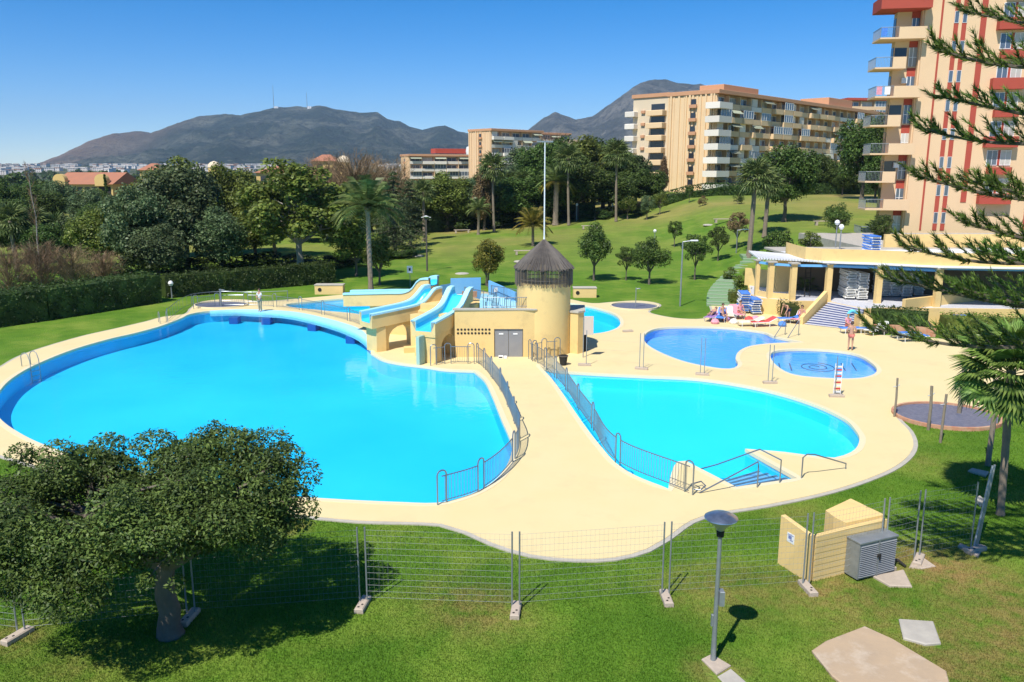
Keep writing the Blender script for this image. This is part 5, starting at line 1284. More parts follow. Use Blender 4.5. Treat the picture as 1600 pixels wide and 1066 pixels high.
for i, p in enumerate([L0]+pil):
    w = .19 if i else .14
    MB().box(-w,w,-w,w,TZ,TZ+2.62,.02).obj('pillar', MT['plaster'], tr, (p.x-o.x, p.y-o.y, 0), .05)
    MB().box(-w-.14,w+.14,-w-.14,w+.14,TZ+2.62,TZ+2.72,.01).obj('pillar_cap', MT['concrete'], tr, (p.x-o.x, p.y-o.y, 0), .05)
for i, (a, b) in enumerate(zip([L0]+pil[:-1], pil)):
    MB().obox(a-o, b-o, .16, TZ+2.42, TZ+2.58).obj('blue_beam', MT['bluewall'], tr)
    if i < 2: MB().obox(a-o, b-o, .12, TZ+.0, TZ+.42).obj('plinth', MT['plaster'], tr)
# roof slats over the left pergola
A0, A1, B1, B0 = L0-o, pil[2]-o, pil[2]-o+Vector((-1.2,5.0,0)), L0-o+Vector((.8,5.2,0))
for i in range(26):
    u = i/25; a = A0.lerp(A1, u); b = B0.lerp(B1, u); MB().obox(a+(a-b)*.05, b, .10, TZ+2.74, TZ+2.86).obj('pergola_slat', MT['white'], tr)
# roofed storage: awning slab and parapet
R0 = [pil[2]-o+Vector((-.6,-.25,0)), pil[3]-o+Vector((0,-.35,0)), pil[4]-o+Vector((0,-.45,0)), Vector((30,-7.4,0)), Vector((30,10,0)), pil[2]-o+Vector((-1.2,7,0))]
MB().prism(ccw([Vector((v.x,v.y,0)) for v in R0]), TZ+2.73, TZ+2.85).obj('awning_roof', MT['white'], tr)
aw = [pil[2]-o, pil[3]-o, pil[4]-o, Vector((30,-7.2,0))]
for a, b in zip(aw[:-1], aw[1:]):
    MB().obox(a+Vector((0,.25,0)), b+Vector((0,.25,0)), .4, TZ+2.55, TZ+2.725).obj('blue_awning', MT['bluewall'], tr)
# parapet of the upper terrace, with a rounded left end
pp = [pil[2]+Vector((-1.3,5.5,0)), pil[2]+Vector((-1.35,1.2,0)), pil[2]+Vector((-.6,.1,0)), pil[3]+Vector((0,-.05,0)), pil[4]+Vector((0,-.15,0)), o+Vector((28,-6.6,0)), o+Vector((33,-7.6,0))]
pp = smooth_poly([(Vector((v.x-o.x, v.y-o.y, 0)), False) for v in pp], False, 1.0)
out = pp; inn = [Vector((v.x+.05, v.y+.30, 0)) for v in pp]; k = len(pp)
m = MB(); vs = [(p.x,p.y,3.88) for p in out]+[(p.x,p.y,5.0) for i, p in enumerate(out)]+[(p.x,p.y,5.0) for i, p in enumerate(inn)]+[(p.x,p.y,3.88) for p in inn]
vs = [(x,y,z-.1 if z>4 else z) for x,y,z in vs]
m._a(vs, [(i+k*j, i+1+k*j, i+1+k*(j+1), i+k*(j+1)) for i in range(k-1) for j in range(3)]+[(0,k,2*k,3*k),(k-1,4*k-1,3*k-1,2*k-1)])
m.obj('parapet', MT['plaster'], tr)
m = MB(); m.prism(ccw(inn+[Vector((34,10,0)), Vector((inn[0].x,10,0))]), 3.87, 4.02); m.obj('upper_terrace', MT['concrete'], tr)
MB().box(11,36,10.01,26,3.2,4.01).obj('podium', MT['concrete'], tr); MB().box(12.5,36,9.6,9.9,4.021,5.1).obj('terrace_wall', MT['peach'] if 'peach' in MT else MT['plaster'], tr)
# back wall and inner wall of the storage bays
bk0 = pil[2]-o+Vector((-1.0,5.2,0))
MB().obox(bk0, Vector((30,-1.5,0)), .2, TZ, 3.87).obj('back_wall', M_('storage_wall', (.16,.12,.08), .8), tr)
MB().obox(B0+Vector((0,.6,0)), bk0+Vector((-.3,.4,0)), .2, TZ, TZ+1.4).obj('yard_wall', MT['plaster'], tr)
MB().obox(bk0+Vector((-1.4,-.8,0)), bk0+Vector((-.2,-.8,0)), .15, TZ, TZ+2.7).obj('yard_wall', MT['plaster'], tr)
# step ladder leaning in the pergola
q = pil[2]+Vector((-1.0,1.8,0)); t = thing('step_ladder', 'dark step ladder leaning inside the pergola beside the third pillar', 'ladder', (q.x,q.y,TZ), .3)
for s in (0,.45): MB().tube([(s,0,0),(s+.35,.5,2.2)], .03, 5).obj('stile', MT['dark'], t)
for i in range(6): MB().tube([(.05+.055*i,.08+.08*i,.35+.34*i),(.5+.055*i,.08+.08*i,.35+.34*i)], .02, 4).obj('rung', MT['dark'], t)

# ---------------------------------------------------------------- sun loungers
def lounger_parts(t, cloth, back=.35, flat=False):
    L, W, H = 1.85, .62, .32
    fm = MB()
    for y in (-W/2, W/2): fm.tube([(0,y,H),(1.2,y,H),(L if flat else 1.2+.6*math.cos(back),y,H if flat else H+.6*math.sin(back))], .025, 5)
    fm.obj('frame', MT['white'], t)
    for x in (.2, 1.25):
        for y in (-W/2, W/2): MB().tube([(x,y,H),(x+.02,y*1.02,0)], .022, 5).obj('leg', MT['white'], t)
    MB().box(0.02,1.2,-W/2+.03,W/2-.03,H+.01,H+.05,.01).obj('seat_pad', cloth, t)
    c = math.cos(0 if flat else back); s = math.sin(0 if flat else back)
    m = MB(); m.M = Matrix.Translation((1.2,0,H+.01)) @ Matrix.Rotation(-(0 if flat else back), 4, 'Y'); m.box(0.01,.66,-W/2+.03,W/2-.03,0,.04,.01); m.obj('backrest', cloth, t)
for k_, c_ in dict(cl_blue=(.05,.18,.55), cl_white=(.72,.70,.64), cl_red=(.65,.06,.05), cl_cyan=(.10,.55,.75), cl_pink=(.62,.25,.30), cl_purple=(.30,.16,.38), cl_cream=(.75,.62,.42)).items(): MT[k_] = M_(k_, c_, .8, tuple(min(1, v*1.3+.03) for v in c_), 9, .3)
def lounger(px, py, ang, cloth, label, back=.45, flat=False, z=None):
    q = P(px, py); t = thing('sun_lounger', label, 'sun lounger', (q.x, q.y, DECKZ if z is None else z), ang, 'sun loungers on the deck'); lounger_parts(t, MT[cloth], back, flat); return t
lounger(1392, 530, .15, 'cl_blue', 'blue sun lounger in front of the orange planter, left one of the flat pair', flat=True)
lounger(1404, 535, .15, 'cl_blue', 'blue sun lounger in front of the orange planter, right one of the flat pair', flat=True)
lounger(1354, 526, .5, 'cl_white', 'white sun lounger with raised back beside the yellow pier', .8)
lounger(1172, 512, .2, 'cl_red', 'white sun lounger with a red towel beside the kidney pool')
lounger(1152, 511, .1, 'cl_cream', 'white sun lounger with cream pad left of the red towel')
lounger(1124, 506, 1.2, 'cl_blue', 'sun lounger with blue pad seen end on behind the kidney pool', .9)
lounger(1106, 505, 1.0, 'cl_purple', 'sun lounger with purple towel, leftmost behind the kidney pool')
lounger(1140, 503, 1.4, 'cl_cream', 'cream sun lounger between blue pad and pink towel', .8)
lounger(1158, 501, 1.7, 'cl_pink', 'sun lounger with pink towel in front of the lounger stacks', .9)
lounger(1215, 506, .1, 'cl_blue', 'blue sun lounger under the bending man')
lounger(1240, 508, .9, 'cl_pink', 'sun lounger with pink towel at the left foot of the striped stairs', .7)
lounger(1312, 522, .1, 'cl_blue', 'blue sun lounger at the right foot of the striped stairs', flat=True)
m = MB(); m.box(-.95,.95,-.30,.30,0,.03)
for y in (-.30,.30): m.box(-.95,.95,y-.03,y+.03,-.03,.06)
for x in (-.6,.5): m.box(x-.03,x+.03,-.30,.30,-.10,0)
LS = {c: m.mesh('stacked_lounger', [MT[c]]) for c in ('white', 'cl_white', 'cl_blue')}
def stack_up(q, n, ang, label, grp, c='white', step=.085, alt=None, tilt=0.0):
    for i in range(n):
        me = LS[alt] if (alt and i % 2) else LS[c]
        o_ = inst('stacked_lounger', me, None, (q.x+RND.uniform(-.05,.05), q.y+RND.uniform(-.05,.05), q.z+.16+step*i), rot=(0, tilt, ang+RND.uniform(-.07,.07))); tag(o_, label, 'sun lounger', grp)
stack_up(P(1161,488)+Vector((0,0,.05)), 16, 1.4, 'lounger in the taller blue and white stack beside the planter', 'loungers of the taller stack beside the planter', 'white', alt='cl_blue')
stack_up(P(1175,490)+Vector((0,0,.05)), 12, 1.6, 'lounger in the shorter blue and white stack beside the planter', 'loungers of the shorter stack beside the planter', 'white', alt='cl_blue')
for i, (px, py, n_) in enumerate(((1331,470,17),(1349,471,16),(1386,466,16),(1401,466,15),(1419,467,15),(1437,465,15))):
    q = P(px, py, TZ); q = q+Vector((.1, 1.2, .02))
    w_ = ['first', 'second', 'third', 'fourth', 'fifth', 'sixth'][i]
    stack_up(q, n_, 1.5, 'pale lounger in the %s stack from the stairs under the dark bay roof' % w_, 'loungers of the %s stack in the storage bay' % w_, 'cl_white', .115, alt='cl_white')
stack_up(P(1494,512)+Vector((0,0,.0)), 8, .1, 'lounger in the low blue and white stack behind the shrubs', 'loungers of the low stack behind the shrubs', 'white', alt='cl_blue')
q = at(1360, 398, 62); stack_up(Vector((q.x, q.y, 4.0)), 14, 1.5, 'lounger in the stack on the upper terrace above the storage bays', 'loungers of the stack on the upper terrace', 'white', .1, alt='cl_blue')
# inflatable / parasol
q = P(1324, 512); t = thing('swim_ring', 'turquoise swim ring held upright near the right foot of the stairs', 'swim ring', (q.x+.35, q.y+.2, .55))
MB().tube([(math.cos(a)*.28, 0, math.sin(a)*.28+.28) for a in [2*math.pi*i/16 for i in range(16)]], .1, 8, closed=True).obj('ring', MT['cl_cyan'], t, smooth=True)

# ---------------------------------------------------------------- people
MT['skin'] = M_('skin', (.55,.30,.19), .55, (.50,.26,.16), 4, .4); MT['hair_b'] = M_('hair_brown', (.07,.035,.02), .6); MT['hair_y'] = M_('hair_fair', (.32,.20,.09), .6)
def skin_obj(name, verts, edges, radii, mat, parent, root=0, sub=1):
    me = bpy.data.meshes.new(name); me.from_pydata([tuple(v) for v in verts], edges, [])
    bm = bmesh.new(); bm.from_mesh(me); ly = bm.verts.layers.skin.verify(); bm.verts.ensure_lookup_table()
    for v in bm.verts:
        r = radii[v.index]; v[ly].radius = r if isinstance(r, tuple) else (r, r); v[ly].use_root = v.index == root
    bm.to_mesh(me); bm.free(); me.materials.append(mat)
    o_ = inst(name, me, parent); s = o_.modifiers.new('skin', 'SKIN'); s.use_smooth_shade = True; s.branch_smoothing = .4
    b = o_.modifiers.new('sub', 'SUBSURF'); b.levels = sub; b.render_levels = sub; return o_
def person(loc, rotz, pose, label, hair='hair_b', top=None, bottom=None, s=1.0):
    """faces -y; pose: dict of joints"""
    J = dict(pelvis=(0,0,.93), waist=(0,.01,1.08), chest=(0,.0,1.30), neck=(0,.0,1.46), head=(0,-.01,1.56), crown=(0,0,1.68),
        sl=(.17,0,1.40), el=(.23,.02,1.12), wl=(.23,-.06,.88), hl=(.23,-.08,.80), sr=(-.17,0,1.40), er=(-.23,.02,1.12), wr=(-.23,-.06,.88), hr=(-.23,-.08,.80),
        tl=(.095,0,.88), kl=(.10,-.02,.48), al=(.10,.02,.08), fl=(.11,-.14,.03), tr=(-.095,0,.88), kr=(-.10,-.02,.48), ar=(-.10,.02,.08), fr=(-.11,-.14,.03))
    J.update(pose); J = {k: Vector(v) for k, v in J.items()}
    R = dict(pelvis=(.135,.11), waist=(.115,.09), chest=(.15,.105), neck=.055, head=(.075,.09), crown=.062, sl=.06, el=.04, wl=.028, hl=.032, sr=.06, er=.04, wr=.028, hr=.032, tl=.085, kl=.055, al=.036, fl=.03, tr=.085, kr=.055, ar=.036, fr=.03)
    E = [('pelvis','waist'),('waist','chest'),('chest','neck'),('neck','head'),('head','crown'),('chest','sl'),('sl','el'),('el','wl'),('wl','hl'),('chest','sr'),('sr','er'),('er','wr'),('wr','hr'),('pelvis','tl'),('tl','kl'),('kl','al'),('al','fl'),('pelvis','tr'),('tr','kr'),('kr','ar'),('ar','fr')]
    for sd in 'lr':
        w, h = J['w'+sd], J['h'+sd]; d = (h-w).normalized(); a = d.cross(Vector((1,0,0)) if abs(d.x) < .8 else Vector((0,1,0))).normalized(); n_ = a.cross(d)
        for f in range(5):
            ln = [.045,.075,.085,.078,.06][f]; off = [-.04,-.022,-.007,.008,.022][f]
            b_ = h+a*off; m_ = b_+d*ln*.6+n_*.008+(a*-.02 if f == 0 else a*0); e_ = m_+d*ln*.4+n_*.02
            for q_, nm_ in ((m_, 'a'), (e_, 'b')): J['%s%d%s' % (sd, f, nm_)] = q_; R['%s%d%s' % (sd, f, nm_)] = .0085
            E += [('h'+sd, '%s%da' % (sd, f)), ('%s%da' % (sd, f), '%s%db' % (sd, f))]
    ks = list(J); t = thing('person', label, 'person', loc, rotz); t.scale = (s,)*3
    skin_obj('body', [J[k] for k in ks], [(ks.index(a), ks.index(b)) for a, b in E], [R[k] for k in ks], MT['skin'], t, ks.index('pelvis'))
    def cloth(name, keys, mat, g=1.17, cut=None):
        ed = [(keys.index(a), keys.index(b)) for a, b in E if a in keys and b in keys]; vs = [J[k].copy() for k in keys]
        for k, (a, b, f) in (cut or {}).items(): vs[keys.index(k)] = J[a].lerp(J[b], f)
        skin_obj(name, vs, ed, [tuple(x*g for x in R[k]) if isinstance(R[k], tuple) else R[k]*g+.012 for k in keys], MT[mat], t)
    if top: cloth('shirt', ['chest','waist','pelvis','sl','sr','el','er'], top, 1.15, {'el': ('sl','el',.75), 'er': ('sr','er',.75), 'pelvis': ('pelvis','waist',.2)})
    if bottom:
        f = 1.0 if bottom == 'khaki' else .45
        cloth('trousers' if f == 1 else 'shorts', ['pelvis','tl','tr','kl','kr']+(['al','ar'] if f == 1 else []), bottom, 1.14, {} if f == 1 else {'kl': ('tl','kl',f), 'kr': ('tr','kr',f)})
    hd, cr = J['head'], J['crown']; up_ = (cr-J['neck']).normalized(); m = MB()
    rings = []
    for i in range(7):
        an = math.pi*.62*i/6
        for j in range(14):
            b_ = 2*math.pi*j/14; x = math.sin(an)*math.cos(b_)*.098; y = math.sin(an)*math.sin(b_)*.112+.018; z = math.cos(an)*.105
            if math.sin(b_) < -.2 and an > 1.1: y = max(y, -.05); z = max(z, -.0)
            rings.append(Vector((x, y, z)))
    Mx = Matrix.Translation(hd+(cr-hd)*.55) @ up_.to_track_quat('Z', 'X').to_matrix().to_4x4() @ Matrix.Rotation(-math.pi/2 if False else 0, 4, 'Z')
    Mx = Matrix.Translation(hd+(cr-hd)*.55) @ Vector((0,0,1)).rotation_difference(up_).to_matrix().to_4x4()
    m.M = Mx; m._a(rings, [(i*14+j, i*14+(j+1)%14, (i+1)*14+(j+1)%14, (i+1)*14+j) for i in range(6) for j in range(14)])
    m.obj('hair', MT[hair], t, smooth=True)
    m = MB(); m.M = Matrix.Translation(hd+(cr-hd)*.3) @ Vector((0,0,1)).rotation_difference(up_).to_matrix().to_4x4()
    m._a([(-.014,-.085,0),(.014,-.085,0),(0,-.118,-.004),(0,-.088,.045)], [(0,1,2),(0,2,3),(1,3,2)]); m.obj('nose', MT['skin'], t)
    m = MB(); m.M = Matrix.Translation(hd+(cr-hd)*.42) @ Vector((0,0,1)).rotation_difference(up_).to_matrix().to_4x4()
    for x in (-.03,.03): m.box(x-.011,x+.011,-.096,-.086,-.005,.006)
    m.box(-.022,.022,-.096,-.084,-.066,-.058); m.obj('face_features', MT['hair_b'], t)
    return t
MT['khaki'] = M_('khaki', (.42,.33,.20), .8); MT['shirt_w'] = M_('white_shirt', (.74,.74,.72), .8); MT['navy'] = M_('navy_cloth', (.03,.04,.10), .8); MT['swim'] = M_('swimwear', (.55,.16,.12), .6)
arms_front = dict(el=(.24,-.05,1.16), wl=(.08,-.24,1.12), hl=(.02,-.28,1.12), er=(-.24,-.05,1.16), wr=(-.10,-.24,1.10), hr=(-.04,-.28,1.10))
q = P(407, 488); person((q.x, q.y, DECKZ), -.5, dict(arms_front, kl=(.12,-.05,.48)), 'man in white shirt and khaki trousers standing on the footbridge', 'hair_b', 'shirt_w', 'khaki')
q = P(1328, 549); person((q.x, q.y, DECKZ), 2.9, dict(el=(.26,-.02,1.15), wl=(.14,-.14,1.02), hl=(.10,-.17,1.0), er=(-.26,0,1.15), wr=(-.15,-.12,1.0), hr=(-.10,-.15,.98)), 'woman in swimwear standing at the far edge of the oval pool', 'hair_b', None, 'swim')
q = P(1234, 507); person((q.x, q.y+.5, DECKZ), -.9, dict(waist=(0,-.08,1.05), chest=(0,-.30,1.18), neck=(0,-.44,1.24), head=(0,-.54,1.27), crown=(0,-.65,1.28), sl=(.17,-.34,1.22), el=(.2,-.42,.95), wl=(.16,-.55,.75), hl=(.15,-.6,.68), sr=(-.17,-.34,1.22), er=(-.2,-.42,.95), wr=(-.16,-.55,.75), hr=(-.15,-.6,.68)), 'bare-chested man in dark shorts bending over the blue lounger', 'hair_y', None, 'navy')
def sit(h=.38, z=.0): return dict(pelvis=(0,.0,h+.08), waist=(0,.03,h+.24), chest=(0,.04,h+.46), neck=(0,.03,h+.62), head=(0,.0,h+.72), crown=(0,0,h+.84), sl=(.17,.03,h+.56), el=(.24,-.04,h+.30), wl=(.16,-.26,h+.2), hl=(.13,-.33,h+.18), sr=(-.17,.03,h+.56), er=(-.24,-.04,h+.3), wr=(-.16,-.26,h+.2), hr=(-.13,-.33,h+.18), tl=(.09,-.06,h+.07), kl=(.12,-.46,h+.08), al=(.12,-.44,.08), fl=(.13,-.58,.03), tr=(-.09,-.06,h+.07), kr=(-.12,-.46,h+.08), ar=(-.12,-.44,.08), fr=(-.13,-.58,.03))
def lie(h=.46): return dict(pelvis=(0,0,h), waist=(0,.16,h+.03), chest=(0,.36,h+.12), neck=(0,.52,h+.2), head=(0,.62,h+.25), crown=(0,.73,h+.30), sl=(.17,.44,h+.15), el=(.27,.2,h), wl=(.26,-.03,h), hl=(.26,-.12,h), sr=(-.17,.44,h+.15), er=(-.27,.2,h), wr=(-.26,-.03,h), hr=(-.26,-.12,h), tl=(.09,-.06,h), kl=(.11,-.44,h+.12), al=(.11,-.84,h-.02), fl=(.12,-.88,h+.1), tr=(-.09,-.06,h), kr=(-.11,-.44,h+.02), ar=(-.11,-.86,h-.02), fr=(-.12,-.9,h+.1))
q = P(1251, 508); person((q.x+.2, q.y+.5, DECKZ), -.4, sit(), 'sunbather sitting on the lounger at the left foot of the stairs', 'hair_b', None, 'swim')
q = P(1318, 519); person((q.x+.3, q.y+.15, DECKZ), .3, sit(), 'person sitting beside the turquoise swim ring', 'hair_y', 'cl_pink', 'swim', .9)
q = P(1128, 504); person((q.x+.1, q.y+.3, DECKZ), .2, sit(), 'sunbather sitting on the blue padded lounger behind the kidney pool', 'hair_b', None, 'navy')
q = P(1160, 500); person((q.x-.05, q.y+.5, DECKZ), .3, sit(), 'sunbather in pink sitting in front of the lounger stacks', 'hair_b', 'cl_pink', 'swim')
q = P(1110, 503); person((q.x+.3, q.y+.6, DECKZ), 2.6-math.pi, lie(), 'sunbather lying on the purple towel', 'hair_b', None, 'navy')
# beach bags and towels between the loungers
for i, (px, py, c, lb) in enumerate(((1117,507,'cl_pink','pink beach bag on the deck behind the kidney pool'),(1146,507,'cl_white','white towel heap beside the cream lounger'),(1134,502,'cl_purple','purple beach bag beside the blue padded lounger'),(1222,511,'cl_blue','blue bag under the bending man'),(1170,503,'cl_red','red bag beside the pink towel'),(1180,502,'cl_pink','salmon towel heap in front of the shorter stack'))):
    q = P(px, py); m = MB(); m.lathe([(.0,.0),(.26,.02),(.30,.14),(.2,.30),(.06,.36),(0,.36)], 10); tag(m.obj('beach_bag', MT[c], None, (q.x, q.y, DECKZ), smooth=True), lb, 'bag')

# ---------------------------------------------------------------- green stepped path
p_ = [(1132,480),(1128,462),(1133,447),(1146,430),(1160,418),(1172,408),(1165,398)]
pts = [G(*a) for a in p_]; path = smooth_poly([(Vector((v.x, v.y, 0)), False) for v in pts], False, .9)
t = thing('green_steps', 'stepped path covered with green matting climbing the lawn', 'steps', (path[0].x, path[0].y, 0)); MT['greenmat'] = M_('green_mat', (.17,.30,.14), .9, (.22,.34,.18), 6, .4); MT['curbwhite'] = M_('step_edge', (.45,.47,.38), .8)
for i in range(len(path)-1):
    a, b = path[i], path[i+1]; d = (b-a).normalized(); nn = Vector((-d.y, d.x, 0)); w = 1.35-.03*i; q = [a+nn*w, a-nn*w, b-nn*w+d*.05, b+nn*w+d*.05]; q = [v-Vector((path[0].x, path[0].y, 0)) for v in q][::-1]
    z = hgt(a.x, a.y)+.06+.05*(i % 2)
    MB().prism(q, z-.5, z+.10).obj('step', MT['greenmat'], t)
    MB().obox(a+nn*w-path[0]+d*.04, a-nn*w-path[0]+d*.04, .1, z+.102, z+.125).obj('step_edge', MT['curbwhite'], t)
# ---------------------------------------------------------------- lamps, masts, boxes on the lawn
def lamp(px, Y, top, label, head='ball', r=.06, z=None):
    x = at(px, 400, Y).x; z0 = hgt(x, Y) if z is None else z; H = at(px, top, Y).z-z0
    t = thing('park_lamp', label, 'lamp post', (x, Y, z0))
    MB().tube([(0,0,-.1),(0,0,H)], [r, r*.7], 7).obj('pole', MT['galv'] if head != 'green' else MT['darkrod'], t, smooth=True)
    if head == 'ball': MB().lathe([(.0,H-.02),(.14,H+.04),(.22,H+.22),(.14,H+.40),(0,H+.45)], 12).obj('globe', MT['white'], t, smooth=True)
    elif head == 'arm': MB().tube([(0,0,H),(.9,0,H+.12)], .03, 5).box(.6,1.15,-.12,.12,H+.06,H+.15).obj('lantern', MT['white'], t)
    else: MB().tube([(-.5,0,H),(.0,0,H+.1),(.5,0,H)], .03, 5).lathe([(.05,H-.02),(.3,H+.12),(0,H+.2)], 10).obj('lantern', MT['white'], t)
    return t
lamp(667, 84, 340, 'dark slim lamp post on the lawn left of the slides', 'green', .10)
lamp(1066, 62, 378, 'tall slim white lamp post left of the green steps', 'arm', .07)
lamp(1022, 100, 364, 'small globe lamp on the middle of the slope')
lamp(1150, 88, 360, 'lamp with a horizontal arm beside the tall palm', 'arm', .06)
lamp(955, 136, 322, 'slim pale lamp post at the right end of the wood', 'ball', .09)
lamp(900, 134, 322, 'slim pale lamp post in the wood behind the flagpole', 'ball', .09)
lamp(1304, 68, 352, 'left one of the two globe lamps above the terrace', z=4.0)
lamp(1311, 66, 359, 'right one of the two globe lamps above the terrace', z=4.0)
lamp(152, 60, 458, 'low lamp post in front of the left hedge', 'ball', .06)
lamp(263, 66, 447, 'low lamp post at the end of the left hedge', 'ball', .06)
def small_hut(px, py, w, d, h, label, mat='plaster', name='pump_box', rz=0):
    q = G(px, py); t = thing(name, label, 'pump box', (q.x, q.y, q.z-.02), rz)
    MB().box(-w/2,w/2,0,d,0,h,.03).obj('housing', MT[mat], t); MB().box(-w/2-.04,w/2+.04,-.04,d+.04,h,h+.06,.01).obj('lid', MT['kerb'], t)
    m = MB(); m.M = Matrix.Translation((-w*.32,-.01,h*.55)) @ Matrix.Rotation(math.pi/2, 4, 'X'); m.cyl(0,0,-.02,.02,h*.2,n=12); m.obj('fan_grille', MT['dark'], t)
small_hut(914, 466, 1.9, .9, .8, 'yellow pump box with round fan on the lawn right of the tower')
small_hut(514, 461, 2.4, .9, .8, 'long low ochre pump box behind the man on the footbridge')
q = P(641, 449); t = thing('small_sign', 'small white square sign on a post behind the slides', 'sign', (q.x, q.y, 0)); MB().tube([(0,0,-.1),(0,0,1.9)], .03, 6).obj('post', MT['galv'], t); MB().box(-.25,.25,-.045,-.03,1.3,1.95).obj('panel', MT['white'], t); MB().box(-.08,.08,-.06,-.047,1.5,1.75).obj('pictogram', MT['dark'], t)
def bench(px, py, rz, label, mat='foot'):
    q = G(px, py); t = thing('bench', label, 'bench', (q.x, q.y, q.z), rz)
    MB().box(-1.3,1.3,-.22,.22,.42,.50,.01).obj('seat', MT[mat], t)
    for x in (-1.0,1.0): MB().box(x-.12,x+.12,-.2,.2,-.05,.42).obj('leg', MT[mat], t)
bench(722, 364, .1, 'long stone bench on the dry lawn below the wood'); bench(820, 398, .1, 'pale stone bench on the lawn left of the tower roof'); bench(1288, 352, .1, 'stone bench on the upper lawn near the tower'); bench(922, 358, 0, 'long low bench at the right end of the wood'); bench(1130, 348, .1, 'stone bench on the upper lawn beside the round shrub')
for i, (px, py, lb) in enumerate(((653,400,'flat pale stone on the lawn left of the slim lamp'),(722,428,'round pale cover on the lawn behind the blue walls'),(813,409,'flat stone beside the tower roof'),(1107,352,'pale stone beside the round reddish shrub'))):
    q = G(px, py); tag(MB().lathe([(.75,-.05),(.72,.05),(.5,.1),(0,.11)], 10).obj('flat_stone', MT['kerb'], None, (q.x, q.y, q.z)), lb, 'stone')
q = P(1200+0, 1000); 
# handrails of the kidney pool
for (px, py, lb) in ((1212,527,'left steel handrail at the far end of the kidney pool'),(1233,528,'right steel handrail at the far end of the kidney pool')):
    q = P(px, py); handrail(lb, (px, py), [(q.x-.2,q.y-.3,.05),(q.x+.7,q.y+.5,1.0),(q.x+.75,q.y+.5,.95),(q.x+.75,q.y+.5,0)])
# mosaic figure on the floor of the oval pool
q = P(1275, 572, -.2); t = thing('floor_mosaic', 'dark mosaic spiral with slanting strokes on the oval pool floor', 'mosaic', (q.x, q.y, -.272))
MT['mosaic'] = M_('mosaic_dark', (.05,.14,.30), .6)
MB().tube([(math.cos(a)*(.2+.07*a)*.9, math.sin(a)*(.2+.07*a), 0) for a in [i*.35 for i in range(40)]], .035, 4).obj('spiral', MT['mosaic'], t)
for dx in (-2.0,-1.4,1.5,2.1): MB().tube([(dx-.2,-.8,0),(dx+.25,.9,0)], .04, 4).obj('stroke', MT['mosaic'], t)
# ---------------------------------------------------------------- mountains
def mountain_material(name, scrub, rock, tan_, tanx):
    m = bpy.data.materials.new(name); m.use_nodes = True; N, L = nt(m); b = N['Principled BSDF']; b.inputs['Roughness'].default_value = .95; b.inputs['Specular IOR Level'].default_value = .05
    g = N.new('ShaderNodeNewGeometry')
    def nz(scale, lo, hi, det=10, mx_=1.0, st=(1,1,1)):
        mp = N.new('ShaderNodeMapping'); mp.inputs['Scale'].default_value = st; L.new(g.outputs['Position'], mp.inputs[0])
        n = N.new('ShaderNodeTexNoise'); n.inputs['Scale'].default_value = scale; n.inputs['Detail'].default_value = det; n.inputs['Roughness'].default_value = .68; L.new(mp.outputs[0], n.inputs['Vector'])
        r = N.new('ShaderNodeMapRange'); r.inputs[1].default_value = lo; r.inputs[2].default_value = hi; r.inputs[4].default_value = mx_; L.new(n.outputs[0], r.inputs[0]); return r.outputs[0]
    def mix(a, c, f):
        x = N.new('ShaderNodeMix'); x.data_type = 'RGBA'
        for s, i in ((a, 6), (c, 7)):
            if isinstance(s, tuple): x.inputs[i].default_value = (*s, 1)
            else: L.new(s, x.inputs[i])
        L.new(f, x.inputs[0]); return x.outputs[2]
    c = mix(scrub, rock, nz(.004, .45, .70)); c = mix(c, tuple(v*.55 for v in scrub), nz(.02, .48, .62, 6, .8)); c = mix(c, rock, nz(.013, .6, .68, 8, .7))
    if tanx is not None:
        sx = N.new('ShaderNodeSeparateXYZ'); L.new(g.outputs['Position'], sx.inputs[0])
        r = N.new('ShaderNodeMapRange'); r.inputs[1].default_value = tanx[0]; r.inputs[2].default_value = tanx[1]; r.inputs[4].default_value = .6; L.new(sx.outputs['X'], r.inputs[0])
        mm = N.new('ShaderNodeMath'); mm.operation = 'MULTIPLY'; L.new(r.outputs[0], mm.inputs[0]); L.new(nz(.003, .3, .5), mm.inputs[1]); c = mix(c, tan_, mm.outputs[0])
    n = N.new('ShaderNodeTexNoise'); n.inputs['Scale'].default_value = .006; n.inputs['Detail'].default_value = 9; n.inputs['Roughness'].default_value = .65; L.new(g.outputs['Position'], n.inputs['Vector'])
    bp = N.new('ShaderNodeBump'); bp.inputs['Strength'].default_value = 1.0; bp.inputs['Distance'].default_value = 140; L.new(n.outputs[0], bp.inputs['Height']); L.new(bp.outputs[0], b.inputs['Normal'])
    L.new(c, b.inputs['Base Color']); return m
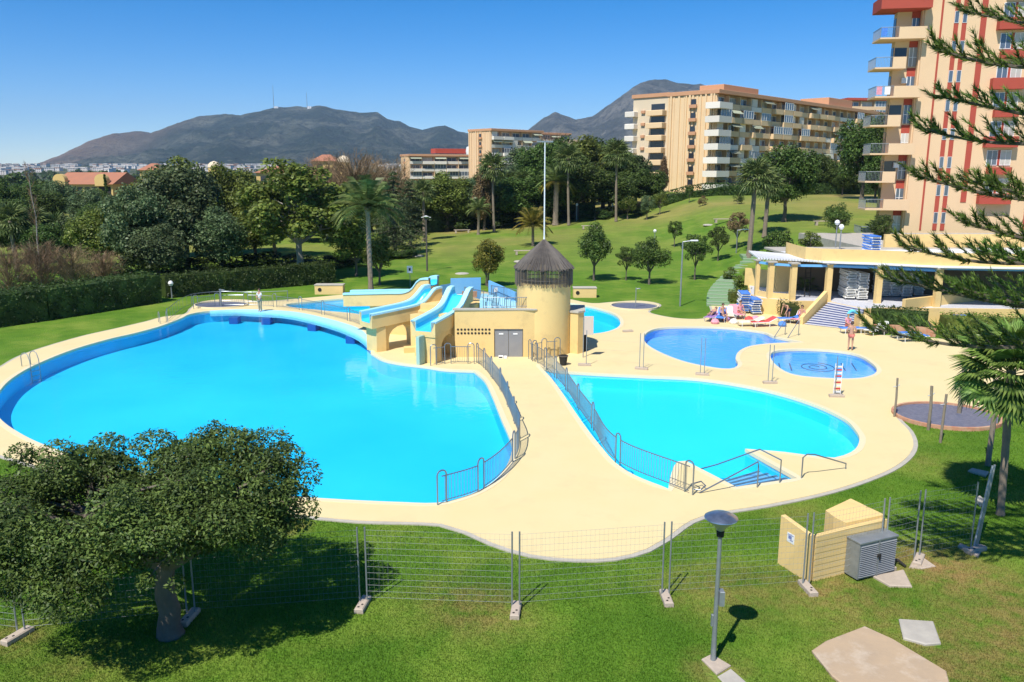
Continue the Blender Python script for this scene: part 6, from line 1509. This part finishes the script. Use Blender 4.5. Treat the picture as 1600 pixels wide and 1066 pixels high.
def mountain(label_name, sil, Y0, Y1, mat, x0, x1, seed, back=2500, step=2.5, rows=70, amp=.22):
    nc = int((x1-x0)/step)+1; vs = []; rs = random.Random(seed)
    for c in range(nc):
        px = x0+c*step
        for (a, b) in zip(sil[:-1], sil[1:]):
            if a[0] <= px <= b[0]:
                k = (px-a[0])/(b[0]-a[0]); y = a[1]+(b[1]-a[1])*k; break
        else: y = sil[0][1] if px < sil[0][0] else sil[-1][1]
        y += 1.6*noise.fractal(Vector((px*.05, seed, 0)), 1, 2, 5)
        d = ray(px, y); sx = d.x/d.y; yr = Y1*(1+.05*noise.noise(Vector((px*.012, seed*2, 0)))); zr = CAMH+d.z/d.y*yr
        for r in range(rows+3):
            if r <= rows:
                t = r/rows; Y = Y0+(yr-Y0)*t; X = sx*Y
                prof = 0.12*t+0.88*t**1.55
                v = Vector((X*.0016, Y*.0011, seed)); rid = noise.ridged_multi_fractal(v, 1.0, 2.1, 6, 1.0, 2.0)-1.0
                z = zr*prof*(1+amp*rid*(1-t)**.7*1.4) + (34*rid+16*noise.fractal(Vector((X*.012, Y*.009, seed)), .9, 2.1, 4))*math.sin(math.pi*t)**.7*min(1, zr/250)
                lim = CAMH+d.z/d.y*Y-(1-t)*10-2*abs(noise.noise(Vector((X*.02,Y*.02,0))))*20*(1-t); z = min(z, lim) if t < 1 else zr
                if r == 0: z = -10
            else:
                t = (r-rows)/2; Y = yr+back*t; X = sx*Y; z = zr*(1-t)-10*t
            vs.append((X, Y, z))
    R = rows+3; fs = [(c*R+r, (c+1)*R+r, (c+1)*R+r+1, c*R+r+1) for c in range(nc-1) for r in range(R-1)]
    me = bpy.data.meshes.new('mountain'); me.from_pydata(vs, [], fs); me.materials.append(mat); me.update()
    for p in me.polygons: p.use_smooth = True
    tag(inst('mountain', me), kind='structure')
SIL1 = [(-300,270),(35,268),(60,255),(100,240),(140,220),(175,209),(220,205),(235,208),(270,195),(310,182),(350,178),(375,180),(400,175),(430,168),(465,166),(480,168),(500,165),(520,170),(540,173),(560,176),(590,175),(605,186),(625,190),(640,198),(660,203),(680,198),(695,196),(715,205),(745,212),(790,226),(840,235),(900,262),(1200,269)]
SIL2 = [(700,262),(790,230),(830,199),(850,184),(868,175),(885,182),(900,187),(925,182),(950,165),(975,147),(1000,130),(1015,125),(1040,124),(1060,130),(1080,132),(1095,131),(1115,138),(1160,150),(1230,180),(1300,215),(1420,262),(1600,269)]
mountain('', SIL1, 2750, 5200, mountain_material('mountain_scrub', (.024,.040,.022), (.17,.17,.12), (.30,.17,.09), (-1750, -2600)), -300, 1200, 3)
mountain('', SIL2, 3000, 4700, mountain_material('mountain_rock', (.075,.078,.060), (.28,.255,.21), (.3,.2,.12), None), 700, 1600, 8, amp=.30)
for px, yb, h, lb in ((428, 168, 130, 'tall radio mast on the mountain crest above the left wood'), (480, 168, 90, 'shorter radio mast on the mountain crest right of the tall one')):
    p = at(px, yb, 5150); t = thing('radio_mast', lb, 'mast', (p.x, p.y, p.z-20)); MB().tube([(0,0,0),(0,0,h+20)], [2.2, .9], 4).obj('lattice', MT['galv'], t)
    for dx in (9, 22): MB().box(dx-6, dx+4, -5, 5, 10, 26).obj('equipment_hut', MT['white'], t)

# ---------------------------------------------------------------- far white town
MT['farwhite'] = M_('far_white_wall', (.72,.66,.60), .8, objr=.22); MT['farroof'] = M_('far_roof', (.42,.22,.14), .9); MT['darkglass'] = M_('dark_glass', (.03,.035,.045), .12, spec=.6)
HM = []
for i in range(5):
    m = MB(); r_ = random.Random(i); w, d, h = r_.uniform(9, 20), r_.uniform(8, 12), r_.choice([6, 6, 9])
    m.box(-w/2,w/2,-d/2,d/2,-6,h); m.mi = 1; m.box(-w/2-.4,w/2+.4,-d/2-.4,d/2+.4,h,h+.9); m.mi = 2
    for k in range(int(w/3.2)):
        for f in range(int(h/3)): m.box(-w/2+1+k*3.2,-w/2+2.4+k*3.2,-d/2-.08,-d/2+.1,f*3+.9,f*3+2.2)
    HM.append(m.mesh('far_house', [MT['farwhite'], MT['farroof'] if i % 2 else MT['farwhite'], MT['darkglass']]))
r_ = random.Random(77)
for i in range(285):
    px = r_.uniform(-30, 470) if i < 235 else r_.uniform(600, 780); Y = r_.uniform(1500, 2700)
    if px < 60: Y = r_.uniform(1300, 2600)
    x = (px-800)/FPX*Y
    tag(inst('far_house', HM[r_.randrange(5)], None, (x, Y, hgt(x, Y)), r_.uniform(-.5, .5)), 'tiny pale house in the white town at the mountain foot', 'house', 'houses of the white town below the mountain')
FT_ = [crown_mesh('far_tree', MT['leaf_a'], blob_crown(5, 4, 12, 420, 1.6, 90+i, cz=4, aspect=.7)[0]) for i in range(3)]
for i in range(230):
    px = r_.uniform(-40, 620); Y = r_.uniform(220, 1500)**1.0; x = (px-800)/FPX*Y
    tag(inst('far_tree', FT_[i % 3], None, (x, Y, hgt(x, Y)), r_.uniform(0, 6), scale=r_.uniform(.6, 1.3)), 'distant dark tree on the plain between the park and the white town', 'tree', 'distant trees on the plain')

# ---------------------------------------------------------------- apartment buildings
MT.update(peach=M_('peach_wall', (.76,.54,.33), .8, (.72,.50,.30), .25, .6, stain=(.60,.42,.26), stainscale=.4, stainamt=.3, spec=.2),
    apricot=M_('apricot_wall', (.80,.58,.34), .8, (.76,.55,.32), .2, .6, stain=(.5,.34,.2), stainscale=.3, stainamt=.35, spec=.2),
    cream=M_('cream_wall', (.70,.58,.40), .8, (.64,.53,.38), .2, .6, spec=.2), redband=M_('red_band', (.45,.085,.055), .7, (.40,.075,.05), 1, .5, spec=.2),
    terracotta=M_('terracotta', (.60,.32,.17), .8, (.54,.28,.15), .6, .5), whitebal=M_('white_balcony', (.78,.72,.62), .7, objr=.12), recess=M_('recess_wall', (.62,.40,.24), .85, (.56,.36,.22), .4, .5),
    curtain=M_('curtain_glass', (.45,.43,.38), .35, objr=.3), awn=M_('awning_cloth', (.30,.32,.22), .8, objr=.4), roofred=M_('roof_tile', (.42,.17,.09), .85, (.34,.15,.09), .5, .5), glassblue=M_('blue_glass', (.10,.13,.17), .08, spec=.8),
    yellowvilla=M_('villa_wall', (.66,.46,.16), .8, (.60,.42,.16), .3, .5))
def flats(label, cat, loc, rotz, nb, nf, bw, fh, depth, seed, wallm='apricot', balm='apricot', fascia='terracotta', step_every=0, corner=0, zb=0.0, ribs=True, recessm='recess', endwin=True, prot=.9, name='apartment_building'):
    r_ = random.Random(seed); t = thing(name, label, cat, loc, rotz); W = nb*bw; H = nf*fh
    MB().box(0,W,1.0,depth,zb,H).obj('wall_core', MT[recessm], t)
    MB().box(-.3,.0,0,depth,zb,H+.02).obj('end_wall', MT[wallm], t); MB().box(W,W+.3,0,depth,zb,H+.02).obj('end_wall', MT[wallm], t)
    MB().box(-.6,W+.6,-.7,depth+.3,H+.03,H+.85,.05).obj('roof_fascia', MT[fascia], t)
    sl_ = MB().box(0.001,W-.001,-.02,.999,-.14,.14).mesh('floor_slab', MT[wallm]); dv = MB().box(-.14,.14,-.05,.99,.141,fh-.141).mesh('dividing_wall', MT[wallm])
    pw = MB().box(.16,bw-.16,-prot,-prot+.14,-.1,1.0).box(.16,.3,-prot+.14,-.021,-.1,1.0).box(bw-.3,bw-.16,-prot+.14,-.021,-.1,1.0).box(.16,bw-.16,-prot+.02,-.021,-.2,-.101)
    pars = [pw.mesh('parapet', MT[balm]), MB().box(.145,bw-.145,-.16,-.021,-.14,1.0).mesh('parapet', MT[balm]), MB().box(.145,bw-.145,-.16,-.021,-.14,.9).mesh('parapet', MT['whitebal'])]
    wf = MB(); wf.box(.6,bw-.6,0.92,0.995,.3,fh-.5); wfr = MB()
    for x in (.6, bw/2, bw-.66): wfr.box(x-.04,x+.06,0.88,0.919,.3,fh-.5)
    wfr.box(.6,bw-.6,0.86,0.879,fh-.56,fh-.46); wins = [wf.mesh('window', MT['glassblue']), wf.mesh('window', MT['curtain'])]; wfr = wfr.mesh('frame', MT['white'])
    gl = MB().box(.2,bw-.2,-.12,-.08,1.0,fh-.15).mesh('glazing', MT['glassblue']); gf = MB()
    k = max(3, int(bw/1.1))
    for i in range(k+1): x = .2+(bw-.4)*i/k; gf.box(x-.045,x+.045,-.17,-.121,1.0,fh-.15)
    gf.box(.2,bw-.2,-.175,-.171,1.0,1.1).box(.2,bw-.2,-.175,-.171,fh-.26,fh-.15); gf = gf.mesh('frame', MT['white'])
    aw = MB(); aw._a([(.3,-.2,fh-.3),(bw-.3,-.2,fh-.3),(bw-.3,-1.2,fh-1.0),(.3,-1.2,fh-1.0),(.3,-.25,fh-.25),(bw-.3,-.25,fh-.25)], [(0,1,2,3),(4,5,2,3),(0,3,4),(1,5,2)]); aw = aw.mesh('awning', MT['awn'])
    pn = MB().box(.25,bw*.55,-.14,-.06,1.0,fh-.2).mesh('panel', MT['whitebal'])
    for f in range(nf):
        z = f*fh; inst('floor_slab', sl_, t, (0,0,z))
        for b in range(nb):
            x = b*bw
            inst('dividing_wall', dv, t, (x if b else .15,0,z))
            first = b < corner
            v = 0 if (first or r_.random() < .42) else (1 if r_.random() < .7 else 2)
            inst('parapet', pars[v], t, (x,0,z))
            w = inst('window', wins[r_.random() < .35], t, (x,0,z)); 
            if nb*nf < 260: inst('frame', wfr, w)
            q = r_.random()
            if q < .26:
                g_ = inst('glazing', gl, t, (x,-(prot-.15) if v == 0 else 0,z)); inst('frame', gf, g_)
            elif q < .40: inst('awning', aw, t, (x,0,z))
            elif q < .52: inst('panel', pn, t, (x,0,z))
    if ribs:
        y = .3
        while y < depth-.3:
            w = r_.choice([.35,.5,.25]); MB().box(-.3-r_.choice([.12,.22,.3]),-.301,y,y+w,zb,H+.01).obj('rib', MT[wallm], t); y += w+r_.choice([.25,.5,.9])
    if endwin:
        bx = MB().box(-1.0,-.61,-.9,.9,-.35,.35).mesh('window_box', MT['terracotta']); we = MB().box(-.64,-.605,-.6,.6,.36,1.5).mesh('window', MT['darkglass'])
        for f in range(nf):
            inst('window_box', bx, t, (0,depth*.45,f*fh+.45)); inst('window', we, t, (0,depth*.45,f*fh+.45))
    return t
C = at(1113, 316, 178); zb_ = C.z
ra = math.radians(46.5)
H9 = 9*2.75
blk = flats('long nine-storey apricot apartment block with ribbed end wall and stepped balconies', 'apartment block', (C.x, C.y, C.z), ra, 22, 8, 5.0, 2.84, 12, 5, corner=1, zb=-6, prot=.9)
MB().box(6,22,2,8,8*2.84+1.3,8*2.84+2.5,.05).obj('roof_house', MT['terracotta'], blk); MB().box(62,78,2,10,8*2.84+1.3,8*2.84+3.2,.05).obj('roof_house', MT['terracotta'], blk)
big = MB().box(-2.2,3.2,-1.9,-1.75,-.15,1.0).box(-2.2,-2.05,-1.75,1.5,-.15,1.0).box(-2.2,3.2,-1.9,1.4,-.3,-.151).mesh('corner_balcony', MT['whitebal'])
for f in range(8): inst('corner_balcony', big, blk, (0,0,f*2.84))
# the wing's own long face looks back to the camera side
q = Vector((C.x, C.y, 0))+Vector((-math.sin(ra)*12.6, math.cos(ra)*12.6, 0)); w3 = thing('stair_tower', 'cream stair tower left of the ribbed end wall, its column of wide balconies in front', 'stair tower', (q.x, q.y, C.z), ra)
MB().box(0.6,16,0,9.4,-6,8*2.72+1.2).obj('wall', MT['cream'], w3); MB().box(.3,16.3,-.3,9.7,8*2.72+1.2,8*2.72+2.0).obj('roof_fascia', MT['terracotta'], w3)
bl = MB().box(-1.2,.6,.3,4.6,-.2,.95,.1).mesh('balcony', MT['apricot']); bl2 = MB().box(-1.0,.6,8.0,10.6,-.2,.95,.1).mesh('balcony', MT['whitebal']); wd = MB().box(.54,.598,.8,4.4,1.0,2.4).mesh('window', MT['darkglass']); bx = MB().box(.2,.599,6.0,7.0,-.1,.5).mesh('window_box', MT['terracotta'])
for f in range(8): inst('balcony', bl, w3, (0,0,f*2.72)); inst('balcony', bl2, w3, (0,0,f*2.72)); inst('window', wd, w3, (0,0,f*2.72)); inst('window_box', bx, w3, (0,0,f*2.72+.6))
# block behind, at the right
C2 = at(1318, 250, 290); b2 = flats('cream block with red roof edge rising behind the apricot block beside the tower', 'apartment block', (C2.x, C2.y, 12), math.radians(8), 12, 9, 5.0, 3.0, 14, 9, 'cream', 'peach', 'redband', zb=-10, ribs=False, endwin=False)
p = at(1318, 165, 290); b2.location.z = p.z-9*3.0-1.3+3
# pinkish blocks at the left centre
Cc = at(822, 262, 300)
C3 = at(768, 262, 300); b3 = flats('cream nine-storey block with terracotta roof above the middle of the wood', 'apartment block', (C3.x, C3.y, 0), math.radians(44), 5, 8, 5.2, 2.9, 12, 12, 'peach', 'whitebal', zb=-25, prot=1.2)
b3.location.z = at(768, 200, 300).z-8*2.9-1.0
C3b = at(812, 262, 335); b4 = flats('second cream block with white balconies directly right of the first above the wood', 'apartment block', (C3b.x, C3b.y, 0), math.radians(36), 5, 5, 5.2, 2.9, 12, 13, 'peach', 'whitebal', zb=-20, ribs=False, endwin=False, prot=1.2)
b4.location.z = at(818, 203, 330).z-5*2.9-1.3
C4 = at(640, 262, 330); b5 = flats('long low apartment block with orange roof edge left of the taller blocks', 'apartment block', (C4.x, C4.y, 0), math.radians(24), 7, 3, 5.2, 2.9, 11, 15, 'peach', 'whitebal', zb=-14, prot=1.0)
b5.location.z = at(640, 239, 330).z-3*2.9-1.3
MB().box(12,26,3,9,3*2.9+1.3,3*2.9+3.2,.05).obj('roof_house', MT['redband'], b5)
q = at(735, 236, 320); t = thing('water_tank', 'white round tank on the roof edge between the two left blocks', 'tank', (q.x, q.y, q.z-1.5)); MB().lathe([(0,0),(1.6,.1),(1.8,1.5),(1.5,3),(0,3.4)], 12).obj('shell', MT['white'], t, smooth=True)
# bare hillside bank right of the cream blocks
v = []; 
p = at(870, 236, 310); m = MB(); m.lathe([(46,-20),(34,4),(22,12),(10,15.5),(0,16.5)], 24); o_ = m.obj('hill', M_('dry_bank', (.30,.22,.13), .9, (.10,.11,.05), .08, .4), None, (p.x+8, p.y+26, hgt(p.x, p.y)-4), smooth=True); tag(o_, kind='structure')

# yellow villa at the left
V = at(88, 300, 205)
vt = thing('yellow_villa', 'ochre villa with arched gables and terracotta roof above the left trees', 'villa', (V.x, V.y, 0), math.radians(-6))
zr = at(88, 288, 205).z; Wv = 15
MB().box(0,Wv,0,12,-1,zr).obj('wall', MT['yellowvilla'], vt)
m = MB(); m._a([(-.6,-.8,zr),(Wv+.6,-.8,zr),(Wv+.6,12.8,zr),(-.6,12.8,zr),(-.6,6,zr+2.9),(Wv+.6,6,zr+2.9)], [(0,1,5,4),(2,3,4,5),(0,4,3),(1,2,5),(0,3,2,1)]); m.obj('roof', MT['roofred'], vt)
gb = MB()
for k in range(9): gb.v = gb.v
m = MB(); poly = [(0,0)]+[(1.6-1.6*math.cos(math.pi*k/10), 1.4+1.5*math.sin(math.pi*k/10)) for k in range(11)]+[(3.2,0)]
n = len(poly); m._a([(x,-.9,z) for x,z in poly]+[(x,.5,z) for x,z in poly], [tuple(range(n))[::-1], tuple(range(n,2*n))]+[(i,(i+1)%n,n+(i+1)%n,n+i) for i in range(n)]); gab = m.mesh('arched_gable', MT['yellowvilla'])
for x in (0.0, 11.0): inst('arched_gable', gab, vt, (x,0,zr-.4))
wn_ = MB().box(0,1.3,-.08,.02,0,1.7).mesh('window', MT['darkglass']); lg = MB().box(0,3.0,-.10,.02,0,2.2).mesh('loggia', MT['dark'])
for f in range(3):
    for i in range(4): inst('window', wn_, vt, (3.9+1.9*i,0,zr-2.4-3.0*f))
    for x in (1.0, 12.3): inst('loggia', lg, vt, (x-.8,0,zr-2.8-3.0*f))
for i, (px, py, r, lb) in enumerate(((335, 262, 1.5, 'small ochre dome peeking over the largest left tree'), (537, 254, 1.6, 'small pale dome above the orange-brown bare trees'))):
    p = at(px, py, 190); t = thing('domed_house', lb, 'house', (p.x, p.y, 0)); MB().cyl(0,0,-1,p.z,r*.95,n=16).obj('drum', MT['yellowvilla'], t, smooth=True); MB().lathe([(r,p.z),(r*.9,p.z+r*.45),(r*.55,p.z+r*.8),(0,p.z+r)], 16).obj('dome', MT['cream'], t, smooth=True)
for i, (px, py, w, lb) in enumerate(((400, 270, 11, 'yellow house with flat orange roof between the left trees and the plane tree'), (218, 266, 4, 'narrow ochre gable right of the villa roof'), (488, 252, 5, 'small pale gable above the bare tree crowns'))):
    p = at(px, py, 195); t = thing('far_villa', lb, 'house', (p.x, p.y, 0)); MB().box(0,w,0,8,-1,p.z).obj('wall', MT['yellowvilla'], t); m = MB(); m._a([(-.5,-.5,p.z),(w+.5,-.5,p.z),(w+.5,8.5,p.z),(-.5,8.5,p.z),(w*.3,4,p.z+1.6),(w*.7,4,p.z+1.6)], [(0,1,5,4),(1,2,5),(2,3,4,5),(3,0,4),(3,2,1,0)]); m.obj('roof', MT['roofred'], t)
    for k in range(max(1,int(w/3))): MB().box(1+3*k,2.4+3*k,-.06,.01,p.z-2.2,p.z-.8).obj('window', MT['darkglass'], t)

# ---------------------------------------------------------------- red-striped tower at the right
E0 = at(1421, 268, 88)
tw = thing('striped_tower', 'peach apartment tower with red vertical stripes and jutting left balconies', 'apartment tower', (E0.x, 88, 0), math.radians(-10))
FH = 2.9; Z0 = 4.05
MB().prism([(0,0),(40,0),(40,16),(13,16),(0,2.2)], 1, 48).obj('main_wall', MT['peach'], tw)
MB().box(-2.4,-.001,.9,2.2,1,48).obj('side_wall', MT['peach'], tw)
MB().box(-.16,-.002,.2,.9,1,47.9).obj('corner_return', MT['peach'], tw)
def stripe(x, w, z0=Z0, z1=48): MB().box(x,x+w,-.06,.02,z0,z1).obj('stripe', MT['redband'], tw)
for x0 in (0, 17.5):
    stripe(x0+1.55, .18); stripe(x0+2.85, .42); stripe(x0+3.62, .42); stripe(x0+5.35, .55, Z0+3); stripe(x0+11.7, .4); stripe(x0+12.9, .22)
nw = MB().box(0,.36,-.085,-.061,0,1.1).mesh('window', MT['glassblue']); nwf = MB().box(-.03,.0,-.10,-.061,-.03,1.13).box(.36,.39,-.10,-.061,-.03,1.13).box(0,.36,-.10,-.061,-.03,0).box(0,.36,-.10,-.061,1.1,1.13).mesh('frame', MT['white'])
wb = MB().box(0,3.1,-.85,-.001,0,1.1).mesh('window_box', MT['redband']); wb2 = MB().box(0,2.3,-.6,-.001,0,.75).mesh('window_box', MT['redband'])
wg = MB().box(0,.95,-.05,-.001,0,1.45).mesh('window', MT['curtain']); wg2 = MB().box(0,.95,-.05,-.001,0,1.45).mesh('window', MT['glassblue']); wgf = MB().box(-.05,0,-.09,-.001,-.05,1.5).box(.95,1.0,-.09,-.001,-.05,1.5).box(0,.95,-.09,-.051,1.45,1.5).box(0,.95,-.09,-.051,-.05,0).box(.46,.50,-.08,-.051,0,1.45).mesh('frame', MT['white'])
ml = MB().box(0,.32,-.07,-.001,0,1.5).mesh('red_mullion', MT['redband'])
for f in range(15):
    z = Z0+FH*f-.2
    for x0 in (0, 17.5):
        for x in (2.88, 3.65):
            w = inst('window', nw, tw, (x0+x, 0, z+1.0)); inst('frame', nwf, w)
        if f > 0:
            if f % 2: inst('window_box', wb, tw, (x0+6.9, 0, z+.15)); 
            else: inst('window_box', wb2, tw, (x0+7.5, 0, z+.3))
            for i, x in enumerate((7.45, 8.75)):
                w = inst('window', wg if (f*3+i) % 3 else wg2, tw, (x0+x, 0, z+1.28)); inst('frame', wgf, w)
            inst('red_mullion', ml, tw, (x0+8.42, 0, z+1.28))
            w = inst('window', wg2, tw, (x0+14.4, 0, z+1.1)); inst('frame', wgf, w)
# window column beside the corner and the wrap-round balconies
cw_ = MB().box(-.95,-.17,.82,.899,.1,2.0).mesh('window', MT['glassblue']); cwc = MB().box(-.95,-.17,.82,.899,.1,2.0).mesh('window', MT['curtain']); cr_ = MB().box(-1.0,-.17,.84,.899,2.0,2.85).mesh('red_panel', MT['redband']); cf_ = MB().box(-.6,-.54,.78,.819,.1,2.0).box(-.95,-.17,.78,.819,1.0,1.05).box(-.97,-.91,.78,.819,.1,2.0).mesh('frame', MT['white'])
be = MB().box(-4.4,.05,-1.1,2.2,-.16,.0).box(-2.6,.05,-1.1,-.96,0,1.0).mesh('balcony', MT['peach']); bo = MB().box(-4.6,-1.6,-.9,2.2,-.16,.0).box(-2.9,-1.6,-.9,-.76,0,1.0).box(-1.74,-1.6,-.76,.9,0,1.0).mesh('balcony', MT['peach'])
rl = MB()
for i in range(14): rl.tube([(-4.36+.14*i,-1.05,0),(-4.36+.14*i,-1.05,.98)], .014, 3, cap=False)
for i in range(22): rl.tube([(-4.36,-1.05+.15*i,0),(-4.36,-1.05+.15*i,.98)], .014, 3, cap=False)
rl.tube([(-4.36,2.15,.99),(-4.36,-1.05,.99),(-2.6,-1.05,.99)], .03, 4); rl = rl.mesh('balcony_railing', MT['galv'])
dw = MB().box(-2.38,-1.2,.85,.899,.0,2.1).mesh('balcony_door', MT['darkglass']); sd = MB().box(-2.44,-2.401,1.2,2.1,0,2.2).mesh('side_door', MT['darkglass'])
for f in range(8):
    z = Z0+FH*f-.6
    even = f % 2 == 1
    inst('balcony', be if even else bo, tw, (0,0,z)); inst('balcony_railing', rl, tw, (0 if even else -.2, 0 if even else .2, z))
    w = inst('window', cw_ if f % 3 else cwc, tw, (0,0,z+.1)); inst('frame', cf_, w); inst('red_panel', cr_, tw, (0,0,z+.1))
    if not even: inst('balcony_door', dw, tw, (0,0,z))
    inst('side_door', sd, tw, (0,0,z))
for f, c in ((5,'cl_pink'),(5,'cl_white'),(7,'cl_blue')):
    k = {'cl_pink':0,'cl_white':.5,'cl_blue':0}[c]; MB().box(-4.3+k*1.6,-3.75+k*1.6,-1.09,-1.06,.15,.95).obj('drying_laundry', MT[c], tw, (0,0,Z0+FH*f-.6))
for f in (2, 5): MB().box(-1.5,-.98,.45,.82,.2,.75,.03).obj('air_conditioner', MT['white'], tw, (0,0,Z0+FH*f+.6))
MB().box(-4.6,.3,-1.3,2.3,26.5,27.7).obj('top_band', MT['redband'], tw)
MB().box(.4,6,-.12,-.001,1.2,Z0-.4).obj('base_panel', MT['cream'], tw)

# ---------------------------------------------------------------- the air
hz = bpy.data.materials.new('haze_air'); hz.use_nodes = True; N, L = nt(hz); N.remove(N['Principled BSDF'])
pv = N.new('ShaderNodeVolumePrincipled'); pv.inputs['Color'].default_value = (.55, .76, 1.0, 1); pv.inputs['Density'].default_value = 0.00007; pv.inputs['Anisotropy'].default_value = 0.0
L.new(pv.outputs[0], N['Material Output'].inputs['Volume'])
hm = MB().box(-7000, 7000, -500, 9500, -12, 720).mesh('haze', hz)
tag(inst('haze', hm), kind='stuff')
